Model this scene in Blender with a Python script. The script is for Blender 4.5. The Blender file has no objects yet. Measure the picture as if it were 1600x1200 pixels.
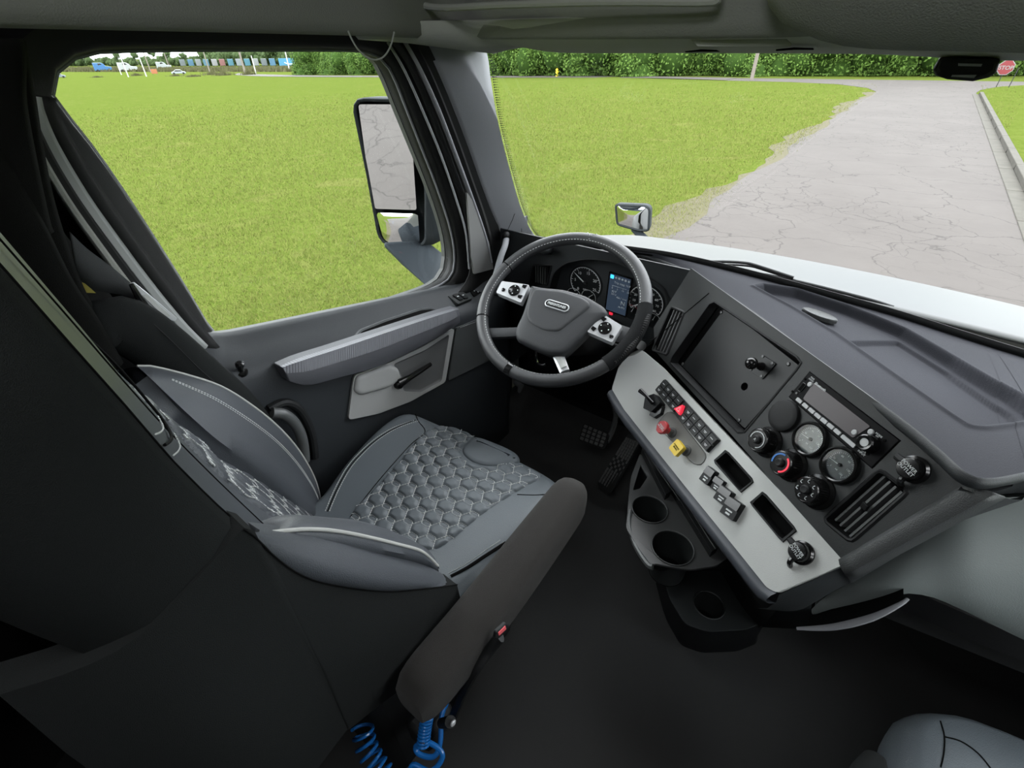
import bpy, bmesh, math, random
import numpy as np
from mathutils import Vector, Matrix
from mathutils.geometry import tessellate_polygon
SC = bpy.context.scene
COL = SC.collection
random.seed(7)
# ------------------------------------------------------------------ camera
# truck axes: x = right, y = forward, z = up; z = 0 is the cab floor, the ground is at GZ
FPX = 745.0
GZ = -1.35
def _dc(px, py):
    v = np.array([(px-800)/FPX, -(py-600)/FPX, -1.0]); return v/np.linalg.norm(v)
_F = _dc(1487, 58); _Z = -_dc(821, 1649)
_Y = _F-_Z*_F.dot(_Z); _Y /= np.linalg.norm(_Y); _X = np.cross(_Y, _Z)
ROT = np.stack([_X, _Y, _Z]); EYE = np.array([0, 0, 1.35])
cam = bpy.data.cameras.new('camera'); camo = bpy.data.objects.new('camera', cam); COL.objects.link(camo)
cam.sensor_width = 36; cam.lens = FPX/1600*36; cam.clip_start = 0.01; cam.clip_end = 2000
M4 = Matrix([list(r)+[0] for r in ROT.tolist()]+[[0, 0, 0, 1]])
M4.translation = Vector(EYE)
camo.matrix_world = M4
SC.camera = camo
# ------------------------------------------------------------------ light
SC.view_settings.view_transform = 'Standard'; SC.view_settings.look = 'None'
SC.view_settings.gamma = 1; SC.view_settings.use_curve_mapping = False
SC.view_settings.exposure = 3.0
SC.cycles.max_bounces = 10; SC.cycles.diffuse_bounces = 6; SC.cycles.transparent_max_bounces = 12
SC.cycles.sample_clamp_indirect = 6; SC.cycles.caustics_reflective = False
W = bpy.data.worlds.new('overcast_sky'); SC.world = W; W.use_nodes = True
nt = W.node_tree; nt.nodes.clear()
o_ = nt.nodes.new('ShaderNodeOutputWorld'); b_ = nt.nodes.new('ShaderNodeBackground')
tc = nt.nodes.new('ShaderNodeTexCoord'); nz = nt.nodes.new('ShaderNodeTexNoise'); cr = nt.nodes.new('ShaderNodeValToRGB')
nz.inputs['Scale'].default_value = 2.2; nz.inputs['Detail'].default_value = 5
cr.color_ramp.elements[0].position = .35; cr.color_ramp.elements[0].color = (.78, .86, .97, 1)
cr.color_ramp.elements[1].position = .62; cr.color_ramp.elements[1].color = (1, 1, 1, 1)
nt.links.new(tc.outputs['Generated'], nz.inputs['Vector']); nt.links.new(nz.outputs['Fac'], cr.inputs['Fac'])
nt.links.new(cr.outputs['Color'], b_.inputs['Color']); b_.inputs['Strength'].default_value = 1.0
nt.links.new(b_.outputs['Background'], o_.inputs['Surface'])
sun = bpy.data.lights.new('veiled_sun', 'SUN'); sun.energy = .45; sun.angle = math.radians(35); sun.color = (1, .96, .88)
suno = bpy.data.objects.new('veiled_sun', sun); COL.objects.link(suno)
suno.rotation_euler = (math.radians(42), 0, math.radians(25))
# two unseen fill lights added under the cab roof to brighten the interior
for dn, dx, dy in (('cab_fill_light', -.1, -.1), ('sleeper_fill_light', 0.05, -.7)):
    al = bpy.data.lights.new(dn, 'AREA'); al.shape = 'RECTANGLE'; al.size = .5; al.size_y = .25; al.energy = .6; al.color = (.95, .98, 1)
    ao = bpy.data.objects.new(dn, al); ao.location = (dx, dy, 1.93); COL.objects.link(ao)
# ------------------------------------------------------------------ picking points in the cab
def ray(px, py): return ROT @ _dc(px, py)
def on(px, py, ax, val):
    d = ray(px, py); i = 'xyz'.index(ax); t = (val-EYE[i])/d[i]; return Vector(EYE+d*t)
def PX(px, py, v): return on(px, py, 'x', v)
def PY(px, py, v): return on(px, py, 'y', v)
def PZ(px, py, v): return on(px, py, 'z', v)
def ground(x): return GZ-.02*min(220, max(0, -x-25))          # the lawn falls away gently to the far left
def GR(px, py):
    d = ray(px, py); t0, t1 = 1.0, 1500.0
    for _ in range(50):
        t = (t0+t1)/2; p = EYE+d*t
        if p[2] > ground(p[0]): t0 = t
        else: t1 = t
    p = EYE+d*t; return Vector((p[0], p[1], ground(p[0])))
class Fr:
    """a plane with origin o, axes u, v (v = down) and outward normal n"""
    def __init__(s, o, u, v):
        s.o = Vector(o); s.u = Vector(u).normalized(); s.v = Vector(v).normalized(); s.n = s.v.cross(s.u)
        s.v = s.u.cross(s.n); s.v.normalize()
    def p(s, u, v, w=0.0): return s.o+s.u*u+s.v*v+s.n*w
    def c(s, px, py, w=0.0):
        d = Vector(ray(px, py)); e = Vector(EYE); t = (s.o+s.n*w-e).dot(s.n)/d.dot(s.n); q = e+d*t-s.o
        return (q.dot(s.u), q.dot(s.v))
    def cs(s, pts, w=0.0): return [s.c(a, b, w) for a, b in pts]
    def mat(s): return Matrix((( s.u.x, -s.v.x, s.n.x, s.o.x), (s.u.y, -s.v.y, s.n.y, s.o.y), (s.u.z, -s.v.z, s.n.z, s.o.z), (0, 0, 0, 1)))
# ------------------------------------------------------------------ mesh builder
class MB:
    def __init__(s): s.v = []; s.f = []
    def add(s, vs, fs):
        k = len(s.v); s.v += [tuple(v) for v in vs]; s.f += [tuple(i+k for i in f) for f in fs]; return s
    def grid(s, rows, cu=False, cv=False):
        n = len(rows); m = len(rows[0]); fs = []
        for i in range(n if cu else n-1):
            for j in range(m if cv else m-1):
                a = i*m+j; b = i*m+(j+1) % m; c = ((i+1) % n)*m+(j+1) % m; d = ((i+1) % n)*m+j
                fs.append((a, b, c, d))
        return s.add([p for r in rows for p in r], fs)
    def box(s, c, sz, R=None):
        c = Vector(c); h = Vector(sz)*.5; vs = []
        for x in (-1, 1):
            for y in (-1, 1):
                for z in (-1, 1):
                    q = Vector((x*h.x, y*h.y, z*h.z))
                    if R is not None: q = R @ q
                    vs.append(c+q)
        return s.add(vs, [(0, 1, 3, 2), (4, 6, 7, 5), (0, 4, 5, 1), (2, 3, 7, 6), (0, 2, 6, 4), (1, 5, 7, 3)])
    def tube(s, pts, r, seg=10, closed=False, caps=True, flat=1.0):
        pts = [Vector(p) for p in pts]; n = len(pts); rr = r if isinstance(r, (list, tuple)) else [r]*n
        rows = []; prev = None
        for i, p in enumerate(pts):
            if closed: t = pts[(i+1) % n]-pts[i-1]
            else: t = pts[min(i+1, n-1)]-pts[max(i-1, 0)]
            t.normalize()
            if prev is None:
                a = Vector((0, 0, 1)) if abs(t.z) < .9 else Vector((1, 0, 0)); a = (a-t*a.dot(t)).normalized()
            else: a = (prev-t*prev.dot(t)).normalized()
            prev = a; b = t.cross(a)
            rows.append([p+(a*math.cos(2*math.pi*k/seg)*flat+b*math.sin(2*math.pi*k/seg))*rr[i] for k in range(seg)])
        s.grid(rows, closed, True)
        if caps and not closed:
            k = len(s.v)-n*seg
            s.f.append(tuple(k+j for j in range(seg))[::-1]); s.f.append(tuple(k+(n-1)*seg+j for j in range(seg)))
        return s
    def lathe(s, fr, u, v, prof, seg=32, ang=None, cap=True):
        """prof = [(radius, w)...] about the frame normal through (u, v)"""
        rows = []
        for r, w in prof:
            rows.append([fr.p(u+r*math.cos(2*math.pi*k/seg), v+r*math.sin(2*math.pi*k/seg), w) for k in range(seg)])
        k0 = len(s.v); s.grid(rows, False, True)
        if cap:
            s.f.append(tuple(k0+j for j in range(seg))); k1 = k0+(len(prof)-1)*seg
            s.f.append(tuple(k1+j for j in range(seg))[::-1])
        return s
    def plate(s, fr, outline, holes=(), w=0.0, th=.004, back=True):
        """a sheet in the frame with real holes; its front is at w, its back at w - th"""
        loops = [list(outline)]+[list(h) for h in holes]
        tris = tessellate_polygon([[Vector((a, b, 0)) for a, b in l] for l in loops])
        flat = [p for l in loops for p in l]; n = len(flat); k = len(s.v)
        s.v += [tuple(fr.p(a, b, w)) for a, b in flat]
        if th: s.v += [tuple(fr.p(a, b, w-th)) for a, b in flat]
        for t in tris:
            s.f.append((k+t[0], k+t[1], k+t[2]))
            if th and back: s.f.append((k+n+t[2], k+n+t[1], k+n+t[0]))
        if th:
            b0 = 0
            for l in loops:
                m = len(l)
                for i in range(m):
                    a = b0+i; b = b0+(i+1) % m; s.f.append((k+a, k+b, k+n+b, k+n+a))
                b0 += m
        return s
    def rings(s, rings, capend=True, capstart=False):
        k = len(s.v); m = len(rings[0]); s.grid(rings, False, True)
        if capend: s.f.append(tuple(k+(len(rings)-1)*m+j for j in range(m)))
        if capstart: s.f.append(tuple(k+j for j in range(m))[::-1])
        return s
    def ball(s, c, r, seg=16, sc=(1, 1, 1)):
        c = Vector(c); rows = []
        for i in range(seg//2+1):
            a = math.pi*i/(seg//2)
            rows.append([c+Vector((r*sc[0]*math.sin(a)*math.cos(2*math.pi*k/seg), r*sc[1]*math.sin(a)*math.sin(2*math.pi*k/seg), r*sc[2]*math.cos(a))) for k in range(seg)])
        return s.grid(rows, False, True)
def wloc(o):
    v = Vector((0, 0, 0))
    while o is not None: v += o.location; o = o.parent
    return v
def obj(name, mb, mat, parent=None, smooth=35, bevel=0, sub=0, label=None, kind=None, bseg=2, solid=0, orient=True):
    me = bpy.data.meshes.new(name); off = wloc(parent)
    me.from_pydata([(v[0]-off.x, v[1]-off.y, v[2]-off.z) for v in mb.v], [], mb.f); me.update()
    if orient:
        bm = bmesh.new(); bm.from_mesh(me); bmesh.ops.remove_doubles(bm, verts=bm.verts, dist=1e-6)
        bmesh.ops.recalc_face_normals(bm, faces=bm.faces); bm.to_mesh(me); bm.free()
    if smooth:
        me.polygons.foreach_set('use_smooth', [True]*len(me.polygons)); me.set_sharp_from_angle(angle=math.radians(smooth))
    me.materials.append(mat)
    o = bpy.data.objects.new(name, me); COL.objects.link(o); o.parent = parent
    if solid:
        m = o.modifiers.new('solid', 'SOLIDIFY'); m.thickness = solid; m.offset = -1
    if bevel:
        m = o.modifiers.new('bevel', 'BEVEL'); m.width = bevel; m.segments = bseg; m.limit_method = 'ANGLE'; m.angle_limit = math.radians(40); m.harden_normals = False
    if sub:
        m = o.modifiers.new('sub', 'SUBSURF'); m.levels = sub; m.render_levels = sub
    if label: o['label'] = label
    if kind: o['kind'] = kind
    return o
def thing(name, label, cat, loc=(0, 0, 0), group=None):
    o = bpy.data.objects.new(name, None); COL.objects.link(o); o.location = loc; o.empty_display_size = .05
    o['label'] = label; o['category'] = cat
    if group: o['group'] = group
    return o
def tag(o, label, cat, group=None):
    o['label'] = label; o['category'] = cat
    if group: o['group'] = group
    return o
def struct(o, label=None):
    o['kind'] = 'structure'
    if label: o['label'] = label
    return o
def text(name, body, fr, u, v, size, mat, parent, w=.0012, th=.0003, rot=0.0, align='CENTER', bold=0, kind=None, sx=1.0):
    cu = bpy.data.curves.new(name, 'FONT'); cu.body = body; cu.size = size; cu.align_x = align; cu.align_y = 'CENTER'; cu.extrude = th; cu.offset = bold
    cu.resolution_u = 3; cu.space_line = .9
    t = bpy.data.objects.new(name, cu); COL.objects.link(t)
    dg = bpy.context.evaluated_depsgraph_get(); me = bpy.data.meshes.new_from_object(t.evaluated_get(dg)); bpy.data.objects.remove(t); bpy.data.curves.remove(cu)
    M = fr.mat() @ Matrix.Translation((u, -v, w)) @ Matrix.Rotation(rot, 4, 'Z') @ Matrix.Diagonal((sx, 1, 1, 1))
    me.transform(Matrix.Translation(-wloc(parent)) @ M); me.materials.clear(); me.materials.append(mat)
    o = bpy.data.objects.new(name, me); COL.objects.link(o); o.parent = parent
    if kind: o['kind'] = kind
    return o
def rrect(u0, v0, u1, v1, r, n=5):
    pts = []
    for cx, cy, a0 in ((u1-r, v1-r, 0), (u0+r, v1-r, 90), (u0+r, v0+r, 180), (u1-r, v0+r, 270)):
        for k in range(n+1):
            a = math.radians(a0+90*k/n); pts.append((cx+r*math.cos(a), cy+r*math.sin(a)))
    return pts
def circ(u, v, r, n=32): return [(u+r*math.cos(2*math.pi*k/n), v+r*math.sin(2*math.pi*k/n)) for k in range(n)]
def rpoly(pts, r, n=4):
    """round the corners of a 2D polygon"""
    out = []; m = len(pts)
    for i in range(m):
        p = Vector(pts[i]); a = Vector(pts[i-1])-p; b = Vector(pts[(i+1) % m])-p
        ra = min(r, a.length*.45); rb = min(r, b.length*.45)
        A = p+a.normalized()*ra; B = p+b.normalized()*rb
        for k in range(n+1):
            t = k/n; q = A*(1-t)**2+p*2*t*(1-t)+B*t*t; out.append((q.x, q.y))
    return out
def cr_(pts, n=8, closed=False):
    """Catmull-Rom through points (any dimension)"""
    P = [Vector(p) for p in pts]; m = len(P); out = []
    rng = range(m) if closed else range(m-1)
    for i in rng:
        if closed: a, b, c, d = P[i-1], P[i], P[(i+1) % m], P[(i+2) % m]
        else: a, b, c, d = P[max(i-1, 0)], P[i], P[i+1], P[min(i+2, m-1)]
        for k in range(n):
            t = k/n; out.append(.5*((2*b)+(c-a)*t+(2*a-5*b+4*c-d)*t*t+(3*b-a-3*c+d)*t**3))
    if not closed: out.append(P[-1])
    return out
def resample(pts, n, closed=False):
    P = [Vector(p) for p in pts]
    if closed: P = P+[P[0]]
    L = [0]
    for a, b in zip(P, P[1:]): L.append(L[-1]+(b-a).length)
    out = []; j = 0
    for k in range(n):
        s = L[-1]*k/(n if closed else n-1)
        while j < len(L)-2 and L[j+1] < s: j += 1
        t = (s-L[j])/max(L[j+1]-L[j], 1e-9); out.append(P[j].lerp(P[j+1], min(1, max(0, t))))
    return out
def inset(pts, d):
    """offset a closed 2D loop inwards by d (for counter-clockwise or clockwise loops)"""
    P = [Vector(p) for p in pts]; n = len(P)
    A = sum(P[i].x*P[(i+1) % n].y-P[(i+1) % n].x*P[i].y for i in range(n)); s = 1 if A > 0 else -1
    out = []
    for i in range(n):
        t = (P[(i+1) % n]-P[i-1]); t.normalize(); out.append((P[i].x-t.y*d*s, P[i].y+t.x*d*s))
    return out
def pil(mb, fr, outline, h, er, w0=0.0, rings=6, n=56, inner=None):
    """cushion-like pad: outline rises w0 -> w0+h over an edge radius er"""
    o = [(p.x, p.y) for p in resample([Vector((a, b)) for a, b in outline], n, True)]
    R = []
    for k in range(rings+1):
        a = math.pi/2*k/rings; q = inset(o, er*(1-math.cos(a))); w = w0+h*math.sin(a)
        R.append([fr.p(x, y, w) for x, y in q])
    cx = sum(p[0] for p in q)/n; cy = sum(p[1] for p in q)/n
    for sc in (.8, .55, .3, .1):
        R.append([fr.p(cx+(x-cx)*sc, cy+(y-cy)*sc, w0+h+(inner(cx+(x-cx)*sc, cy+(y-cy)*sc) if inner else 0)) for x, y in q])
    return mb.rings(R)
# ------------------------------------------------------------------ materials
def lin(c):
    return tuple((x/255/12.92 if x/255 <= .04045 else ((x/255+.055)/1.055)**2.4) for x in c)
def mk(name, col, rough=.5, bump=0, bscale=400, spec=.5, metal=0, var=0, vscale=6, col2=None, coat=0, emit=None, es=1, aniso=None, sheen=0):
    m = bpy.data.materials.new(name); m.use_nodes = True; t = m.node_tree; p = t.nodes['Principled BSDF']
    c = lin(col)+(1,) if max(col) > 1.01 else tuple(col)+(1,)
    p.inputs['Base Color'].default_value = c; p.inputs['Roughness'].default_value = rough; p.inputs['Metallic'].default_value = metal
    p.inputs['Specular IOR Level'].default_value = spec; p.inputs['Coat Weight'].default_value = coat; p.inputs['Sheen Weight'].default_value = sheen
    tcn = t.nodes.new('ShaderNodeTexCoord')
    if bump:
        n = t.nodes.new('ShaderNodeTexNoise'); n.inputs['Scale'].default_value = bscale; n.inputs['Detail'].default_value = 2
        b = t.nodes.new('ShaderNodeBump'); b.inputs['Strength'].default_value = bump; b.inputs['Distance'].default_value = .001
        t.links.new(tcn.outputs['Object'], n.inputs['Vector']); t.links.new(n.outputs['Fac'], b.inputs['Height']); t.links.new(b.outputs['Normal'], p.inputs['Normal'])
    if var:
        n = t.nodes.new('ShaderNodeTexNoise'); n.inputs['Scale'].default_value = vscale; n.inputs['Detail'].default_value = 4
        r = t.nodes.new('ShaderNodeMix'); r.data_type = 'RGBA'; c2 = (lin(col2)+(1,) if max(col2) > 1.01 else tuple(col2)+(1,)) if col2 else tuple(x*(1-var) for x in c[:3])+(1,)
        t.links.new(tcn.outputs['Object'], n.inputs['Vector']); t.links.new(n.outputs['Fac'], r.inputs['Factor'])
        r.inputs['A'].default_value = c; r.inputs['B'].default_value = c2; t.links.new(r.outputs['Result'], p.inputs['Base Color'])
    if emit:
        p.inputs['Emission Color'].default_value = (lin(emit) if max(emit) > 1.01 else tuple(emit))+(1,); p.inputs['Emission Strength'].default_value = es
    return m
M = dict(
 dash=mk('charcoal_grained_plastic', (.026, .029, .031), .55, .5, 900, .4, var=.12, vscale=3),
 pad=mk('soft_dash_top', (.038, .039, .046), .8, .6, 700, .08, var=.12, vscale=3),
 panel=mk('dark_panel_plastic', (.015, .017, .017), .5, .4, 1100, .45),
 plate=mk('satin_black_metal', (.009, .010, .0105), .42, .2, 1500, .3),
 lgrey=mk('warm_grey_plastic', (.50, .51, .49), .6, .5, 900, .35),
 doorg=mk('door_grey_plastic', (.33, .33, .32), .6, .5, 900, .35),
 door=mk('door_dark_plastic', (.020, .023, .026), .55, .5, 900, .4),
 doort=mk('door_top_plastic', (.020, .023, .026), .5, .5, 900, .4),
 black=mk('gloss_black_plastic', (.008, .008, .008), .18, spec=.5),
 matte=mk('matte_black_plastic', (.007, .0075, .008), .6, .3, 900, .35),
 rubber=mk('black_rubber', (.012, .012, .012), .8, .3, 700, .25),
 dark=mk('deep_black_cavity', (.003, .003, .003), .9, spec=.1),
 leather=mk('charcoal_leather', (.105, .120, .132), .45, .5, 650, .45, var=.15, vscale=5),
 leather_shade=mk('shaded_backrest_leather', (.055, .060, .068), .45, .5, 650, .4, var=.15, vscale=5),  # the seat leather darkened: shade on the backrest put into the colour
 pedalr=mk('pale_pedal_rubber', (.085, .085, .083), .7, .3, 900, .3),  # paler than the pedal plates so the treads stand out
 wleather=mk('wheel_leather', (.030, .031, .033), .38, .5, 1500, .5),
 mesh=mk('perforated_grip', (.012, .0125, .013), .85, 1.0, 1100, .1),
 fabric=mk('black_upholstery', (.014, .015, .0148), .85, .7, 1400, .08),
 armf=mk('dark_brown_armrest_cloth', (.030, .028, .026), .95, .9, 1600, .1, sheen=.08),
 cloth=mk('black_curtain_cloth', (.006, .006, .0055), .9, .7, 1200, .08),
 strap=mk('seat_belt_webbing', (.035, .037, .038), .7, .6, 1800, .3),
 carpet=mk('rubber_floor_mat', (.045, .0445, .0435), .8, .5, 500, .25, var=.3, vscale=5),
 thread=mk('pale_stitching', (.5, .51, .5), .7),
 piping=mk('light_grey_piping', (.36, .36, .34), .6),
 white=mk('white_print', (.62, .64, .64), .6),
 silver=mk('silver_plastic', (.60, .61, .62), .35, metal=.35),
 chrome=mk('chrome', (.75, .75, .76), .12, metal=1),
 red=mk('red_plastic', (.42, .03, .035), .35),
 redl=mk('hazard_red', (.75, .03, .06), .35, emit=(.8, .03, .06), es=.1),
 yellow=mk('yellow_plastic', (.72, .50, .02), .35),
 blue=mk('blue_marking', (.02, .16, .5), .4),
 hose=mk('blue_air_hose', (.01, .13, .42), .25, coat=.4),
 buckle=mk('red_buckle_button', (.8, .12, .14), .4),
 duct=mk('pale_grey_green_plastic', (.175, .195, .19), .6, .5, 600, .35, var=.1, vscale=4),
 head=mk('grey_headliner_plastic', (.32, .325, .30), .75, .8, 420, .25),
 headl=mk('light_visor_trim', (.50, .51, .46), .7, .5, 500, .25),
 pillar=mk('pillar_trim', (.30, .305, .32), .7, .5, 900, .3),
 seal=mk('door_seal_rubber', (.008, .008, .008), .6, .2, 500, .3),
 shell=mk('dark_cab_lining', (.008, .008, .0075), .85, .4, 600, .2),
 paint=mk('white_truck_paint', (.055, .057, .055), .5, spec=.3),
 screen=mk('cluster_display', (.006, .009, .013), .35, spec=.2, emit=(.03, .045, .07), es=.12),
 lcd=mk('radio_display', (.022, .012, .016), .3, spec=.3),
 mirror=mk('mirror_glass', (.86, .87, .88), .015, metal=1),
 mirrh=mk('mirror_housing_plastic', (.024, .028, .030), .7, .5, 500, .12, var=.2, vscale=12),
 mirra=mk('mirror_arm_plastic', (.028, .034, .040), .75, .3, 500, .1),
 brushed=None, wood=mk('weathered_pole_wood', (.15, .13, .11), .9, var=.4, vscale=3),
 wpole=mk('white_painted_post', (.30, .30, .29), .6),
)
def streak():
    m = mk('silver_ribbed_inlay', (.13, .132, .145), .42, metal=.2); t = m.node_tree; p = t.nodes['Principled BSDF']
    tcn = t.nodes.new('ShaderNodeTexCoord'); w = t.nodes.new('ShaderNodeTexWave'); w.inputs['Scale'].default_value = 55; w.bands_direction = 'Y'; w.inputs['Distortion'].default_value = .4
    mp = t.nodes.new('ShaderNodeMapping'); mp.inputs['Rotation'].default_value = (math.radians(25), 0, 0)
    b = t.nodes.new('ShaderNodeBump'); b.inputs['Strength'].default_value = .5; b.inputs['Distance'].default_value = .0015
    t.links.new(tcn.outputs['Object'], mp.inputs['Vector']); t.links.new(mp.outputs['Vector'], w.inputs['Vector']); t.links.new(w.outputs['Fac'], b.inputs['Height']); t.links.new(b.outputs['Normal'], p.inputs['Normal'])
    return m
M['brushed'] = streak()
def glassm(name, tint=(.97, .985, .975), f=.05):
    m = bpy.data.materials.new(name); m.use_nodes = True; t = m.node_tree; t.nodes.clear()
    o = t.nodes.new('ShaderNodeOutputMaterial'); x = t.nodes.new('ShaderNodeMixShader'); a = t.nodes.new('ShaderNodeBsdfTransparent'); g = t.nodes.new('ShaderNodeBsdfGlossy')
    a.inputs['Color'].default_value = tint+(1,); g.inputs['Roughness'].default_value = .02; fr = t.nodes.new('ShaderNodeFresnel'); fr.inputs['IOR'].default_value = 1.22
    t.links.new(fr.outputs[0], x.inputs[0]); t.links.new(a.outputs[0], x.inputs[1]); t.links.new(g.outputs[0], x.inputs[2]); t.links.new(x.outputs[0], o.inputs[0]); return m
M['glass'] = glassm('window_glass')
# ================================================================== OUTDOORS
def nodes_mat(name):
    m = bpy.data.materials.new(name); m.use_nodes = True; return m, m.node_tree, m.node_tree.nodes['Principled BSDF']
def lawn_mat():
    m, t, p = nodes_mat('lawn_turf'); L = t.links.new
    tcn = t.nodes.new('ShaderNodeTexCoord')
    def noise(sc, det, dis=0, mp=None):
        n = t.nodes.new('ShaderNodeTexNoise'); n.inputs['Scale'].default_value = sc; n.inputs['Detail'].default_value = det; n.inputs['Distortion'].default_value = dis
        if mp:
            q = t.nodes.new('ShaderNodeMapping'); q.inputs['Scale'].default_value = mp; L(tcn.outputs['Object'], q.inputs['Vector']); L(q.outputs['Vector'], n.inputs['Vector'])
        else: L(tcn.outputs['Object'], n.inputs['Vector'])
        return n
    def mixc(fac, a, b):
        r = t.nodes.new('ShaderNodeMix'); r.data_type = 'RGBA'; L(fac, r.inputs['Factor'])
        for k, x in (('A', a), ('B', b)):
            if isinstance(x, tuple): r.inputs[k].default_value = x+(1,)
            else: L(x, r.inputs[k])
        return r.outputs['Result']
    def ramp(fac, a, b):
        r = t.nodes.new('ShaderNodeMapRange'); r.inputs['From Min'].default_value = a; r.inputs['From Max'].default_value = b; L(fac, r.inputs['Value']); return r.outputs['Result']
    n1 = noise(.35, 5); n2 = noise(3, 6, .5); n3 = noise(45, 3); n4 = noise(1.1, 6, 1.0)
    n8 = noise(6, 4, .6)
    c = mixc(ramp(n1.outputs['Fac'], .3, .7), (.036, .056, .0075), (.056, .074, .0125))
    c = mixc(ramp(n2.outputs['Fac'], .35, .7), c, (.034, .055, .0075))
    c = mixc(ramp(n8.outputs['Fac'], .42, .62), c, (.062, .082, .016))
    c = mixc(ramp(n4.outputs['Fac'], .56, .75), c, (.095, .094, .032))
    c = mixc(ramp(n3.outputs['Fac'], .3, .72), c, (.066, .085, .018))
    L(c, p.inputs['Base Color']); p.inputs['Roughness'].default_value = 1; p.inputs['Specular IOR Level'].default_value = 0
    b = t.nodes.new('ShaderNodeBump'); b.inputs['Strength'].default_value = .6; b.inputs['Distance'].default_value = .05
    L(n3.outputs['Fac'], b.inputs['Height']); L(b.outputs['Normal'], p.inputs['Normal']); return m
def road_mat():
    m, t, p = nodes_mat('cracked_concrete_road'); L = t.links.new
    tcn = t.nodes.new('ShaderNodeTexCoord')
    nz_ = t.nodes.new('ShaderNodeTexNoise'); nz_.inputs['Scale'].default_value = 1.3; nz_.inputs['Detail'].default_value = 6; L(tcn.outputs['Object'], nz_.inputs['Vector'])
    ad = t.nodes.new('ShaderNodeVectorMath'); ad.operation = 'MULTIPLY_ADD'; ad.inputs[1].default_value = (1.1, 1.1, 0); L(nz_.outputs['Color'], ad.inputs[0]); L(tcn.outputs['Object'], ad.inputs[2])
    outs = []
    for sc, wd in ((.62, .013), (2.3, .030)):
        v = t.nodes.new('ShaderNodeTexVoronoi'); v.feature = 'DISTANCE_TO_EDGE'; v.voronoi_dimensions = '2D'; v.inputs['Scale'].default_value = sc; L(ad.outputs[0], v.inputs['Vector'])
        r = t.nodes.new('ShaderNodeMapRange'); r.inputs['From Min'].default_value = 0; r.inputs['From Max'].default_value = wd; r.inputs['To Min'].default_value = 1; r.inputs['To Max'].default_value = 0; L(v.outputs['Distance'], r.inputs['Value']); outs.append(r.outputs['Result'])
    # fine cracks only in worn patches
    n5 = t.nodes.new('ShaderNodeTexNoise'); n5.inputs['Scale'].default_value = .33; n5.inputs['Detail'].default_value = 3; L(tcn.outputs['Object'], n5.inputs['Vector'])
    r5 = t.nodes.new('ShaderNodeMapRange'); r5.inputs['From Min'].default_value = .44; r5.inputs['From Max'].default_value = .56; L(n5.outputs['Fac'], r5.inputs['Value'])
    mu = t.nodes.new('ShaderNodeMath'); mu.operation = 'MULTIPLY'; L(outs[1], mu.inputs[0]); L(r5.outputs['Result'], mu.inputs[1])
    mx = t.nodes.new('ShaderNodeMath'); mx.operation = 'MAXIMUM'; L(outs[0], mx.inputs[0]); L(mu.outputs[0], mx.inputs[1])
    ms = t.nodes.new('ShaderNodeMath'); ms.operation = 'MULTIPLY'; ms.inputs[1].default_value = .62; L(mx.outputs[0], ms.inputs[0])
    n6 = t.nodes.new('ShaderNodeTexNoise'); n6.inputs['Scale'].default_value = .5; n6.inputs['Detail'].default_value = 8; n6.inputs['Roughness'].default_value = .7; L(tcn.outputs['Object'], n6.inputs['Vector'])
    a = t.nodes.new('ShaderNodeMix'); a.data_type = 'RGBA'; L(n6.outputs['Fac'], a.inputs['Factor']); a.inputs['A'].default_value = (.046, .041, .038, 1); a.inputs['B'].default_value = (.078, .071, .066, 1)
    n7 = t.nodes.new('ShaderNodeTexNoise'); n7.inputs['Scale'].default_value = 60; L(tcn.outputs['Object'], n7.inputs['Vector'])
    g = t.nodes.new('ShaderNodeMix'); g.data_type = 'RGBA'; g.blend_type = 'MULTIPLY'; g.inputs['Factor'].default_value = .35; L(a.outputs['Result'], g.inputs['A']); L(n7.outputs['Fac'], g.inputs['B'])
    c = t.nodes.new('ShaderNodeMix'); c.data_type = 'RGBA'; L(ms.outputs[0], c.inputs['Factor']); L(a.outputs['Result'], c.inputs['A']); c.inputs['B'].default_value = (0.0171, 0.0159, 0.0145, 1)
    L(c.outputs['Result'], p.inputs['Base Color']); p.inputs['Roughness'].default_value = .9; p.inputs['Specular IOR Level'].default_value = .15
    return m
M['lawn'] = lawn_mat(); M['road'] = road_mat()
M['kerb'] = mk('kerb_concrete', (0.0818, 0.0777, 0.0675), .9, var=.4, vscale=4, spec=.1)
M['dirt'] = mk('dry_dirt', (0.0777, 0.0675, 0.0491), .95, var=1, col2=(0.0531, 0.0531, 0.0245), vscale=7, spec=.1)
M['blade'] = mk('grass_blades', (.056, .083, .014), .8, var=1, col2=(.145, .138, .048), vscale=28, spec=0)
M['leafa'] = mk('tree_leaves', (.078, .135, .024), .75, var=1, col2=(.038, .078, .013), vscale=.9, spec=.15)
M['leafb'] = mk('distant_tree_leaves', (.050, .074, .028), .8, var=1, col2=(.032, .052, .020), vscale=.5, spec=.1)
M['scrub'] = mk('dry_scrub', (.075, .064, .038), .9, var=1, col2=(.045, .055, .018), vscale=2, spec=.1)
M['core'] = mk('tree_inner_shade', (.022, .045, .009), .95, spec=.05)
FL = Fr((0, 0, GZ), (1, 0, 0), (0, -1, 0))     # ground frame: u = x, v = -y, n up
def gpoly(name, pts, dz, mat, th=.03, **k):
    mb = MB(); f = Fr((0, 0, GZ+dz), (1, 0, 0), (0, -1, 0)); mb.plate(f, [(a, -b) for a, b in pts], th=th, back=False); return obj(name, mb, mat, smooth=0, orient=False, **k)
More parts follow.
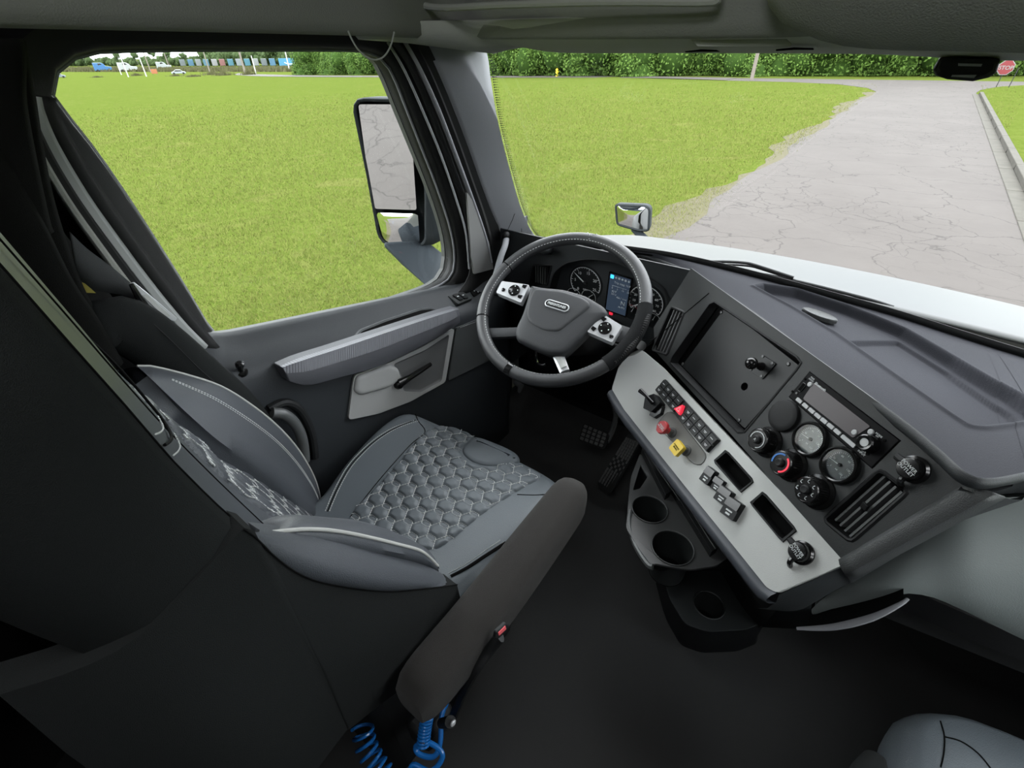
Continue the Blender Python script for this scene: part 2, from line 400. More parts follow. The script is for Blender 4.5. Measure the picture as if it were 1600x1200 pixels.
mb = MB(); XS = [-900, -600, -400, -245]+[-235+10*i for i in range(22)]+[0, 60, 200, 600]; mb.grid([[(x, y, ground(x)) for y in (-600, -100, 0, 30, 60, 120, 250, 700)] for x in XS])
struct(obj('lawn', mb, M['lawn'], smooth=0), 'mown green lawn with straw-coloured patches beside the road')
rnd = random.Random(3)
# the road under the truck, its worn left edge, the crossing road and its long left arm
le = []
for i in range(90):
    y = -60+i*1.04
    le.append((-2.78+.10*math.sin(y*.9)+rnd.uniform(-.10, .10), y))
le += [(-2.85, 34.8), (-2.55, 38), (-2.6, 41), (-3.4, 44), (-5.5, 47), (-9, 48.4), (-14, 48.6), (-14, 52.2), (-12, 52.4), (0, 53.4), (30, 55), (80, 57), (80, 52), (30, 51), (9, 50.6), (5, 50.0), (3.4, 47.5), (2.5, 44.5), (2.22, 42)]
le += [(2.24, 40), (2.24, -60)]
struct(gpoly('road', le, .012, M['road']), 'pale cracked concrete road meeting a crossing road')
ne = resample(cr_([Vector((-14, 48.6, GZ))]+[GR(a, b) for a, b in [(1000, 122.2), (785, 121.6), (620, 121.0), (480, 120.4), (400, 119.2), (366, 117.2)]], 5), 60); fe = resample(cr_([Vector((-14, 52.2, GZ))]+[GR(a, b) for a, b in [(1000, 119.6), (785, 118.8), (620, 118.6), (480, 117.8), (400, 116.0), (372, 114.4)]], 5), 60)
mb = MB(); mb.grid([[p+Vector((0, 0, .03)), q+Vector((0, 0, .03))] for p, q in zip(ne, fe)]); struct(obj('street', mb, M['road'], smooth=0), 'pale crossing road running to the far left past the hedge')
dp = [(-3.15+.25*math.sin(y*.55)+rnd.uniform(-.16, .16), y) for y in [i*.6-4 for i in range(75)]]+[(-2.4, 41), (-2.4, -4)]
struct(gpoly('verge', dp, .006, M['dirt'], th=.02), 'strip of bare dirt along the worn road edge')
kb = thing('kerb', 'low pale concrete kerb between the road and the lawn on its far side', 'kerb', (2.3, 10, GZ))
km = None
for i in range(18):
    mb = MB(); y0 = -6+i*2.6
    for x0, x1, h in ((2.02, 2.30, .03), (2.30, 2.46, .15)):
        mb.box(((x0+x1)/2, y0+1.28, GZ+h/2), (x1-x0, 2.56, h))
    obj('kerb_stone', mb, M['kerb'], kb, bevel=.012)
def kerbtop():
    mb = MB(); mb.add([(2.46, -60, GZ+.1), (80, -60, GZ+.1), (80, 50.5, GZ+.1), (9, 50.0, GZ+.06), (5, 49.2, GZ+.06), (3.6, 47, GZ+.08), (2.7, 44, GZ+.1), (2.46, 41.5, GZ+.12)], [(0, 1, 2, 3, 4, 5, 6, 7)]); return mb
struct(obj('lawn_bank', kerbtop(), M['lawn'], smooth=0), 'green lawn behind the kerb')
# ---- grass blades: dense near the cab, thinner with distance
def blades():
    g = np.random.default_rng(5); N = 560000
    az = np.radians(g.uniform(-6, 112, N)); r = 2.2*np.exp(g.beta(1.0, 1.15, N)*3.1); 
    x = -np.sin(az)*r; y = np.cos(az)*r
    k = (x < -2.9-.2*np.sin(y*.55)+g.normal(0, .13, N)) | ((x > 2.5) & (y > 4)); k &= x < 14; k &= g.uniform(0, 1, N) < np.clip((50-r)/24, 0, 1)
    x, y, r = x[k], y[k], r[k]; n = len(x)
    h = g.uniform(.018, .05, n)*(1+.05*r)*(.75+.3*np.clip(np.sin(x*1.7+np.sin(y*.6)*2)*np.sin(y*1.3+np.sin(x*.7)*2)+.4, 0, 1)); h = np.minimum(h, .075); w = .0013*(1+.22*r); a = g.uniform(0, 6.283, n); lx, ly = g.normal(0, .6, n)*h, g.normal(0, .6, n)*h
    z = np.where(x > 2, GZ+.1, GZ-.02*np.clip(-x-25, 0, 220))
    V = np.zeros((n, 3, 3), np.float32)
    V[:, 0] = np.stack([x-np.cos(a)*w, y-np.sin(a)*w, z], 1); V[:, 1] = np.stack([x+np.cos(a)*w, y+np.sin(a)*w, z], 1); V[:, 2] = np.stack([x+lx, y+ly, z+h], 1)
    me = bpy.data.meshes.new('grass'); me.vertices.add(3*n); me.vertices.foreach_set('co', V.ravel())
    me.loops.add(3*n); me.loops.foreach_set('vertex_index', np.arange(3*n, dtype=np.int32)); me.polygons.add(n); me.polygons.foreach_set('loop_start', np.arange(0, 3*n, 3, dtype=np.int32)); me.polygons.foreach_set('loop_total', np.full(n, 3, np.int32)); me.update(); me.validate()
    me.materials.append(M['blade']); o = bpy.data.objects.new('grass', me); COL.objects.link(o); o['kind'] = 'stuff'; tag(o, 'short grass blades of the lawn near the truck', 'grass')
blades()
# ---- trees
def leafmesh(name, seed, n, rx, rz, leaf, z0, mat, lumps=14):
    g = np.random.default_rng(seed)
    cs = g.normal(size=(lumps, 3))*np.array([rx*.42, rx*.42, rz*.36])+np.array([0, 0, z0+rz]); rs = g.uniform(.35, .62, lumps)*rx
    i = g.integers(0, lumps, n); d = g.normal(size=(n, 3)); d /= np.linalg.norm(d, axis=1)[:, None]
    c = cs[i]+d*rs[i][:, None]*g.uniform(.8, 1.06, n)[:, None]; c[:, 2] = np.maximum(c[:, 2], .1)
    a = g.normal(size=(n, 3)); a /= np.linalg.norm(a, axis=1)[:, None]; b = np.cross(a, d+g.normal(size=(n, 3))*.5); b /= np.linalg.norm(b, axis=1)[:, None]
    s = leaf*g.uniform(.6, 1.3, n)[:, None]
    V = np.stack([c-a*s, c-b*s*.5, c+a*s, c+b*s*.5], 1).reshape(-1, 3)
    me = bpy.data.meshes.new(name); me.from_pydata(V.tolist(), [], [(4*k, 4*k+1, 4*k+2, 4*k+3) for k in range(n)]); me.materials.append(mat)
    return me, cs, rs
protos = []   # crowns start at the ground
for s_ in range(3):
    me, cs, rs = leafmesh('crown', 10+s_, 17000, 3.0, 3.2, .115, -1.0, M['leafa'], 26)
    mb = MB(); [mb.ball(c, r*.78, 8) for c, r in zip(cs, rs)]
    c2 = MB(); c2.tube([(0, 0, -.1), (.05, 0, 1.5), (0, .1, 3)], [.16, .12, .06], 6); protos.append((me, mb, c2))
def tree_from(P, loc, sc, rz, label, group, hold=[]):
    t = thing('tree', label, 'tree', loc, group); t.scale = sc; t.rotation_euler = (0, 0, rz)
    for nm, me in P:
        o = bpy.data.objects.new(nm, me); COL.objects.link(o); o.parent = t
    return t
def meshof(mb, mat, nm):
    me = bpy.data.meshes.new(nm); me.from_pydata(mb.v, [], mb.f); me.polygons.foreach_set('use_smooth', [True]*len(me.polygons)); me.materials.append(mat); return me
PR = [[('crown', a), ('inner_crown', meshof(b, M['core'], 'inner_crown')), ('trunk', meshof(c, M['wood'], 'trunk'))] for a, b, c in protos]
hed = [(p, 116.5) for p in range(486, 640, 13)]+[(p, 118-(p-770)*.0) for p in range(764, 1640, 27)]
for i, (px, py) in enumerate(hed):
    q = GR(px, py); q.y += 1.5+rnd.uniform(-.6, 1.2); r = 1.0+rnd.uniform(-.12, .25)
    left = px < 700
    tree_from(PR[i % 3], q, (r*1.05, r*1.05, r*(1.15 if not left else 1.05)), rnd.uniform(0, 6.28),
              'leafy green tree in the dense row seen through the door window' if left else 'leafy green tree in the dense row beyond the crossing road',
              'trees seen through the door window' if left else 'trees beyond the crossing road')
# far treeline: smaller paler trees 130-190 m away
me2, cs, rs = leafmesh('crown', 40, 1500, 4.5, 3.6, .42, 1.5, M['leafb']); mb = MB(); [mb.ball(c, r*.85, 8) for c, r in zip(cs, rs)]
c2 = MB(); c2.tube([(0, 0, -.1), (0, 0, 3), (0, .1, 6)], [.25, .2, .1], 6)
me3, cs3, rs3 = leafmesh('crown', 41, 700, 3.4, 2.4, .36, 6.5, M['leafb']); mb3 = MB(); [mb3.ball(c, r*.7, 8) for c, r in zip(cs3[:5], rs3[:5])]
c3 = MB(); c3.tube([(0, 0, -.1), (.2, 0, 5), (0, .1, 9)], [.25, .2, .1], 6)
PF = [('crown', me2), ('inner_crown', meshof(mb, M['leafb'], 'inner_crown')), ('trunk', meshof(c2, M['wood'], 'trunk'))]
PG = [('crown', me3), ('inner_crown', meshof(mb3, M['leafb'], 'inner_crown')), ('trunk', meshof(c3, M['wood'], 'trunk'))]
for i in range(64):
    px = 84+i*6.4+rnd.uniform(-4, 4); q = GR(px, 105.6); q = Vector((q.x*1.12, q.y*1.12, ground(q.x*1.12)-1.5))
    tall = i % 4 == 1 and 140 < px < 330; r = rnd.uniform(.85, 1.2)*(.72 if px < 335 else 1)
    if i % 4 == 2 and px > 380: r *= 1.2
    tree_from(PG if tall else PF, q, (r, r, r*rnd.uniform(.9, 1.2)), rnd.uniform(0, 6.28), 'tall thin-topped tree on the far horizon' if tall else 'low hazy tree in the far treeline behind the parked trailers',
              'tall thin trees on the horizon' if tall else 'far treeline')
# dry scrub bank in front of the trailers
def scrub(n=7000):
    g = np.random.default_rng(9); V = []; F = []
    for k in range(n):
        px = g.uniform(84, 478); q = GR(px, g.uniform(107.4, 112.5)); h = g.uniform(.5, 1.6); a = g.uniform(0, 3.14); w = .5
        b = len(V); V += [(q.x-math.cos(a)*w, q.y-math.sin(a)*w, q.z), (q.x+math.cos(a)*w, q.y+math.sin(a)*w, q.z), (q.x+g.normal()*.2, q.y+g.normal()*.2, q.z+h)]; F.append((b, b+1, b+2))
    me = bpy.data.meshes.new('weeds'); me.from_pydata(V, [], F); me.materials.append(M['scrub']); o = bpy.data.objects.new('weeds', me); COL.objects.link(o); o['kind'] = 'stuff'; tag(o, 'dry brown scrub growing before the parked trailers', 'weeds')
scrub()
for px, py, w in ((152, 121, 1.6), (213, 118.5, 1.8), (275, 119, 1.6), (303, 120, 1.6), (333, 117, 2.6), (350, 118, 2.2), (389, 117, 1.6)):
    g = np.random.default_rng(int(px)); q = GR(px, py); mb = MB()
    for k in range(260):
        a = g.uniform(0, 6.28); rr = w*1.3*abs(g.normal())*.5; x, y = q.x+math.cos(a)*rr, q.y+math.sin(a)*rr; h = g.uniform(.4, 1.2)*(1 if py < 119 else .5)
        mb.add([(x-.08, y, q.z), (x+.08, y+.05, q.z), (x+g.normal()*.2, y+g.normal()*.2, q.z+h)], [(0, 1, 2)])
    o = obj('weed_clump', mb, M['scrub'], smooth=0, orient=False)
    tag(o, {152: 'flat dry weed clump in the lawn nearest the window corner', 213: 'weed clump below the two white posts', 275: 'weed clump in front of the silver car', 303: 'small weed clump just past the silver car', 333: 'widest weed clump at the crossing road bend', 350: 'second weed clump at the road bend', 389: 'upright weed clump standing alone by the road'}[px], 'weeds')
# parked trailers and trucks far away
cols = [(0.0613, 0.0745, 0.0788), (0.0219, 0.0745, 0.1226), (0.0964, 0.1051, 0.1095), (0.0263, 0.0788, 0.1139), (0.1314, 0.1358, 0.1358), (0.1139, 0.0438, 0.0394), (0.0219, 0.0876, 0.1183), (0.1095, 0.1226, 0.1314), (0.0175, 0.0876, 0.1226), (0.1226, 0.1314, 0.1314)]
tm = [mk('trailer_paint', c, .5) for c in cols]
names = ['grey', 'blue', 'pale grey', 'sky-blue', 'white', 'red-marked', 'teal', 'silver', 'cyan', 'off-white']
xs = [288, 301, 313, 325, 338, 350, 363, 376, 389, 402, 415, 428]
for i, px in enumerate(xs):
    q = GR(px, 106.6); t = thing('trailer', '%s trailer end in the row parked under the far trees, number %d from the silver car side' % (names[i % 10], i+1), 'trailer', (q.x, q.y, q.z))
    d = Vector((-q.y, q.x, 0)).normalized(); R = Matrix.Rotation(math.atan2(q.y, q.x)+math.pi/2, 3, 'Z')
    mb = MB(); mb.box((q.x, q.y, q.z+2.5), (2.5, 5, 2.7), R); obj('body', mb, tm[i % 10], t, smooth=0)
    mb = MB()
    for s_ in (-.9, .9): mb.tube([Vector((q.x, q.y, q.z+.5))+R @ Vector((s_-.12, 2, 0)), Vector((q.x, q.y, q.z+.5))+R @ Vector((s_+.12, 2, 0))], .5, 12)
    obj('wheel', mb, M['rubber'], t)
    t['label'] = '%s trailer in the far row, the one %s' % (names[i % 10], ['closest to the silver car', 'second from the silver car', 'third from the silver car', 'fourth from the silver car', 'fifth from the silver car', 'sixth from the silver car', 'just short of the row middle', 'just past the row middle', 'fifth from the long blue trailer', 'fourth from the long blue trailer', 'third from the long blue trailer', 'next but one to the long blue trailer'][i])
q = GR(456, 107); q2 = GR(474, 107); t = thing('trailer', 'long bright blue trailer parked beside the leafy hedge', 'trailer', (q.x, q.y, q.z))
R = Matrix.Rotation(math.atan2(q.y, q.x)+math.pi/2, 3, 'Z'); mb = MB(); mb.box((q.x, q.y, q.z+2.5), (9.5, 2.5, 2.7), R); obj('body', mb, mk('bright_blue_paint', (.02, .12, .2), .5), t, smooth=0)
f_ = Fr(Vector((q.x, q.y, q.z+2.5))+R @ Vector((0, 1.27, 0)), R @ Vector((-1, 0, 0)), (0, 0, -1)); mb = MB()
if f_.n.dot(Vector(EYE)-f_.o) < 0: f_ = Fr(Vector((q.x, q.y, q.z+2.5))-R @ Vector((0, 1.27, 0)), R @ Vector((1, 0, 0)), (0, 0, -1))
mb.tube([f_.p(2.6*math.cos(math.radians(a)), 1.0*math.sin(math.radians(a))-.2, .02) for a in range(20, 165, 12)], .14, 6); obj('painted_curve', mb, M['white'], t)
def vehicle(name, label, cat, px, py, L, H, col, truck=False, face=0.0):
    q = GR(px, py); t = thing(name, label, cat, (q.x, q.y, q.z)); a = math.atan2(q.y, q.x)+math.pi/2+face; R = Matrix.Rotation(a, 3, 'Z'); o = Vector((q.x, q.y, q.z))
    m = mk(name+'_paint', col, .35, coat=.4); W_ = 1.75 if not truck else 2.4
    if not truck: prof = [(-.5, .18), (-.5, .42), (-.44, .56), (-.30, .62), (-.17, .95), (.16, 1.0), (.33, .64), (.46, .56), (.5, .4), (.5, .18)]
    else: prof = [(-.5, .15), (-.5, .52), (-.2, .58), (-.12, .85), (0, .98), (.48, 1.0), (.5, .15)]
    mb = MB(); r0 = [o+R @ Vector((x*L, -W_/2, z*H)) for x, z in prof]; r1 = [o+R @ Vector((x*L, W_/2, z*H)) for x, z in prof]; mb.rings([r0, r1], True, True); obj('body', mb, m, t, bevel=.08)
    gp = [(-.27, .63), (-.16, .9), (.15, .94), (.30, .66)] if not truck else [(-.03, .78), (.06, .93), (.2, .93), (.2, .72)]
    mb = MB()
    for s_ in (-1, 1):
        mb.add([o+R @ Vector((x*L, s_*(W_/2+.01), z*H)) for x, z in gp], [(0, 1, 2, 3)])
    obj('side_glass', mb, M['black'], t, smooth=0)
    for wx in (-.32, .32):
        for s_ in (-1, 1):
            mb = MB(); c = o+R @ Vector((wx*L, s_*(W_/2-.1), .33 if not truck else .5)); mb.tube([c-R @ Vector((0, .12, 0)), c+R @ Vector((0, .12, 0))], .33 if not truck else .5, 14); obj('wheel', mb, M['rubber'], t)
vehicle('car', 'silver car driving on the far side of the lawn', 'car', 280, 116.3, 4.6, 1.45, (.17, .19, .21))
vehicle('car', 'dark grey car at the very edge of the door window', 'car', 92, 122, 4.6, 1.5, (.09, .11, .13))
vehicle('truck', 'blue truck parked under the far trees', 'truck', 163, 112, 7, 3.6, (.01, .07, .18), True)
vehicle('truck', 'white truck parked behind the white posts', 'truck', 202, 112, 7.5, 3.6, (.19, .2, .2), True)
vehicle('truck', 'white and teal truck behind the silver car', 'truck', 258, 108.5, 6.5, 3.2, (.18, .2, .2), True)
q = GR(243, 117.5); t = thing('cabinet', 'small orange utility cabinet on legs in the lawn', 'cabinet', (q.x, q.y, q.z))
R = Matrix.Rotation(math.atan2(q.y, q.x)+math.pi/2, 3, 'Z'); mb = MB(); mb.box((q.x, q.y, q.z+1.15), (1.9, .5, 1.4), R); obj('box', mb, mk('orange_paint', (.2, .065, .02), .6), t, bevel=.03)
for s_ in (-.7, .7): mb = MB(); mb.box(Vector((q.x, q.y, q.z+.25))+R @ Vector((s_, 0, 0)), (.1, .1, .5), R); obj('leg', mb, M['wood'], t, smooth=0)
def post(name, label, cat, px, py, h, r, mat, arm=False, lean=0.0):
    q = GR(px, py); t = thing(name, label, cat, (q.x, q.y, q.z)); mb = MB(); top = q+Vector((lean, 0, h)); mb.tube([q-Vector((0, 0, .2)), top], [r, r*.75], 10); obj('pole', mb, mat, t)
    if arm:
        d = Vector((-q.y, q.x, 0)).normalized(); mb = MB(); mb.box(top-Vector((0, 0, .6)), (2.2, .12, .14), Matrix.Rotation(math.atan2(d.y, d.x), 3, 'Z')); obj('crossarm', mb, M['wood'], t, smooth=0)
        for s_ in (-.9, 0, .9): mb = MB(); mb.ball(top-Vector((0, 0, .45))+d*s_, .09, 8); obj('insulator', mb, M['matte'], t)
    return t
for px, py, h, lb in ((201, 120.5, 8.0, 'shorter white post standing in the lawn'), (229, 119.5, 12.0, 'taller white post beside the orange cabinet'), (190, 117, 3.6, 'stubby white post left of the tall ones'), (400, 114.5, 4.2, 'thin white post at the road bend'), (453, 112, 11, 'slender white post before the long blue trailer')):
    post('post', lb, 'post', px, py, h, .17, M['wpole'])
for px, py, h, lb in ((236, 113, 18, 'wooden utility pole behind the orange cabinet'), (265, 107, 24, 'utility pole behind the silver car'), (328, 113, 18, 'utility pole rising past the widest weed clump'), (384, 117, 18, 'utility pole beside the upright weed clump'), (472, 115.5, 18, 'utility pole just beside the leafy hedge')):
    post('utility_pole', lb, 'utility pole', px, py, h, .24, M['wood'], True)
t = post('utility_pole', 'grey utility pole seen through the windscreen beyond the crossing road', 'utility pole', 1174, 125.5, 9, .15, M['wood'], True)
# hydrant and small red sign beyond the crossing road
q = GR(870, 119.5); t = thing('fire_hydrant', 'small yellow fire hydrant at the foot of the hedge', 'fire hydrant', (q.x, q.y, q.z)); fz = Fr((q.x, q.y, q.z), (1, 0, 0), (0, -1, 0)); mb = MB(); mb.lathe(fz, 0, 0, [(.16, 0), (.16, .06), (.11, .08), (.11, .55), (.15, .57), (.15, .62), (.10, .7), (.03, .76)], 14); obj('barrel', mb, M['yellow'], t)
mb = MB(); mb.tube([(q.x-.2, q.y, q.z+.42), (q.x+.2, q.y, q.z+.42)], .06, 10); obj('outlet', mb, M['yellow'], t)
q = GR(1051, 118); t = thing('sign', 'small red and white warning sign at the hedge foot', 'sign', (q.x, q.y, q.z)); mb = MB(); mb.tube([q, q+Vector((0, 0, .9))], .025, 8); obj('post', mb, M['wpole'], t)
mb = MB(); fs = Fr(q+Vector((0, -.03, .95)), (1, .4, 0), (0, 0, -1)); mb.plate(fs, [(-.28, -.28), (.28, -.28), (.28, .28), (-.28, .28)], w=0, th=.01); obj('sign_plate', mb, M['redl'], t)
mb = MB(); mb.plate(fs, [(-.18, .05), (.18, .05), (.18, .2), (-.18, .2)], w=.008, th=.004); obj('white_patch', mb, M['white'], t)
# stop sign on two thin posts
ps = PY(1572, 105.5, 46.0); rr_ = (PY(1585.0, 105, 46)-PY(1559.0, 105, 46)).length/2
t = thing('stop_sign', 'red octagonal stop sign on two thin legs at the crossing', 'sign', (ps.x, ps.y, GZ)); M['signred'] = mk('sign_red', (.11, .003, .006), .4)
fs = Fr(ps, (1, .03, 0), (0, 0, -1)); oc = lambda r: [(r*math.cos(math.radians(22.5+45*k))/math.cos(math.radians(22.5)), r*math.sin(math.radians(22.5+45*k))/math.cos(math.radians(22.5))) for k in range(8)]
mb = MB(); mb.plate(fs, oc(rr_), w=-.01, th=.02); M['signwhite'] = mk('sign_white', (.13, .13, .13), .5); obj('border', mb, M['signwhite'], t, smooth=0)
mb = MB(); mb.plate(fs, oc(rr_*.9), w=.004, th=.01); obj('sign_face', mb, M['signred'], t, smooth=0)
text('lettering', 'STOP', fs, 0, .02, rr_*.74, M['signwhite'], t, w=.012, th=.002, bold=.004, sx=1.0)
for px in (1558, 1578):
    a = PY(px, 132.5, 46.05); mb = MB(); mb.tube([Vector((a.x, 46.05, GZ)), Vector((a.x+.02, 46.05, ps.z))], .022, 8); obj('leg', mb, M['matte'], t)
# a low line of the same lawn country behind the truck is only the ground plane
# ================================================================== CAB SHELL
DX = -1.03
FW = Fr((DX, 0, 0), (0, 1, 0), (0, 0, -1))         # the door glass plane, seen from inside
opening_px = [(88, 150), (92, 118), (108, 98), (135, 85), (175, 79), (300, 77), (450, 77), (560, 78), (592, 83), (612, 98), (626, 122), (645, 172), (668, 232), (690, 290), (708, 345), (717, 385), (718, 418), (710, 438), (690, 451), (650, 466), (590, 487), (520, 507), (450, 522), (400, 531), (365, 534), (345, 528), (332, 514), (300, 460), (250, 380), (190, 288), (140, 218), (105, 175)]
opening = [(p.x, p.y) for p in resample(cr_([Vector(p) for p in FW.cs(opening_px)], 4, True), 72, True)]
def wallplate(name, x0, fr, outl, holes, mat, th=.02, w=0, **k):
    mb = MB(); mb.plate(fr, outl, holes, w=w, th=th); return obj(name, mb, mat, smooth=0, **k)
# outer skins: left (with the window hole), right (mirror image), roof, rear, floor, front
big = [(-2.0, -2.1), (1.13, -2.1), (1.26, -1.42), (1.42, -.84), (1.42, .1), (-2.0, .1)]
FO = Fr((-1.085, 0, 0), (0, 1, 0), (0, 0, -1)); o2 = inset(opening, -.012)
struct(wallplate('wall_left', 0, FO, big, [o2], M['shell'], th=.02), 'dark inner lining of the driver side of the cab')
FP = Fr((-1.108, 0, 0), (0, 1, 0), (0, 0, -1)); struct(wallplate('trim_1', 0, FP, [(-2.0, -2.1), (1.13, -2.1), (1.26, -1.42), (1.42, -.84), (1.42, .9), (-2.0, .9)], [o2], M['paint'], th=.015), 'white painted outer skin of the driver side')
FR = Fr((1.0, 0, 0), (0, -1, 0), (0, 0, -1)); rb = [(-a, b) for a, b in big]; rh = [(-a, b) for a, b in opening]
struct(wallplate('wall_right', 0, FR, rb, [rh], M['shell']), 'dark lining of the passenger side')
mb = MB(); mb.plate(Fr((1.01, 0, 0), (0, -1, 0), (0, 0, -1)), rh, w=0, th=.004); struct(obj('window_3', mb, M['glass'], smooth=0), 'passenger door window')
mb = MB(); mb.box((-.04, -2.01, 1.0), (2.14, .02, 2.3)); struct(obj('wall_rear', mb, M['shell'], smooth=0))
mb = MB(); mb.box((-.04, -.43, 2.06), (2.14, 3.18, .03)); struct(obj('ceiling', mb, M['head'], smooth=0), 'high headliner of the cab')
mb = MB()
nx, ny = 60, 60
def floor_z(x, y):
    z = .0
    if y > 1.15: z += (y-1.15)*.10
    if y > 1.5: z += (y-1.5)*1.2
    # raised tunnel between the seats and a shallow fold in the mat
    z += .004*math.sin(x*9+y*3)
    return z
mb.grid([[(-1.09+2.1*i/nx, -2.0+3.75*j/ny, floor_z(-1.09+2.1*i/nx, -2.0+3.75*j/ny)) for j in range(ny+1)] for i in range(nx+1)])
struct(obj('floor', mb, M['carpet'], solid=.02), 'black rubber floor mat of the cab')
mb = MB(); mb.plate(Fr((0, 1.48, 0), (1, 0, 0), (0, 0, -1)), [(-1.09, -.74), (1.0, -.74), (1.0, .06), (-1.09, .06)], th=.02); struct(obj('wall_front', mb, M['matte'], smooth=0), 'black firewall behind the pedals')
# ------------------------------------------------------------------ door window, frame
w2 = thing('window_2', 'driver door window with black rounded frame', 'window', (DX, .7, 1.0)); del w2['category']; w2['kind'] = 'structure'
mb = MB(); mb.plate(FW, inset(opening, -.01), w=-.035, th=.004); obj('pane', mb, M['glass'], w2, smooth=0)
def ringset(offs, fr, loop):
    return [[fr.p(u, v, w) for u, v in inset(loop, -d)] for d, w in offs]
mb = MB(); mb.rings(ringset([(-.001, -.052), (0, -.03), (.002, -.01), (.006, .0), (.012, .004), (.03, .012), (.05, .018)], FW, opening), False); obj('frame', mb, M['seal'], w2)
mb = MB(); mb.tube([FW.p(u, v, -.022) for u, v in inset(opening, .001)], .0035, 6, True); obj('gasket', mb, M['pillar'], w2)
# ------------------------------------------------------------------ door lining
def zs(y): return .867-.207*(y-.303)
d1 = thing('door_1', 'driver door lining with pull handle, latch and grey lower pocket', 'door', (-.95, .7, .1)); del d1['category']; d1['kind'] = 'structure'
prof = [(-1.04, .004), (-1.018, .006), (-1.004, .000), (-.99, -.010), (-.965, -.022), (-.94, -.036), (-.925, -.048), (-.917, -.068), (-.915, -.10), (-.915, -.16), (-.915, -.22), (-.915, -.30), (-.915, -.38), (-.92, -.46), (-.93, -.58), (-.93, -.90)]
rows = []
for i in range(40):
    y = .235+i*(1.19-.235)/39; up = 0
    if y < .36: up = ((.36-y)/.125)**2*.05       # the lining turns up into the rear window corner
    if y > 1.04: up = ((y-1.04)/.15)**2*.05
    rows.append([(x, y, max(zs(y)+dz+(up if k < 5 else up*.3 if k < 7 else 0), .02)) for k, (x, dz) in enumerate(prof)])
mb = MB(); mb.grid(rows); obj('door_lining', mb, M['door'], d1, solid=.01, smooth=50)
def DS(px, py):
    """point of the door lining under a picture point"""
    x = -.9155
    while x > -1.03:
        p = PX(px, py, x)
        for (x0, a), (x1, b) in zip(prof, prof[1:]):
            if x0 <= x <= x1 and p.z <= zs(p.y)+a+(b-a)*(x-x0)/(x1-x0): return p
        x -= .0005
    return PX(px, py, -.9145)
FD = Fr((-.905, 0, 0), (0, 1, 0), (0, 0, -1))
def outer_poly(px, r=.01): return rpoly(FD.cs(px), r)
# recess behind the pull handle, its shade laid on as a flat black sheet
mb = MB(); _a, _b, _c = DS(560, 527), DS(680, 487), DS(600, 520); FT = Fr(_c+Vector((.001, 0, .002)), _b-_a, (1, 0, -.50))
pk = rpoly(FT.cs([(553, 531), (563, 518), (600, 503), (655, 485), (672, 483), (690, 489), (640, 508), (590, 524)]), .008)
mb.rings([[FT.p(u, v, .002) for u, v in inset(pk, -.006)], [FT.p(u, v, .006) for u, v in pk], [FT.p(u, v, .002) for u, v in inset(pk, .006)]], False); obj('pocket_rim', mb, M['doort'], d1)
mb = MB(); mb.plate(FT, pk, w=.0035, th=.002); obj('pocket_shade', mb, M['dark'], d1, smooth=0)
# pull handle bar
bar_t = [(440, 574), (470, 561), (520, 545), (580, 525), (640, 505), (690, 489), (716, 482)]
bar_b = [(452, 596), (482, 602), (530, 590), (590, 573), (650, 545), (690, 523), (719, 504)]
A = resample(cr_([PX(a, b, -.893) for a, b in bar_t], 6), 30); B = resample(cr_([PX(a, b, -.885) for a, b in bar_b], 6), 30)
rows = []
for k, (a, b) in enumerate(zip(A, B)):
    m = a.lerp(b, .38); e = min(1, min(k, 29-k)/3+.25)
    back = Vector((-.03, 0, 0)); out = Vector((.014*e, 0, 0))
    rows.append([a+back, a+back*.2, a+out*.7, m+out, m+out*1.05+(b-a)*.06, a.lerp(b, .8)+out*.55, b+out*.1, b+back])
mb = MB(); mb.grid(rows); k = len(mb.v); mb.f.append(tuple(range(8))); mb.f.append(tuple(range(k-8, k))[::-1]); obj('pull_handle', mb, M['lgrey'] if False else mk('grey_pull_handle', (.075, .076, .085), .5, .4, 900), d1, bevel=.002)
mb = MB(); r2 = [[r[1]+Vector((.0015, 0, .0015)), r[2]+Vector((.0022, 0, .0018)), r[3]+Vector((.003, 0, .001))] for r in rows[0:-1]]; mb.grid(r2); obj('silver_inlay', mb, M['brushed'], d1, label='ribbed silver strip along the top of the pull handle')
# light pocket panel with a deeper dish and the latch lever
FD2 = Fr((-.913, 0, 0), (0, 1, 0), (0, 0, -1))
pan = rpoly(FD2.cs([(542, 655), (551, 585), (606, 566), (660, 540), (708, 512), (694, 596), (640, 626), (590, 645)]), .012)
dish = rpoly(FD2.cs([(612, 568), (662, 546), (700, 521), (688, 594), (655, 612), (628, 610), (626, 590)]), .01)
mb = MB(); mb.plate(FD2, pan, [dish], w=.006, th=.006); obj('pocket_panel', mb, M['doorg'], d1, bevel=.0015, smooth=30)
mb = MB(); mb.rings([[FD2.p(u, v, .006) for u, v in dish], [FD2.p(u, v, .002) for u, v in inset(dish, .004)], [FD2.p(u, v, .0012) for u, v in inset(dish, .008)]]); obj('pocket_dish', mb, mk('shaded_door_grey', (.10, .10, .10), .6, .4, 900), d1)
mb = MB(); hump = rpoly(FD2.cs([(553, 586), (604, 567), (619, 574), (622, 590), (608, 602), (560, 616), (549, 610)]), .01); pil(mb, FD2, hump, .009, .012, .006); obj('pocket_hump', mb, M['doorg'], d1)
a, b, c = PX(624, 599, -.895), PX(640, 590, -.885), PX(673, 569, -.885)
mb = MB(); mb.tube([a, a.lerp(b, .5), b, b.lerp(c, .5), c], [.011, .009, .007, .0065, .005], 10, flat=1.25); obj('latch_lever', mb, M['black'], d1)
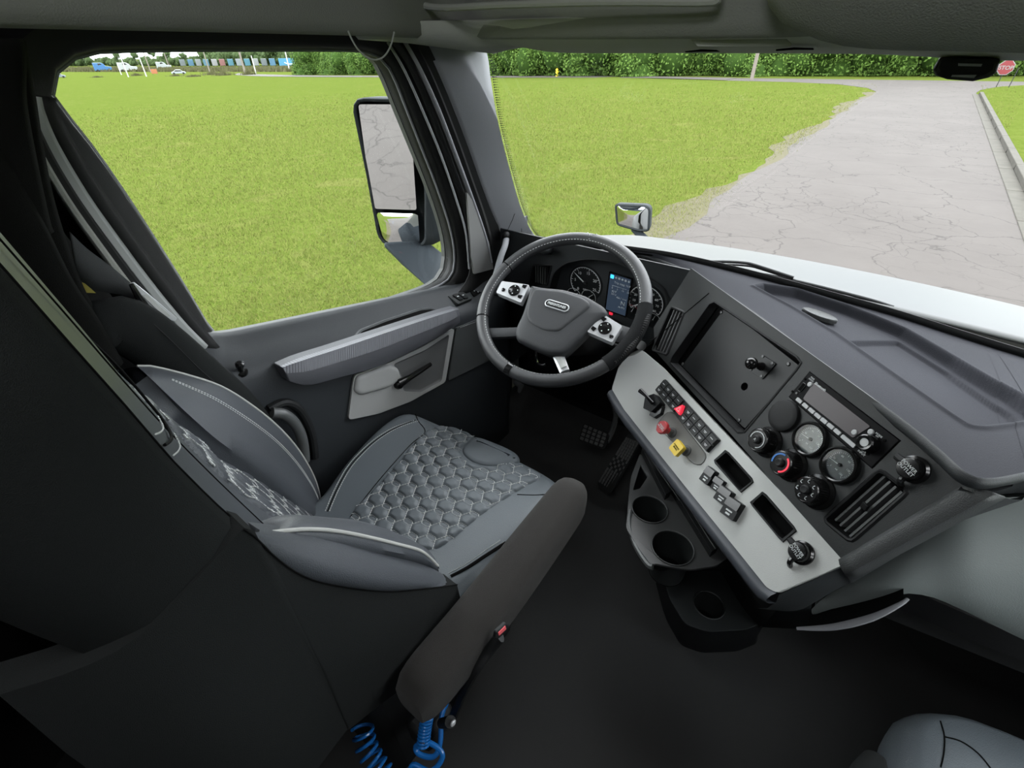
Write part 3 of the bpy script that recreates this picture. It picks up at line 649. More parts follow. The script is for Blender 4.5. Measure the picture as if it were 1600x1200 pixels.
mb = MB(); p = PX(622, 600, -.905); fq = Fr(p, (0, 1, 0), (0, 0, -1)); mb.lathe(fq, 0, 0, [(.014, -.006), (.014, .006), (.010, .012)], 20); obj('latch_base', mb, M['black'], d1)
# forward cloth-textured panel
fp = rpoly(FD2.cs([(711, 512), (748, 497), (768, 560), (699, 594)]), .006); mb = MB(); mb.plate(FD2, fp, w=.006, th=.006); obj('front_panel', mb, mk('woven_grey_panel', (.062, .066, .066), .85, 1, 2000, .2), d1, bevel=.001)
mb = MB(); s0 = FD2.c(716, 509); s1 = FD2.c(746, 498)
for k in range(12):
    t0 = k/12; a = FD2.p(s0[0]+(s1[0]-s0[0])*t0, s0[1]+(s1[1]-s0[1])*t0+.004, .0075); b = FD2.p(s0[0]+(s1[0]-s0[0])*(t0+.05), s0[1]+(s1[1]-s0[1])*(t0+.05)+.004, .0075); mb.tube([a, b], .0006, 5)
obj('stitching', mb, M['thread'], d1, kind='stuff')
# shut line of the door bottom and lock knob
def surf_x(px, py, x): return PX(px, py, x)
p = DS(377, 580); mb = MB()
fk = Fr(p, (0, 1, 0), (1, 0, -.35)); mb.lathe(fk, 0, 0, [(.012, -.006), (.012, .0), (.006, .002), (.0055, .012), (.0085, .016), (.0085, .023), (.005, .026)], 18); obj('lock_knob', mb, M['black'], d1)
# window switches and mirror pad on the front of the sill
sw = Fr(DS(722, 466)+Vector((.001, 0, .002)), (0, 1, -.19), (1, 0, -.30)); q = sw.cs([(700, 462), (722, 455), (738, 466), (716, 475)], .004)
mb = MB(); mb.plate(sw, rpoly(q, .003), w=.004, th=.008); obj('switch_plate', mb, M['panel'], d1, bevel=.001)
cx = sum(a for a, b in q)/4; cy = sum(b for a, b in q)/4
for s_ in (-1, 1):
    mb = MB(); mb.plate(sw, rrect(cx+s_*.012-.009, cy-.016, cx+s_*.012+.009, cy+.016, .003), w=.009, th=.006); obj('window_switch', mb, M['plate'], d1, bevel=.0015)
    mb = MB(); mb.plate(sw, rrect(cx+s_*.012-.004, cy-.002, cx+s_*.012+.004, cy+.001, .0008), w=.0096, th=.0008); obj('switch_mark', mb, M['white'], d1, smooth=0)
q = sw.cs([(732, 452), (746, 447), (756, 455), (741, 462)], .004); cx = sum(a for a, b in q)/4; cy = sum(b for a, b in q)/4
mb = MB(); mb.plate(sw, rpoly(q, .004), w=.004, th=.006); obj('mirror_switch', mb, M['black'], d1, bevel=.001)
for a in range(4):
    mb = MB(); u = cx+.009*math.cos(a*math.pi/2); v = cy+.009*math.sin(a*math.pi/2); mb.plate(sw, circ(u, v, .0022, 8), w=.0046, th=.0008); obj('switch_mark', mb, M['white'], d1, smooth=0)
# door edge aperture: rubber seals and the strip of grey door edge beside the rear of the frame
t1 = thing('trim_2', 'pale door edge strip and seals along the rear of the door window', 'trim', (-.97, .2, 1.1)); del t1['category']; t1['kind'] = 'structure'
e0 = [(52, 150), (60, 180), (85, 235), (130, 310), (180, 380), (230, 446), (280, 505), (320, 545)]
def ribbon(pts, x, w, dx=0, flip=False):
    P = resample(cr_([PX(a, b, x) for a, b in pts], 5), 30); rows = []
    for i, p in enumerate(P):
        t = (P[min(i+1, 29)]-P[max(i-1, 0)]).normalized(); s_ = t.cross(Vector((1, 0, 0))).normalized()
        rows.append([p-s_*w+Vector((-dx, 0, 0)), p-s_*w*.4+Vector((dx*.4, 0, 0)), p+s_*w*.4+Vector((dx*.4, 0, 0)), p+s_*w+Vector((-dx, 0, 0))])
    return rows
mb = MB(); mb.grid(ribbon(e0, -.972, .011, .004)); obj('door_edge', mb, mk('grey_door_edge', (.34, .35, .34), .45), t1, solid=.003)
mb = MB(); mb.grid(ribbon([(a-14, b+3) for a, b in e0], -.968, .009, .004)); obj('seal', mb, M['seal'], t1, solid=.003)
mb = MB(); mb.grid(ribbon([(a-24, b+6) for a, b in e0[1:]], -.962, .006, .003)); obj('aperture_edge', mb, M['head'], t1, solid=.003)
mb = MB(); mb.grid(ribbon([(68, 150), (75, 178), (104, 232), (150, 306), (200, 376), (252, 446), (300, 508), (336, 550)], -.976, .014, .004)); obj('frame_return', mb, M['seal'], t1, solid=.003)
# B pillar wall behind it
mb = MB(); mb.grid([[(-.955, y, z) for z in (0, .4, .8, 1.2, 1.6, 2.05)] for y in (-2, -1, -.4, 0, .12)]+[[(-.962, .12+.09*(1 if z < .95 else .4), z) for z in (0, .4, .8, 1.2, 1.6, 2.05)]]); struct(obj('wall_back_left', mb, M['shell'], solid=.01), 'dark rear side lining')
# ------------------------------------------------------------------ A pillar
t3 = thing('trim_3', 'grey front pillar trim between door window and windscreen', 'trim', (-.95, 1.15, .8)); del t3['category']; t3['kind'] = 'structure'
Lp = resample(cr_([PX(a, b, -.978) for a, b in [(648, 40), (668, 78), (700, 150), (728, 222), (752, 290), (772, 345), (788, 395), (800, 440)]], 5), 30)
Rp = resample(cr_([p for p in [PX(738, 40, -.93), PX(758, 78, -.93), PX(764, 120, -.93), PX(776, 190, -.93), PX(796, 270, -.935), PX(816, 335, -.935), PX(838, 372, -.935), PX(880, 400, -.93)]], 5), 30)
rows = []
for i, (a, b) in enumerate(zip(Lp, Rp)):
    o = (Vector(EYE)-a.lerp(b, .5)).normalized()
    r = []
    for k in range(9):
        t = k/8; r.append(a.lerp(b, t)+o*.004*math.sin(math.pi*t))
    r.append(b-o*.03); rows.append(r)
mb = MB(); mb.grid(rows); obj('pillar_trim', mb, M['pillar'], t3, solid=.004, smooth=60)
# seals between the pillar and the door frame
def seal(px, x, r, mat, nm):
    mb = MB(); mb.tube(resample(cr_([PX(a, b, x) for a, b in px], 5), 36), r, 8, flat=1); return obj(nm, mb, mat, t3)
mb = MB(); La = resample(cr_([PX(a, b, -.992) for a, b in [(590, 45), (615, 70), (640, 110), (668, 176), (700, 260), (724, 330), (735, 385), (732, 430), (712, 462)]], 5), 30)
Lb = resample(cr_([PX(a, b, -.982) for a, b in [(652, 40), (674, 78), (706, 150), (734, 222), (758, 290), (778, 345), (792, 395), (796, 430), (790, 462)]], 5), 30)
rows = [[a.lerp(b, t)+Vector((.010*math.sin(t*math.pi*3)**2, 0, 0)) for t in (0, .12, .25, .37, .5, .62, .75, .87, 1)] for a, b in zip(La, Lb)]
mb.grid(rows); obj('door_seal', mb, M['seal'], t3, solid=.003)
seal([(628, 58), (655, 105), (685, 170), (712, 240), (738, 310), (757, 365), (768, 410)], -.974, .0045, M['pillar'], 'seal_lip')
seal([(606, 66), (632, 110), (660, 172), (690, 245), (714, 315), (728, 365), (733, 420)], -.982, .003, M['pillar'], 'seal_lip')
# grey sail panel ahead of the glass
mb = MB(); sp = [(728, 300), (738, 312), (752, 345), (764, 382), (770, 420), (740, 428), (735, 400), (732, 350)]; FSP = Fr((-.975, 0, 0), (0, 1, 0), (0, 0, -1)); mb.plate(FSP, rpoly(FSP.cs(sp), .004), w=.003, th=.006); obj('sail_panel', mb, mk('light_sail_panel', (.16, .16, .155), .7), t3, bevel=.002)
# trim seam and airbag style tab on the pillar
mb = MB(); mb.tube([p+ (Vector(EYE)-p).normalized()*.0185 for p in cr_([PX(a, b, -.952) for a, b in [(792, 362), (800, 345), (806, 332), (812, 345), (815, 362), (811, 385)]], 5)], .0008, 5); obj('tab_seam', mb, M['dark'], t3)
gh = thing('grab_handle', 'curved grey grab handle at the foot of the front pillar', 'handle', tuple(PX(780, 420, -.93)))
mb = MB(); mb.tube(cr_([PX(791, 372, -.935), PX(789, 384, -.915), PX(783, 400, -.905), PX(776, 425, -.90), PX(768, 452, -.91), PX(764, 470, -.93)], 6), [.010]*31, 12, flat=.8); obj('grip', mb, M['pillar'], gh)
mb = MB(); mb.ball(PX(791, 370, -.937), .017, 14, (.8, 1, 1)); obj('mount', mb, M['seal'], gh)
# ------------------------------------------------------------------ windscreen
base_px = [(838, 372), (900, 378), (960, 385), (1040, 396), (1100, 408), (1190, 430), (1300, 460), (1400, 488), (1500, 520), (1600, 551)]
base = [PY(a, b, 1.36) for a, b in base_px]; base = [Vector((-.99, 1.352, .806))]+base+[Vector((.6, 1.35, .775)), Vector((1.0, 1.28, .75))]
BASE = resample(cr_(base, 6), 60)
rows = []
for p in BASE:
    z1 = 1.40; top = Vector((p.x*.93, p.y-.30-.02*(p.x/1)**2, z1)); rows.append([p.lerp(top, k/8)+Vector((0, .02*math.sin(math.pi*k/8), 0)) for k in range(9)])
w1 = thing('window_1', 'wide curved windscreen with black edge band', 'window', (0, 1.35, .8)); del w1['category']; w1['kind'] = 'structure'
mb = MB(); mb.grid(rows); obj('pane', mb, M['glass'], w1)
mb = MB(); rr = [[r[0]+Vector((0, -.004, -.012)), r[0]+(r[1]-r[0])*.14+Vector((0, -.004, 0))] for r in rows]; mb.grid(rr); obj('black_band', mb, M['matte'], w1, solid=.002)
# dotted edge along the pillar
mb = MB()
for k in range(150):
    t = k/149; i = min(int(t*29), 28); p = Rp[i].lerp(Rp[i+1], t*29-i); d = Vector((1, .5, 0)).normalized()
    for j in range(3):
        q = p+d*(.003+.0045*j)+Vector((0, .012, 0)); e = .0022-.0005*j; n = (Vector(EYE)-q).normalized(); a = n.cross(Vector((0, 0, 1))).normalized(); b = a.cross(n); mb.add([q-a*e, q-b*e, q+a*e, q+b*e], [(0, 1, 2, 3)])
obj('dotted_band', mb, M['matte'], w1, smooth=0, kind='stuff', orient=False)
# ------------------------------------------------------------------ overhead
hd = thing('overhead_console', 'dark overhead console running above the door window and windscreen', 'console', (-.3, .95, 1.37))
def line3(pts, n): return resample(cr_(pts, 6), n)
lip = line3([Vector((-.93, -.6, 1.36)), PX(-200, 35, -.93), PX(0, 38, -.93), PX(300, 45, -.93), PX(520, 51, -.93), PX(600, 54, -.92), PY(700, 58, 1.0), PY(800, 58, 1.0), PY(1000, 57, .98), PY(1245, 53, .96), PY(1450, 40, .95), Vector((.55, .95, 1.37)), Vector((.95, .9, 1.37))], 80)
rows = []
for i, p in enumerate(lip):
    t = (lip[min(i+1, 79)]-lip[max(i-1, 0)]).normalized(); o = Vector((t.y, -t.x, 0)).normalized()   # towards the cab
    rows.append([p-o*.10+Vector((0, 0, .012)), p-o*.02+Vector((0, 0, .001)), p, p+o*.006+Vector((0, 0, .004)), p+o*.012+Vector((0, 0, .02)), p+o*.018+Vector((0, 0, .05)), p+o*.03+Vector((0, 0, .09)), p+o*.07+Vector((0, 0, .14)), p+o*.12+Vector((0, 0, .19)), p+o*.13+Vector((0, 0, .40)), p+o*.10+Vector((0, 0, .70))])
mb = MB(); mb.grid(rows); obj('console_body', mb, M['head'], hd, solid=.004, smooth=60)
# cubby edge
mb = MB(); cy_ = .93
cub = [PY(a, b, .92) for a, b in [(640, -24), (655, 4), (690, 12), (780, 8), (900, 4), (1000, 3), (1105, 3), (1122, -4), (1120, -30)]]
mb.tube(cr_(cub, 5), .006, 8); obj('cubby_edge', mb, M['headl'], hd)
# windscreen header trim with visor recess, map lamp strip and slots
vt = thing('trim_4', 'pale header trim above the windscreen', 'trim', (-.3, 1.06, 1.35)); del vt['category']; vt['kind'] = 'structure'
up = line3([PX(560, 62, -1.0), PY(735, 60, 1.0), PY(820, 60, 1.0), PY(1000, 59, 1.0), PY(1245, 56, 1.0), PY(1600, 50, 1.0), Vector((.95, .95, 1.38))], 50)
lo = line3([PY(740, 62, 1.14), PY(762, 84, 1.10), PY(790, 79, 1.08), PY(835, 72, 1.08), PY(850, 80, 1.08), PY(900, 83, 1.08), PY(1100, 83, 1.08), PY(1300, 84, 1.08), PY(1400, 86, 1.08), PY(1500, 92, 1.08), PY(1600, 95, 1.08), Vector((.95, 1.02, 1.31))], 50)
mb = MB(); mb.grid([[a+Vector((0, -.03, .03)), a, a.lerp(b, .5)+Vector((0, -.004, -.003)), b, b+Vector((0, .03, .02)), b+Vector((0, .06, .10))] for a, b in zip(up, lo)]); obj('header_trim', mb, mk('header_trim_grey', (.55, .56, .51), .7, .5, 500), vt, solid=.004, smooth=50)
FH = Fr(PY(1155, 69, 1.05), (1, 0, .0), (0, .55, -.3)); mb = MB()
def hpoly(px, y): return [PY(a, b, y) for a, b in px]
def hplate(nm, px, y, mat, par, th=.006):
    P = hpoly(px, y); B = [p+Vector((0, th, 0)) for p in P]; mb = MB(); mb.rings([B, P], True, True); return obj(nm, mb, mat, par, bevel=.001)
hplate('label_strip', [(1079, 62), (1228, 61), (1236, 68), (1235, 73), (1090, 73)], .985, M['headl'], vt)
hplate('slot', [(1070, 80), (1095, 77), (1118, 78), (1124, 81), (1095, 81), (1070, 82)], 1.02, M['dark'], vt)
hplate('slot', [(1212, 77), (1240, 74), (1270, 75), (1271, 78), (1240, 78), (1212, 80)], 1.02, M['dark'], vt)
# the big dark visor bulge on the right
vis = thing('overhead_locker', 'dark rounded overhead locker bulging down above the passenger side', 'locker', (.05, .8, 1.35))
ol = line3([PY(1195, -30, .90), PY(1200, 8, .90), PY(1225, 38, .90), PY(1290, 66, .90), PY(1365, 77, .90), PY(1480, 80, .90), PY(1600, 83, .90), PY(1760, 88, .90), Vector((.9, .86, 1.30))], 40)
rows = []
for i, p in enumerate(ol):
    k = min(1, i/14); rows.append([p+Vector((.02, .10, .03)), p+Vector((0, .02, 0)), p, p+Vector((.015*(1-k), -.015, .008)), p+Vector((.04*(1-k), -.05, .03)), p+Vector((.08*(1-k), -.09, .08)), p+Vector((.12*(1-k), -.12, .16)), p+Vector((.12*(1-k), -.12, .45))])
mb = MB(); mb.grid(rows); obj('locker_shell', mb, M['head'], vis, solid=.004, smooth=60)
mb = MB(); mb.tube([ol[i]+Vector((0, .012, -.003)) for i in range(18, 40)], .0035, 6); obj('locker_seam', mb, M['dark'], vis)
dc_ = thing('dash_camera', 'black rounded sensor camera hung from the windscreen header', 'camera', tuple(PY(1512, 100, 1.10)))
Pc = [(1457, 108), (1468, 90), (1564, 92), (1557, 114), (1546, 121), (1520, 127), (1480, 124), (1462, 118)]
f1 = [PY(a, b, 1.06) for a, b in Pc]; f2 = [p+Vector((0, .05, 0)) for p in f1]; c0 = sum(f1, Vector())/8
mb = MB(); mb.rings([f2, f1, [p.lerp(c0, .15)+Vector((0, -.004, 0)) for p in f1]], True, True); obj('housing', mb, M['matte'], dc_, bevel=.004)
for a in ([(1497, 99), (1535, 100), (1533, 104), (1497, 103)], [(1488, 117), (1526, 117), (1522, 122), (1486, 120)]):
    P = [PY(x, y, 1.052) for x, y in a]; mb = MB(); mb.rings([[p+Vector((0, .006, 0)) for p in P], P], True, True); obj('vent_slot', mb, M['pillar'], dc_, smooth=0)
wl = thing('wire_loop', 'thin wire loop hanging from the header over the door window', 'wire', tuple(PX(582, 60, -.90)))
mb = MB(); mb.tube(cr_([PX(a, b, -.90) for a, b in [(544, 48), (549, 60), (560, 78), (576, 91), (590, 93), (602, 86), (611, 70), (616, 50)]], 6), .0016, 6); obj('wire', mb, M['lgrey'], wl)
# ================================================================== TRUCK OUTSIDE
th = thing('truck_hood', 'white sloping truck hood beyond the windscreen', 'hood', (-.05, 1.4, .5))
def hz(x, y):
    t = (y-1.38)/1.22; c = .815-.03*t-.30*t**1.35; s_ = abs(x+.12)/.85; z = c-.035*s_**2-.10*max(0, s_-.85)**1.5*3
    if t > .9: z -= (t-.9)**2*3.0
    return z
rows = []
for i in range(31):
    t = i/30; y = 1.385+t*1.27; wd = .93-.05*t; rows.append([(-.10+wd*u, y, hz(-.10+wd*u, y)) for u in [k/24*2-1 for k in range(25)]])
rows = rows+[[(x*.995, y+.02, z-.5) for x, y, z in rows[-1]]]
mb = MB(); mb.grid(rows); obj('hood_panel', mb, M['paint'], th, solid=.006, smooth=60)
mb = MB(); mb.grid([[(-1.02, y, hz(-1.0, y)+.0), (-1.10, y, hz(-1, y)-.10), (-1.14, y, -.2), (-1.14, y, -1.0)] for y in (1.4, 1.7, 2.0, 2.3, 2.6)]); obj('fender', mb, M['paint'], th, solid=.006)
# cowl between glass and hood
mb = MB(); mb.grid([[p+Vector((0, .0, -.02)), p+Vector((0, .035, -.022)), p+Vector((0, .05, -.06))] for p in BASE]); obj('cowl_strip', mb, M['rubber'], th, solid=.004)
for lbl, pts in (('long black wiper blade resting along the windscreen base', [(1165, 424), (1210, 432), (1260, 443), (1320, 458), (1365, 470), (1396, 480)]), ('short wiper arm beyond the long blade', [(1104, 409), (1135, 409), (1165, 411), (1185, 416), (1240, 434)])):
    wp = thing('wiper', lbl, 'wiper', tuple(PY(pts[0][0], pts[0][1], 1.42)))
    P = [PY(a, b, 1.42+.0*i) for i, (a, b) in enumerate(pts)]; mb = MB(); mb.tube(cr_(P, 5), .0042, 8); obj('arm', mb, M['matte'], wp)
    mb = MB(); mb.tube([p+Vector((.01, .004, -.008)) for p in cr_(P, 5)], .0028, 6); obj('blade', mb, M['rubber'], wp)
# ---- side mirror
sm = thing('side_mirror', 'tall black truck side mirror on a swept arm beyond the door window', 'mirror', (-1.45, 1.2, .6))
mc = PX(607, 245, -1.45)
Fa = (Vector(EYE)-mc).normalized()
# the face is turned so that the eye sees the road behind and left of the truck
inc = (mc-Vector(EYE)).normalized(); out = (Vector((-1.95, -3.6, GZ))-mc).normalized(); nm_ = (out-inc).normalized()
upv = Vector((0, 0, 1)); upv = (upv-nm_*upv.dot(nm_)).normalized(); FM = Fr(mc, -nm_.cross(upv) if True else 0, -upv)
if FM.n.dot(nm_) < 0: FM = Fr(mc, nm_.cross(upv), -upv)
ho = rpoly(FM.cs([(551, 168), (556, 155), (566, 152), (640, 154), (654, 160), (660, 175), (668, 300), (668, 375), (660, 386), (640, 387), (602, 383), (590, 368), (572, 270)]), .012)
ho = [(p.x, p.y) for p in resample([Vector(p) for p in ho], 60, True)]
HD = Vector((.10, .99, -.06)).normalized(); mb = MB(); mb.rings([[FM.p(u, v, .0) for u, v in inset(ho, .012)], [FM.p(u, v, .006) for u, v in inset(ho, .006)], [FM.p(u, v, .006) for u, v in inset(ho, .002)], [FM.p(u, v, .0) for u, v in ho], [FM.p(u, v, 0)+HD*.06 for u, v in inset(ho, -.003)], [FM.p(u, v, 0)+HD*.115 for u, v in inset(ho, .006)], [FM.p(u, v, 0)+HD*.145 for u, v in inset(ho, .04)]], True); obj('housing', mb, M['mirrh'], sm, smooth=50)
g1 = rpoly(FM.cs([(560, 163), (634, 163), (641, 175), (651, 328), (586, 326), (572, 250)]), .01); mb = MB(); mb.plate(FM, g1, w=.001, th=.003); obj('mirror_glass', mb, M['mirror'], sm, smooth=0)
g2 = FM.cs([(588, 332), (653, 334), (656, 378), (648, 382), (606, 379), (598, 370)]); g2 = [(p.x, p.y) for p in resample([Vector(p) for p in rpoly(g2, .01)], 40, True)]
gx = sum(p[0] for p in g2)/40; gy = sum(p[1] for p in g2)/40
mb = MB(); mb.rings([[FM.p(gx+(u-gx)*s_, gy+(v-gy)*s_, .001+.012*(1-s_*s_)) for u, v in g2] for s_ in (1, .85, .7, .55, .4, .25, .1)]); obj('convex_glass', mb, M['mirror'], sm, smooth=80)
ap = [PX(a, b, -1.45) for a, b in [(600, 372), (640, 380), (665, 372)]]
arm = [[PX(598, 378, -1.44), PX(664, 374, -1.44), PX(664, 380, -1.50), PX(598, 384, -1.50)], [PX(628, 410, -1.38), PX(688, 393, -1.38), PX(688, 397, -1.44), PX(628, 414, -1.44)], [PX(665, 445, -1.25), PX(725, 425, -1.25), PX(725, 425, -1.31), PX(665, 446, -1.31)], [PX(690, 470, -1.13), PX(760, 455, -1.13), PX(760, 455, -1.19), PX(690, 470, -1.19)]]
mb = MB(); mb.rings(arm, True, True); obj('arm', mb, M['mirra'], sm, bevel=.012, sub=0)
# ---- hood mirror
hm = thing('hood_mirror', 'small square convex mirror standing on the hood fender', 'mirror', tuple(PY(1020, 385, 2.45)))
mc = PY(988, 342, 2.45); inc = (mc-Vector(EYE)).normalized(); out = (Vector((-2.2, -1.2, GZ))-mc).normalized(); nm_ = (out-inc).normalized(); upv = Vector((0, 0, 1)); upv = (upv-nm_*upv.dot(nm_)).normalized()
FQ = Fr(mc, nm_.cross(upv), -upv)
if FQ.n.dot(nm_) < 0: FQ = Fr(mc, -nm_.cross(upv), -upv)
ho = rpoly(FQ.cs([(960, 318), (1010, 320), (1017, 326), (1015, 362), (998, 362), (963, 352)]), .02); ho = [(p.x, p.y) for p in resample([Vector(p) for p in ho], 48, True)]
mb = MB(); mb.rings([[FQ.p(u, v, 0) for u, v in inset(ho, .014)], [FQ.p(u, v, .006) for u, v in inset(ho, .007)], [FQ.p(u, v, 0) for u, v in ho], [FQ.p(u, v, -.04) for u, v in inset(ho, .006)], [FQ.p(u, v, -.07) for u, v in inset(ho, .04)]], True); obj('housing', mb, M['mirrh'], hm, smooth=50)
gi = inset(ho, .012); gx = sum(p[0] for p in gi)/48; gy = sum(p[1] for p in gi)/48; mb = MB(); mb.rings([[FQ.p(gx+(u-gx)*s_, gy+(v-gy)*s_, .001+.010*(1-s_*s_)) for u, v in gi] for s_ in (1, .85, .7, .55, .4, .25, .1)]); obj('convex_glass', mb, M['mirror'], hm, smooth=80)
mb = MB(); mb.rings([[PY(985, 358, 2.47), PY(1003, 360, 2.47), PY(1003, 362, 2.52), PY(985, 360, 2.52)], [PY(1000, 374, 2.46), PY(1020, 376, 2.46), PY(1020, 378, 2.52), PY(1000, 376, 2.52)], [PY(1006, 392, 2.40), PY(1040, 392, 2.40), PY(1040, 394, 2.5), PY(1006, 394, 2.5)]], True, True); obj('arm', mb, M['mirra'], hm, bevel=.008)
# ================================================================== DASHBOARD
UU = Vector((.756, -.654, 0)); HH = Vector((.654, .756, 0))
PC = Fr((-.003, .890, .858), UU, (-.266, -.307, -.914))              # centre panel (radio, gauges)
PQ = Fr((-.0785, .867, .697), UU, -HH*math.cos(math.radians(55))-Vector((0, 0, 1))*math.sin(math.radians(55)))  # grey control panel
FCY = 1.235
PF_ = Fr((-.6, FCY, .75), (1, 0, 0), (0, .10, -1))                       # driver fascia
FCL = Fr((-.6, 1.275, .75), (1, 0, 0), (0, .10, -1))                     # instrument cluster face
da = thing('dashboard', 'wraparound charcoal truck dashboard with grey control strip and soft top', 'dashboard', (-.3, 1.2, .45))
def line(ps, n): return resample(cr_(ps, 5), n)
def sd_poly(x, y, P):
    d = 1e9; ins = False; n = len(P)
    for i in range(n):
        ax, ay = P[i]; bx, by = P[(i+1) % n]; ex, ey = bx-ax, by-ay; wx, wy = x-ax, y-ay
        t = max(0, min(1, (wx*ex+wy*ey)/(ex*ex+ey*ey+1e-12))); dx, dy = wx-ex*t, wy-ey*t; d = min(d, dx*dx+dy*dy)
        if (ay > y) != (by > y) and x < (bx-ax)*(y-ay)/(by-ay)+ax: ins = not ins
    return (-1 if ins else 1)*math.sqrt(d)
def padz(y): return .885-.10*(y-.8)
def PADP(px, py):                                                       # pixel on the sloping dash top
    d = Vector(ray(px, py)); t = (padz(0)-EYE[2])/(d.z+.10*d.y); return Vector(EYE)+d*t
rear_px = [(850, 388), (872, 383), (920, 380), (982, 389), (1050, 412), (1100, 436), (1180, 488), (1260, 547), (1400, 647), (1470, 703), (1510, 738), (1545, 747), (1600, 738), (1680, 722)]
REAR = [PADP(a, b) for a, b in rear_px]
REAR = resample(cr_([Vector((-.95, 1.31, padz(1.31))), Vector((-.86, 1.25, padz(1.25)))]+REAR+[Vector((.75, .95, padz(.95))), Vector((1.0, .98, padz(.98)))], 6), 420)
FRT = resample(cr_([p+Vector((0, -.01, -.006)) for p in base], 6), 420)
# match front samples to rear samples by x so rows run fore and aft
def at_x(P, x):
    for a, b in zip(P, P[1:]):
        if (a.x-x)*(b.x-x) <= 0 and abs(b.x-a.x) > 1e-9: return a.lerp(b, (x-a.x)/(b.x-a.x))
    return P[0].copy() if x < P[0].x else P[-1].copy()
tray = [(p.x, p.y) for p in [PADP(a, b) for a, b in [(1178, 452), (1192, 448), (1245, 451), (1330, 474), (1420, 506), (1500, 548), (1600, 608), (1640, 636), (1640, 650), (1600, 655), (1540, 663), (1518, 662), (1490, 645), (1420, 598), (1310, 523), (1240, 483)]]]
tray2 = [(p.x, p.y) for p in [PADP(a, b) for a, b in [(1312, 522), (1414, 513), (1500, 560), (1600, 628), (1612, 640), (1560, 652), (1532, 656), (1500, 640), (1420, 590)]]]
rim = tray
def ss(e0, e1, x):
    t = max(0, min(1, (x-e0)/(e1-e0))); return t*t*(3-2*t)
rows = []; NV = 200
for a in REAR:
    f = at_x(FRT, a.x+(.02 if a.x < .3 else 0)); row = []
    for k in range(NV+1):
        t = k/NV; p = a.lerp(f, t); z = p.z+.006*math.sin(math.pi*min(1, t*1.0))
        if p.x > -.25:
            d = sd_poly(p.x, p.y, tray); d2 = sd_poly(p.x, p.y, tray2)
            z += .004*math.exp(-((d-.004)/.005)**2)-.020*ss(0, .013, -d)-.008*ss(0, .008, -d2)
        row.append((p.x, p.y, z))
    rows.append(row)
mb = MB(); mb.grid(rows); obj('dash_top', mb, M['pad'], da, smooth=60)
# rolled rear edge of the top
rows = []
def tan_at(i, P): return (P[min(i+1, len(P)-1)]-P[max(i-1, 0)]).normalized()
for i, a in enumerate(REAR):
    t = tan_at(i, REAR); o = Vector((t.y, -t.x, 0)).normalized()          # outward, towards the cab
    rows.append([a, a+o*.003+Vector((0, 0, -.001)), a+o*.006+Vector((0, 0, -.005)), a+o*.006+Vector((0, 0, -.010)), a+o*.003+Vector((0, 0, -.017)), a-o*.006+Vector((0, 0, -.023)), a-o*.03+Vector((0, 0, -.029)), a-o*.07+Vector((0, 0, -.034))])
mb = MB(); mb.grid(rows); obj('rolled_edge', mb, M['dash'], da, smooth=60)
# oval plaque in the tray
c = PADP(1280, 493); fo = Fr(c+Vector((0, 0, -.012)), (.93, -.36, 0), (-.36, -.93, .093)); q = fo.c(1280, 493)
mb = MB(); mb.rings([[fo.p(q[0]+math.cos(a)*.040*s_, q[1]+math.sin(a)*.019*s_, w) for a in [2*math.pi*k/40 for k in range(40)]] for s_, w in ((1, -.004), (1, .003), (.94, .005), (.88, .0045))]); obj('oval_plaque', mb, mk('mottled_silver_plaque', (.09, .095, .095), .6, spec=.2, var=1, col2=(.018, .018, .018), vscale=90), da)
# ------------------------------------------------------------------ driver fascia with cluster opening and vent
def mirror_loop(fr, px, n=64, r=.01, w=0):
    q = rpoly(fr.cs(px, w), r); return [(p.x, p.y) for p in resample([Vector(a) for a in q], n, True)]
lv = mirror_loop(PF_, [(833, 414), (862, 414), (855, 446), (826, 448)], 40, .006)
co = mirror_loop(PF_, [(866, 425), (885, 410), (920, 404), (960, 408), (1005, 428), (1040, 452), (1045, 478), (1022, 535), (1000, 545), (880, 500), (855, 470)], 72, .02)
fo_ = [(-.40, -.115), (.265, -.115), (.245, .0), (.215, .12), (.10, .16), (-.38, .16)]
mb = MB(); mb.plate(PF_, rpoly(fo_, .01), [co, lv], th=.004); obj('driver_fascia', mb, M['dash'], da, smooth=30)
ci = [PF_.p(u, v, -.0) for u, v in co]
mb = MB(); mb.rings([[PF_.p(u, v, .003) for u, v in inset(co, -.004)], [PF_.p(u, v, .004) for u, v in co], [FCL.p(*FCL_, -.004) for FCL_ in [( (PF_.p(u, v)-FCL.o).dot(FCL.u), (PF_.p(u, v)-FCL.o).dot(FCL.v)) for u, v in inset(co, .004)]]], False); obj('cluster_surround', mb, M['matte'], da, smooth=50)
def airvent(fr, loop, nsl, along_v, mat_frame, w=.0, lean=0.0, split=True):
    """rounded vent: frame lip, black duct, blades (along v or u)"""
    v_ = obj('air_vent', MB().rings([[fr.p(u, v, w) for u, v in inset(loop, -.003)], [fr.p(u, v, w+.003) for u, v in loop], [fr.p(u, v, w+.002) for u, v in inset(loop, .003)], [fr.p(u, v, w-.03) for u, v in inset(loop, .005)]]), mat_frame, da, smooth=50)
    us = [p[0] for p in loop]; vs = [p[1] for p in loop]
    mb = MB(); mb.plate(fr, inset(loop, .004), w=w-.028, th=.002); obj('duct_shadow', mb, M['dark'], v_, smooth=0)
    return v_
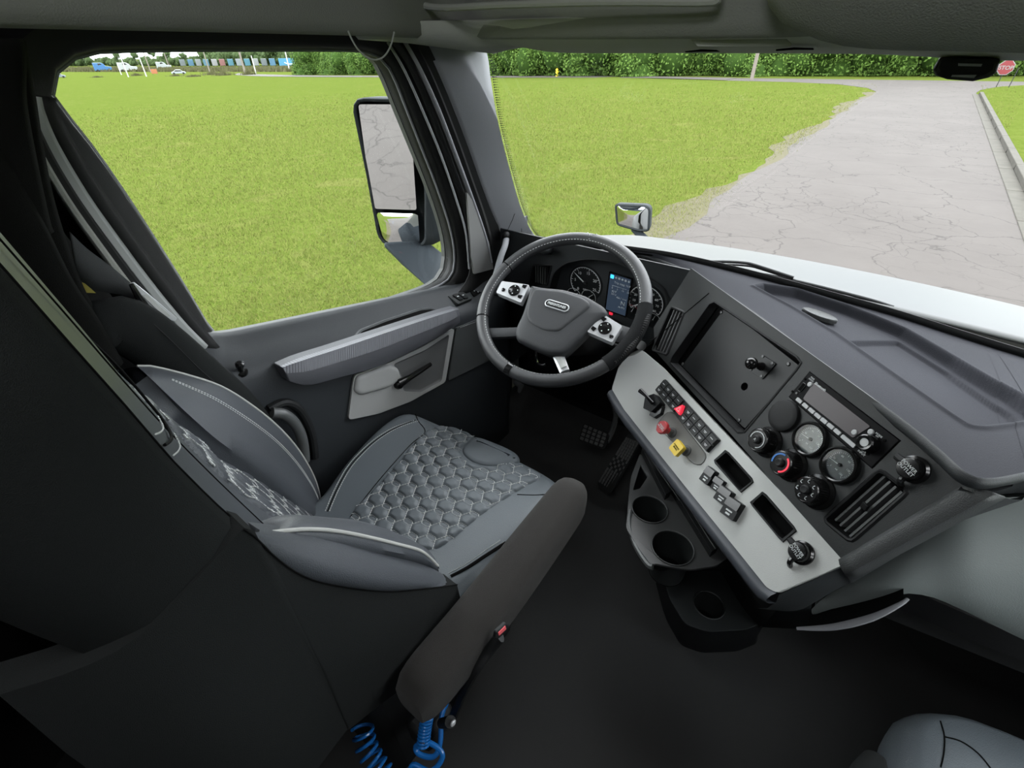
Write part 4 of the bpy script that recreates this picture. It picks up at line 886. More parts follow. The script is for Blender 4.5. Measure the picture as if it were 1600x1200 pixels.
def blades_in(v_, fr, c0, cu, cv, n, L, wid, w, mat, th=.0017, deep=.016):
    """n slats of length L along direction cu, spaced over wid along cv, about c0 (2D vectors)"""
    for k in range(n):
        t = (k+.5)/n-.5; a = c0+cv*(t*wid)
        p0 = fr.p(*(a-cu*L/2), w); p1 = fr.p(*(a+cu*L/2), w); nd = fr.n*deep
        nv = (fr.u*cv.x+fr.v*cv.y)*th
        mb = MB(); mb.rings([[p0-nv, p0+nv, p0+nv-nd, p0-nv-nd], [p1-nv, p1+nv, p1+nv-nd, p1-nv-nd]], True, True)
        obj('slat', mb, mat, v_, smooth=0)
M['slat'] = mk('vent_slat_plastic', (.075, .078, .078), .4)
vv = airvent(PF_, lv, 4, True, M['matte']); lc = Vector((sum(p[0] for p in lv)/40, sum(p[1] for p in lv)/40))
blades_in(vv, PF_, lc, Vector((-.05, 1)).normalized(), Vector((1, 0)), 5, .062, .046, -.004, M['slat'])
# cluster face plate
cf = []
for u, v in inset(co, -.012):
    P = PF_.p(u, v); q = P-FCL.o; cf.append((q.dot(FCL.u), q.dot(FCL.v)))
clu = obj('instrument_cluster', MB().plate(FCL, cf, w=0, th=.004), M['dash'], da, smooth=0)
def gauge_on(fr, par, u, v, r, a0, a1, labels, needle, nmat=None, ring=True, tick=25, scale=1.0, sub=True, coldial=None, cap='', arc=True):
    """printed arc, ticks, numerals and needle on a dial; angles in degrees, clockwise from up"""
    def pt(a, rr): a = math.radians(a); return (u+math.sin(a)*rr, v-math.cos(a)*rr)
    mb = MB(); mb.lathe(fr, u, v, [(r*1.08, .0005), (r*1.08, .0012), (r*1.0, .0014)], 36); obj('dial_face', mb, coldial or M['plate'], par, smooth=0)
    if arc:
        n = 30; o_ = [pt(a0+(a1-a0)*k/n, r*.97) for k in range(n+1)]+[pt(a1-(a1-a0)*k/n, r*.93) for k in range(n+1)]
        mb = MB(); mb.plate(fr, o_, w=.0022, th=.0005); obj('scale_arc', mb, nmat or M['white'], par, smooth=0)
    mb = MB()
    for k in range(tick+1):
        a = a0+(a1-a0)*k/tick; L = .80 if k % 5 == 0 else .87; da_ = .9 if k % 5 == 0 else .5
        p = [pt(a-da_, r*.95), pt(a+da_, r*.95), pt(a+da_, r*L), pt(a-da_, r*L)]; mb.plate(fr, p, w=.0022, th=.0005)
    obj('scale_ticks', mb, M['white'], par, smooth=0, kind='stuff')
    for k, lb in enumerate(labels):
        a = a0+(a1-a0)*k/max(1, len(labels)-1); q = pt(a, r*.66); text('numeral', lb, fr, q[0], q[1], r*.24*scale, M['white'], par, w=.0022)
    a = math.radians(needle); d = (math.sin(a), -math.cos(a)); n_ = (-d[1], d[0]); wd = r*.030
    P = [(u-d[0]*r*.12+n_[0]*wd*1.5, v-d[1]*r*.12+n_[1]*wd*1.5), (u+d[0]*r*.85+n_[0]*wd*.5, v+d[1]*r*.85+n_[1]*wd*.5), (u+d[0]*r*.85-n_[0]*wd*.5, v+d[1]*r*.85-n_[1]*wd*.5), (u-d[0]*r*.12-n_[0]*wd*1.5, v-d[1]*r*.12-n_[1]*wd*1.5)]
    mb = MB(); mb.plate(fr, P, w=.005, th=.001); obj('needle', mb, M['white'], par, smooth=0)
    mb = MB(); mb.lathe(fr, u, v, [(r*.13, .001), (r*.13, .005), (r*.09, .0062)], 20); obj('needle_hub', mb, M['matte'], par)
    if cap: text('lettering', cap, fr, u, v+r*.42, r*.15, M['white'], par, w=.0022)
def gpx(fr, a, b):
    return fr.c(a, b)
def nang(fr, a, b):
    p, q = fr.c(*a), fr.c(*b); return math.degrees(math.atan2(q[0]-p[0], -(q[1]-p[1])))
u, v = gpx(FCL, 915, 442); gauge_on(FCL, clu, u, v, .056, -135, 115, ['0', '5', '10', '15', '20', '25'], nang(FCL, (917, 443), (905.5, 431)), cap='RPM', tick=25)
u, v = gpx(FCL, 897, 461); gauge_on(FCL, clu, u, v, .027, -110, 110, ['0', '', '150'], 50, tick=8)
u, v = gpx(FCL, 920, 464); gauge_on(FCL, clu, u, v, .027, -110, 110, ['E', '', 'F'], 48, tick=8)
u, v = gpx(FCL, 1009, 472); gauge_on(FCL, clu, u, v, .056, -125, 125, ['0', '10', '20', '30', '40', '50', '60', '70', '80', '90'][:9], -120, cap='mph', tick=20, scale=.8)
u, v = gpx(FCL, 987, 487); gauge_on(FCL, clu, u, v, .025, -110, 110, ['0', '', '15'], 20, tick=8, nmat=M['red'])
u, v = gpx(FCL, 1020, 500); gauge_on(FCL, clu, u, v, .025, -110, 110, ['C', '', 'H'], 20, tick=8)
# display
dq = FCL.cs([(954, 427), (986, 437), (976, 491), (938, 479)], .003)
fr_ = Fr(FCL.p(*dq[0], .003), FCL.p(*dq[1])-FCL.p(*dq[0]), FCL.p(*dq[3])-FCL.p(*dq[0])); DW = (FCL.p(*dq[1])-FCL.p(*dq[0])).length; DH = (FCL.p(*dq[3])-FCL.p(*dq[0])).length
mb = MB(); mb.plate(fr_, rrect(-.005, -.005, DW+.005, DH+.005, .003), w=.0005, th=.004); obj('display_bezel', mb, M['black'], clu, smooth=0)
mb = MB(); mb.plate(fr_, [(0, 0), (DW, 0), (DW, DH), (0, DH)], w=.0012, th=.001); obj('display', mb, M['screen'], clu, smooth=0)
mb = MB(); mb.plate(fr_, rrect(.002, .002, .013, .014, .002), w=.0018, th=.0005); obj('active_tab', mb, mk('lit_blue_icon', (.03, .35, .8), .4, emit=(.03, .35, .85), es=.35), clu, smooth=0)
mb = MB()
for k in range(5): mb.plate(fr_, rrect(.017+k*.0105, .0045, .024+k*.0105, .0115, .002 if k % 2 else .0034), w=.0018, th=.0004)
obj('tab_icons', mb, M['white'], clu, smooth=0, kind='stuff')
text('lettering', 'Trip mpg 10.9', fr_, DW*.64, .024, .0095, M['white'], clu, w=.0016); mb = MB(); mb.plate(fr_, [(.010, .036), (DW-.008, .036), (DW-.008, .0368), (.010, .0368)], w=.0016, th=.0003)
for k in range(4): mb.plate(fr_, [(.012+k*.0175, .036), (.0128+k*.0175, .036), (.0128+k*.0175, .040), (.012+k*.0175, .040)], w=.0016, th=.0003)
obj('scale_bar', mb, M['white'], clu, smooth=0)
for k, tx in enumerate(['0', '5', '10', '15']): text('lettering', tx, fr_, .0125+k*.0175, .045, .008, M['white'], clu, w=.0016)
text('lettering', '82 F', fr_, .020, .056, .009, M['white'], clu, w=.0016); text('lettering', '307.3', fr_, .020, .066, .008, M['white'], clu, w=.0016); text('lettering', '426.1 total', fr_, DW*.70, .072, .008, M['white'], clu, w=.0016)
text('lettering', 'N', fr_, DW*.80, .088, .020, M['white'], clu, w=.0016); text('lettering', 'AUTO', fr_, DW*.76, .103, .008, M['white'], clu, w=.0016)
u, v = gpx(FCL, 955, 489); mb = MB(); mb.plate(FCL, rrect(u-.006, v-.006, u+.006, v+.006, .002), w=.003, th=.003); obj('warning_light', mb, M['redl'], clu, smooth=0)
# ------------------------------------------------------------------ centre panel with real openings
pl = rpoly(PC.cs([(1113, 470), (1254, 565), (1158, 680), (1046, 565)]), .010); pl = [(p.x, p.y) for p in resample([Vector(p) for p in pl], 60, True)]
pr_ = rpoly(PC.cs([(1127, 478), (1243, 570), (1157, 668), (1060, 570)]), .004)
ra = [(-.001, -.003), (.190, -.003), (.190, .056), (-.001, .056)]
v3 = mirror_loop(PC, [(1375, 733), (1421, 768), (1330, 848), (1286, 812)], 48, .008); v2l = mirror_loop(PC, [(1049, 479), (1070, 488), (1043, 555), (1019, 547)], 48, .006)
out = [(-.445, -.028), (-.33, -.028), (-.05, -.028), (.10, -.028), (.255, -.026), (.282, -.012), (.285, .02), (.268, .120), (.250, .192), (.15, .192), (-.05, .190), (-.30, .192), (-.39, .192), (-.45, .15)]
mb = MB(); mb.plate(PC, out, [pl, ra, v3, v2l], th=.004); obj('centre_panel', mb, M['panel'], da, smooth=30)
# seam between fascia and centre panel
mb = MB(); a = PC.c(1108, 458); b = PC.c(1001, 548); mb.tube([PC.p(a[0], a[1], .0003), PC.p(b[0], b[1], .0003)], .0012, 6); obj('seam', mb, M['dark'], da)
vv = airvent(PC, v2l, 4, True, M['matte']); q = [PC.c(a, b) for a, b in [(1049, 479), (1070, 488), (1043, 555), (1019, 547)]]
cc = sum((Vector(p) for p in q), Vector((0, 0)))/4; dv = ((Vector(q[3])+Vector(q[2])-Vector(q[0])-Vector(q[1]))/2); du = (Vector(q[1])+Vector(q[2])-Vector(q[0])-Vector(q[3]))/2
blades_in(vv, PC, cc, dv.normalized(), Vector((dv.y, -dv.x)).normalized(), 4, dv.length*.93, du.length*.8, -.004, M['slat'])
vv = airvent(PC, v3, 4, False, M['matte']); q = [Vector(PC.c(a, b)) for a, b in [(1375, 733), (1421, 768), (1330, 848), (1286, 812)]]
cc = sum(q, Vector((0, 0)))/4; dv = (q[3]+q[2]-q[0]-q[1])/2; du = (q[1]+q[2]-q[0]-q[3])/2
blades_in(vv, PC, cc, dv.normalized(), Vector((dv.y, -dv.x)).normalized(), 4, dv.length*.88, du.length*.82, -.006, M['slat'])
p0 = PC.p(*cc, -.001); mb = MB(); mb.box(p0, (.010, .006, .012), Matrix((UU, PC.n, Vector((0, 0, 1)))).transposed()); obj('vent_tab', mb, M['matte'], vv, bevel=.001)
# blank equipment plate in its recess
mb = MB(); mb.rings([[PC.p(u, v, .0015) for u, v in inset(pl, -.003)], [PC.p(u, v, .002) for u, v in pl], [PC.p(u, v, -.018) for u, v in inset(pl, .006)]], False); obj('recess_lip', mb, M['matte'], da, smooth=50)
hole = circ(*PC.c(1163, 604, -.012), .0085, 20)
ep = obj('equipment_plate', MB().plate(PC, pr_, [hole], w=-.012, th=.003), M['plate'], da, smooth=0, bevel=.0006)
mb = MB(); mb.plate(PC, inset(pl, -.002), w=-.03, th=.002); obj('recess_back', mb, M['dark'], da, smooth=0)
for a, b in ((1127, 488), (1232, 569), (1155, 657), (1067, 569)):
    u, v = PC.c(a, b, -.012); mb = MB(); mb.lathe(PC, u, v, [(.0042, -.012), (.0042, -.0105), (.003, -.0098), (.0015, -.0098), (.0015, -.0105)], 14); obj('screw', mb, M['chrome'] if False else mk('dark_screw', (.08, .08, .08), .35, metal=.8), ep)
u, v = PC.c(1191, 573, -.011); sq = [PC.c(a, b, -.010) for a, b in [(1189, 553), (1213, 568), (1191, 593), (1168, 577)]]
bm_ = obj('ball_mount', MB().plate(PC, rpoly(sq, .004), w=-.009, th=.003), M['plate'], ep, bevel=.0006)
for a, b in ((1192, 557), (1207, 568), (1190, 588), (1174, 577)):
    uu, v_ = PC.c(a, b, -.009); mb = MB(); mb.lathe(PC, uu, v_, [(.003, -.009), (.003, -.0075), (.001, -.0072)], 12); mb2 = obj('mount_screw', mb, M['slat'], ep)
mb = MB(); mb.lathe(PC, u, v, [(.009, -.009), (.008, -.004), (.0055, .004), (.0055, .010)], 20); mb.ball(PC.p(u-.000, v, .020), .0125, 18); obj('ball_stud', mb, M['black'], ep)
# radio
M['radio'] = mk('radio_black', (.005, .005, .0055), .6, spec=.12); M['btn'] = mk('silver_radio_button', (.42, .43, .43), .45)
rad = obj('radio', MB().plate(PC, [(.0, -.0015), (.188, -.0015), (.188, .0545), (.0, .0545)], w=.001, th=.012), M['radio'], da, bevel=.001, smooth=0)
def rq(a, b, w=.002): return PC.c(a, b, w)
def z7(x, y): return (1160+x/4, 560+y/4)                                # reading the enlarged crop
mb = MB(); mb.plate(PC, rpoly([rq(*z7(x, y)) for x, y in [(447, 150), (800, 425), (690, 497), (378, 252)]], .003), w=.0022, th=.002); obj('display', mb, M['lcd'], rad, smooth=0)
for x, y in [(357, 264), (396, 297), (435, 328), (473, 360), (512, 391), (553, 424), (595, 459)]:
    u, v = rq(*z7(x, y)); mb = MB(); mb.plate(PC, rrect(u-.0062, v-.0032, u+.0062, v+.0032, .001), w=.004, th=.004); obj('button', mb, M['btn'], rad, bevel=.0008)
u, v = rq(*z7(663, 517)); mb = MB(); mb.plate(PC, rrect(u-.0135, v-.0032, u+.0135, v+.0032, .001), w=.004, th=.004); obj('button', mb, M['btn'], rad, bevel=.0008)
for x, y in [(424, 163), (702, 463), (804, 460)]:
    u, v = rq(*z7(x, y)); mb = MB(); mb.lathe(PC, u, v, [(.0046, .001), (.0046, .0035), (.0035, .0045)], 18); obj('round_button', mb, M['btn'], rad)
u, v = rq(*z7(372, 180)); mb = MB(); mb.plate(PC, rrect(u-.003, v-.0075, u+.003, v+.0075, .001), w=.0026, th=.0015); obj('usb_port', mb, M['dark'], rad, smooth=0)
mb = MB(); mb.rings([[PC.p(a, b, .0026) for a, b in rrect(u-.0042, v-.0088, u+.0042, v+.0088, .002)], [PC.p(a, b, .0034) for a, b in rrect(u-.0036, v-.0082, u+.0036, v+.0082, .0015)], [PC.p(a, b, .0026) for a, b in rrect(u-.003, v-.0076, u+.003, v+.0076, .001)]], False); obj('port_rim', mb, M['slat'], rad)
for x, y in [(390, 128), (312, 206), (338, 218), (888, 512), (781, 596)]:
    u, v = rq(*z7(x, y)); mb = MB(); mb.lathe(PC, u, v, [(.0022, .001), (.0022, .0024), (.0012, .0026)], 12); obj('socket', mb, M['dark'] if x != 338 else M['slat'], rad)
u, v = rq(*z7(800, 535)); mb = MB(); mb.lathe(PC, u, v, [(.0145, .001), (.0140, .010), (.013, .017), (.011, .0185), (.008, .018), (.005, .0165)], 32); obj('volume_knob', mb, M['black'], rad)
mb = MB(); mb.lathe(PC, u, v, [(.0065, .018), (.006, .0185), (.003, .0175)], 24); obj('knob_cap', mb, M['btn'], rad)
text('lettering', 'PWR\nMENU', PC, *rq(*z7(432, 130)), .0042, M['white'], rad); text('lettering', 'Bluetooth', PC, *rq(*z7(488, 178)), .0062, M['white'], rad, w=.0026, bold=.0001)
text('lettering', 'MODE\nSEL', PC, *rq(*z7(845, 485)), .0042, M['white'], rad); text('lettering', 'AUX\nINPUT', PC, *rq(*z7(748, 585)), .0048, M['white'], rad)
# blank cap, two air gauges
u, v = PC.c(1226, 650); mb = MB(); mb.lathe(PC, u, v, [(.0305, -.001), (.0305, .004), (.029, .007), (.026, .0085), (.02, .0095), (.008, .010)], 44); obj('blank_cap', mb, M['matte'], da)
M['dial'] = mk('gauge_dial_grey', (.028, .033, .038), .35)
for (a, b), nd, cap in (((1268, 687), nang(PC, (1268, 688), (1254, 678)), 'PRI\nPSI'), ((1314, 727), nang(PC, (1314, 729), (1298, 717)), 'SEC\nPSI')):
    u, v = PC.c(a, b); g = obj('air_gauge', MB().lathe(PC, u, v, [(.0315, 0), (.0315, .006), (.030, .010), (.0275, .011), (.0255, .009), (.025, .003), (.0248, .001)], 44, cap=False), M['black'], da)
    gauge_on(PC, g, u, v, .0225, -135, 135, ['0', '30', '60', '90', '120', '150'], nd, coldial=M['dial'], arc=False, tick=30, cap='AIR', scale=.85)
    mb = MB(); mb.plate(PC, circ(u, v, .0255, 36), w=.0085, th=.0006); obj('glass_cover', mb, M['glass'], g, smooth=0)
# three climate knobs
def face_at(fr, a, b, w): return fr.c(a, b, w)
for (a, b), kind in (((1183, 687), 'fan'), ((1219, 723), 'temp'), ((1259, 765), 'vent')):
    W0 = .030; u, v = PC.c(a, b, W0)
    k = obj('climate_knob', MB().lathe(PC, u, v, [(.0305, 0), (.0295, .003), (.0245, .005), (.0235, .010), (.0228, .024), (.0215, .029), (.020, .030), (.0195, .0295)], 48), M['black'], da)
    mb = MB()
    for i in range(36):
        an = 2*math.pi*i/36; p = PC.p(u+math.cos(an)*.0235, v+math.sin(an)*.0235, .016); mb.box(p, (.0012, .0012, .014), Matrix((PC.u, PC.v, PC.n)).transposed())
    obj('grip_ribs', mb, M['black'], k, smooth=0, kind='stuff')
    mb = MB(); mb.lathe(PC, u, v, [(.008, .029), (.0075, .034), (.0055, .036), (.003, .0355)], 24); obj('push_button', mb, M['matte'], k)
    def arcp(a0, a1, r0, r1, w, n=24):
        f = lambda an, r: (u+math.sin(math.radians(an))*r, v-math.cos(math.radians(an))*r)
        P = [f(a0+(a1-a0)*i/n, r1) for i in range(n+1)]+[f(a1-(a1-a0)*i/n, r0) for i in range(n+1)]; m = MB(); m.plate(PC, P, w=w, th=.0008); return m
    if kind == 'fan': obj('ring_mark', arcp(-110, 150, .0145, .0160, .0308), M['white'], k, smooth=0); text('lettering', 'A', PC, u, v, .007, M['white'], k, w=.0365)
    if kind == 'temp':
        obj('cold_arc', arcp(-125, -5, .0145, .0175, .0308), M['blue'], k, smooth=0); obj('warm_arc', arcp(20, 150, .0145, .0175, .0308), M['redl'], k, smooth=0)
    if kind == 'vent':
        for an in range(-120, 240, 51):
            f = (u+math.sin(math.radians(an))*.0145, v-math.cos(math.radians(an))*.0145); mb = MB(); P0 = PC.p(*f, .031)
            mb.tube([P0+PC.u*-.002+PC.v*-.002, P0+PC.u*-.0015+PC.v*.0015, P0+PC.u*.002+PC.v*.0015], .0006, 5); mb.ball(P0+PC.u*-.001-PC.v*.003, .0009, 6); obj('mode_symbol', mb, M['white'], k)
    for da_ in (-.026, ):
        mb = MB(); mb.plate(PC, circ(u-.0265, v+.006, .0012, 8), w=.006, th=.001); obj('index_dot', mb, M['white'], k, smooth=0)
def outlet(fr, a, b, par):
    u, v = fr.c(a, b, .012); o = obj('power_outlet', MB().lathe(fr, u, v, [(.020, 0), (.020, .004), (.0165, .006), (.0160, .016), (.014, .0185), (.006, .019)], 36), M['black'], par)
    mb = MB(); mb.tube([fr.p(u-.012, v-.002, .014), fr.p(u-.024, v-.002, .013)], [.006, .005], 10); obj('cap_tab', mb, M['matte'], o)
    mb = MB(); mb.tube(cr_([fr.p(u+.002, v+.014, .012), fr.p(u+.004, v+.022, .013), fr.p(u+.005, v+.027, .007), fr.p(u+.004, v+.030, .001)], 4), [.0045]*13, 8); obj('cap_hinge', mb, M['black'], o)
    text('lettering', 'POWER\nOUTLET', fr, u, v, .0072, M['white'], o, w=.0192, rot=-.1); return o
outlet(PC, 1422, 732, da)
# leather-like end strip and dark end roll
a0, a1 = PC.c(1553, 745), PC.c(1318, 878)
es = [PC.p(.285, -.012, .001), PC.p(.303, -.010, -.002), PC.p(.272, .205, -.002), PC.p(.252, .195, .001)]
rows = []
for i in range(13):
    t = i/12; l = PC.p(.284-.034*t, -.014+.21*t, .001); r = PC.p(.312-.040*t, -.020+.225*t, .000)
    rows.append([l, l.lerp(r, .3)+PC.n*.003, l.lerp(r, .7)+PC.n*.003, r, r-PC.n*.02+PC.u*.004])
mb = MB(); mb.grid(rows); obj('end_strip', mb, mk('strip_grained_leatherette', (.05, .053, .053), .5, 1, 600), da, solid=.003)
# ------------------------------------------------------------------ grey control panel
sl = [mirror_loop(PQ, P, 24, .001) for P in ([(1136, 707), (1176, 752), (1157, 767), (1119, 721)], [(1193, 772), (1242, 828), (1222, 843), (1176, 787)])]
gp = PQ.cs([(1003, 547), (1034, 573), (1100, 642), (1200, 747), (1318, 871), (1319, 882), (1213, 926), (1198, 918), (1150, 858), (1085, 778), (1010, 684), (975, 640), (956, 608), (966, 575), (985, 549)])
gp = rpoly(gp, .006)
cp = obj('control_panel', MB().plate(PQ, gp, sl, w=0, th=.010), M['lgrey'], da, smooth=35, bevel=.002)
for P, s_ in zip(([(1135, 702), (1180, 752), (1158, 771), (1114, 721)], [(1193, 767), (1247, 829), (1223, 849), (1171, 786)]), sl):
    o3 = mirror_loop(PQ, P, 24, .002); mb = MB(); mb.rings([[PQ.p(u, v, .0) for u, v in o3], [PQ.p(u, v, .003) for u, v in inset(o3, .001)], [PQ.p(u, v, .0025) for u, v in s_], [PQ.p(u, v, -.03) for u, v in inset(s_, .001)]]); so = obj('storage_slot', mb, M['matte'], da, smooth=30)
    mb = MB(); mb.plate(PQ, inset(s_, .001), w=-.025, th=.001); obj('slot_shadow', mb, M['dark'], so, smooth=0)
# switch banks
bk = PQ.cs([(1039, 593), (1123, 687), (1107, 706), (1024, 610)], .006); f0 = PQ.p(*bk[0], .006); f1 = PQ.p(*bk[1], .006); f3 = PQ.p(*bk[3], .006)
SB = Fr(f0, f1-f0, f3-f0); SW, SH = (f1-f0).length, (f3-f0).length*.98
mb = MB(); mb.plate(SB, rrect(-.001, -.001, SW+.001, SH+.001, .002), w=.0, th=.010); sb = obj('switch_bank', mb, M['plate'], da, bevel=.001, smooth=0)
ncol = 10
for r_ in range(2):
    for c_ in range(ncol):
        if c_ in (4,): continue
        x0 = SW*c_/ncol; mb = MB(); mb.plate(SB, rrect(x0+.0010, SH*(.03+.5*r_), x0+SW/ncol-.0010, SH*(.47+.5*r_), .0012), w=.004, th=.005); obj('rocker_button', mb, M['panel'], sb, bevel=.0008)
        mb = MB(); xc = x0+SW/ncol/2; yc = SH*(.25+.5*r_)
        mb.plate(SB, rrect(xc-.0045, yc-.0012, xc+.0045, yc+.0002, .0004), w=.0047, th=.0005); 
        if (c_*2+r_) % 3: mb.plate(SB, rrect(xc-.003, yc+.0015, xc+.003, yc+.0026, .0003), w=.0047, th=.0005)
        obj('button_symbol', mb, M['white'], sb, smooth=0)
xc = SW*.45; yc = SH*.5; mb = MB(); T = [(xc-.012, yc+.010), (xc+.000, yc-.0125), (xc+.0135, yc+.010)]; mb.plate(SB, rpoly(T, .002), w=.009, th=.009); obj('hazard_button', mb, M['redl'], sb, bevel=.001)
mb = MB(); T2 = [(xc-.006, yc+.0065), (xc+.0003, yc-.005), (xc+.0068, yc+.0065)]; T3 = [(xc-.0042, yc+.0055), (xc+.0003, yc-.003), (xc+.005, yc+.0055)]; mb.plate(SB, T2, [T3], w=.0098, th=.0006); obj('hazard_symbol', mb, M['white'], sb, smooth=0)
# lower rockers: four tall double switches
for i, P in enumerate([[(1106, 727), (1119, 737), (1102, 754), (1088, 744)], [(1117, 742), (1131, 752), (1116, 768), (1103, 757)], [(1127, 757), (1145, 770), (1128, 788), (1112, 776)], [(1139, 774), (1160, 788), (1139, 810), (1120, 796)]]):
    q = [PQ.p(*c, .012) for c in PQ.cs(P, .012)]
    fsw = Fr(q[0], q[1]-q[0], q[3]-q[0]); w_, h_ = (q[1]-q[0]).length, (q[3]-q[0]).length
    hgt = .004 if i == 1 else 0
    mb = MB(); mb.plate(fsw, rrect(0, 0, w_, h_, .002), w=-hgt*1.5, th=.016); rk = obj('rocker_switch', mb, M['plate'], da, bevel=.0012, smooth=0)
    mb = MB(); mb.plate(fsw, rrect(.001, .001, w_-.001, h_*.48, .0015), w=.003-hgt, th=.006); obj('rocker_top', mb, M['black'], rk, bevel=.0015)
    mb = MB(); mb.plate(fsw, rrect(w_*.28, h_*.62, w_*.72, h_*.70, .0005), w=.0004-hgt*1.4, th=.0006); mb.plate(fsw, rrect(w_*.35, h_*.78, w_*.65, h_*.88, .0005), w=.0004-hgt*1.4, th=.0006); obj('switch_symbol', mb, M['white'], rk, smooth=0)
# brake valve knobs in their dished recess
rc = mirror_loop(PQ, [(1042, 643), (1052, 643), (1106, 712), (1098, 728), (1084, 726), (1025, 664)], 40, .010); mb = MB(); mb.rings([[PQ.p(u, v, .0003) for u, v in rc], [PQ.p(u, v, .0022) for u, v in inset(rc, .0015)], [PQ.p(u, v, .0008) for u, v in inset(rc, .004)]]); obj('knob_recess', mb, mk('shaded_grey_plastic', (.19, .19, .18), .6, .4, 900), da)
def valve(a, b, cpx, mat, shape, txt, nm):
    u, v = PQ.c(a, b, .002); k = obj(nm, MB().lathe(PQ, u, v, [(.0125, 0), (.0125, .003), (.0085, .005), (.0075, .018)], 28), M['slat'], da)
    n = PQ.n; tip = PQ.p(u, v, .018); c = PQ.c(*cpx, .032); tc_ = PQ.p(*c, .032); d = (tc_-tip)
    mb = MB(); mb.tube([tip-n*.003, tip+d*.75], [.008, .0085], 20); obj('stem', mb, mat, k)
    fk = Fr(tc_, PQ.u, PQ.v)
    if shape == 8: P = [(.0165*math.cos(math.radians(22.5+45*i)), .0165*math.sin(math.radians(22.5+45*i))) for i in range(8)]
    else: P = rpoly([(-.0145, -.0145), (.0145, -.0145), (.0145, .0145), (-.0145, .0145)], .004)
    mb = MB(); mb.plate(fk, P, w=.004, th=.010); obj('knob_head', mb, mat, k, bevel=.0018)
    text('lettering', txt, fk, 0, 0, .0052, M['white'] if shape == 8 else M['dark'], k, w=.0042, rot=0); return k
valve(1050, 676, (1035, 668), M['red'], 8, 'TRAILER\nAIR SUPPLY', 'trailer_air_knob')
valve(1072, 704, (1058, 700), M['yellow'], 4, 'PARKING\nBRAKE', 'parking_brake_knob')
# trailer brake lever
P = [PQ.c(a, b, .010) for a, b in [(1012, 622), (1026, 617), (1036, 631), (1022, 645), (1009, 640)]]
mb = MB(); mb.plate(PQ, rpoly(P, .003), w=.020, th=.020); tl = obj('hand_brake_lever', mb, M['plate'], da, bevel=.002)
mb = MB(); mb.tube([PQ.p(*PQ.c(1020, 630, .024), .024), PQ.p(*PQ.c(1009, 618, .034), .034), PQ.p(*PQ.c(1000, 610, .04), .04)], [.005, .0045, .0065], 12); obj('lever_arm', mb, M['black'], tl)
mb = MB(); mb.plate(PQ, rpoly([PQ.c(a, b, .014) for a, b in [(1022, 634), (1034, 632), (1031, 645), (1020, 652), (1013, 648)]], .002), w=.012, th=.012); obj('lever_housing', mb, M['black'], tl, bevel=.002)
outlet(PQ, 1248, 862, da)
# rolled edge under the grey panel, then the dark console side
gl = [PQ.c(a, b) for a, b in [(985, 549), (966, 575), (956, 608), (975, 640), (1010, 684), (1085, 778), (1150, 858), (1198, 918), (1213, 926), (1319, 882)]]
E0 = resample(cr_([PQ.p(u, v, -.002) for u, v in gl[2:9]], 5), 40)
M['edge'] = mk('satin_blue_grey_edge', (.055, .06, .07), .4, .3, 900)
rows = []
for i, p in enumerate(E0):
    o = -HH; rows.append([p, p+o*.010+Vector((0, 0, -.004)), p+o*.015+Vector((0, 0, -.014)), p+o*.013+Vector((0, 0, -.024)), p+o*.004+Vector((0, 0, -.032)), p-o*.01+Vector((0, 0, -.036))])
mb = MB(); mb.grid(rows); obj('panel_edge_roll', mb, M['edge'], da, smooth=60)
BC = line([PZ(a, b, .1) for a, b in [(960, 665), (1000, 722), (1060, 800), (1110, 880), (1150, 950), (1180, 985)]], 40)
rows = []
for i, p in enumerate(E0):
    q = p+HH*.005+Vector((0, 0, -.03)); k_ = ss(.30, .62, i/39); b_ = (q+Vector((0, .03, -.03))).lerp(BC[i], k_); rows.append([q, q.lerp(b_, .3)+HH*.02*k_, q.lerp(b_, .7)+HH*.02*k_, b_])
mb = MB(); mb.grid(rows); obj('console_side', mb, M['matte'], da, smooth=60)
# lower right: end wall of the console and passenger lower dash
TOPL = line([PC.p(.312, -.020, 0), PC.p(.298, .06, -.002), PC.p(.283, .13, -.002), PC.p(.268, .205, -.004), PQ.p(*PQ.c(1319, 884), -.004), PQ.p(*PQ.c(1265, 906), -.006), PQ.p(*PQ.c(1213, 928), -.008)], 36)
BOTL = line([Vector((.34, .90, .75)), PY(1480, 808, .83), PY(1400, 860, .80), PY(1330, 905, .76), PY(1275, 940, .73), PY(1240, 955, .71), PY(1180, 950, .69)], 36)
mb = MB(); mb.grid([[a, a.lerp(b, .2)+PC.u*.008, a.lerp(b, .6)+PC.u*.010, b] for a, b in zip(TOPL, BOTL)]); obj('end_roll', mb, M['dash'], da, smooth=60)
# pale bulging passenger lower panel
pd_top = line([PY(1268, 952, .74), PY(1290, 932, .77), PY(1340, 905, .79), PY(1400, 868, .82), PY(1450, 835, .85), PY(1510, 803, .88), PY(1600, 776, .93), Vector((.62, .98, .80)), Vector((1.0, .98, .80))], 50)
pd_bot = line([PY(1270, 960, .74), PY(1300, 956, .76), PY(1340, 948, .77), PY(1395, 931, .78), PY(1430, 928, .79), PY(1480, 942, .81), PY(1600, 1000, .85), Vector((.62, .90, .45)), Vector((1.0, .92, .42))], 50)
rows = []
for a, b in zip(pd_top, pd_bot):
    L = (b-a).length; o = Vector((-.25, -.9, .3)).normalized()*min(.05, L*.22); rows.append([a-o*.4, a, a.lerp(b, .2)+o*.6, a.lerp(b, .45)+o, a.lerp(b, .7)+o*.85, a.lerp(b, .9)+o*.4, b, b+Vector((0, .05, -.005))])
mb = MB(); mb.grid(rows); obj('lower_panel', mb, M['duct'], da, smooth=60, label='pale grey-green bulging panel under the passenger side of the dash')
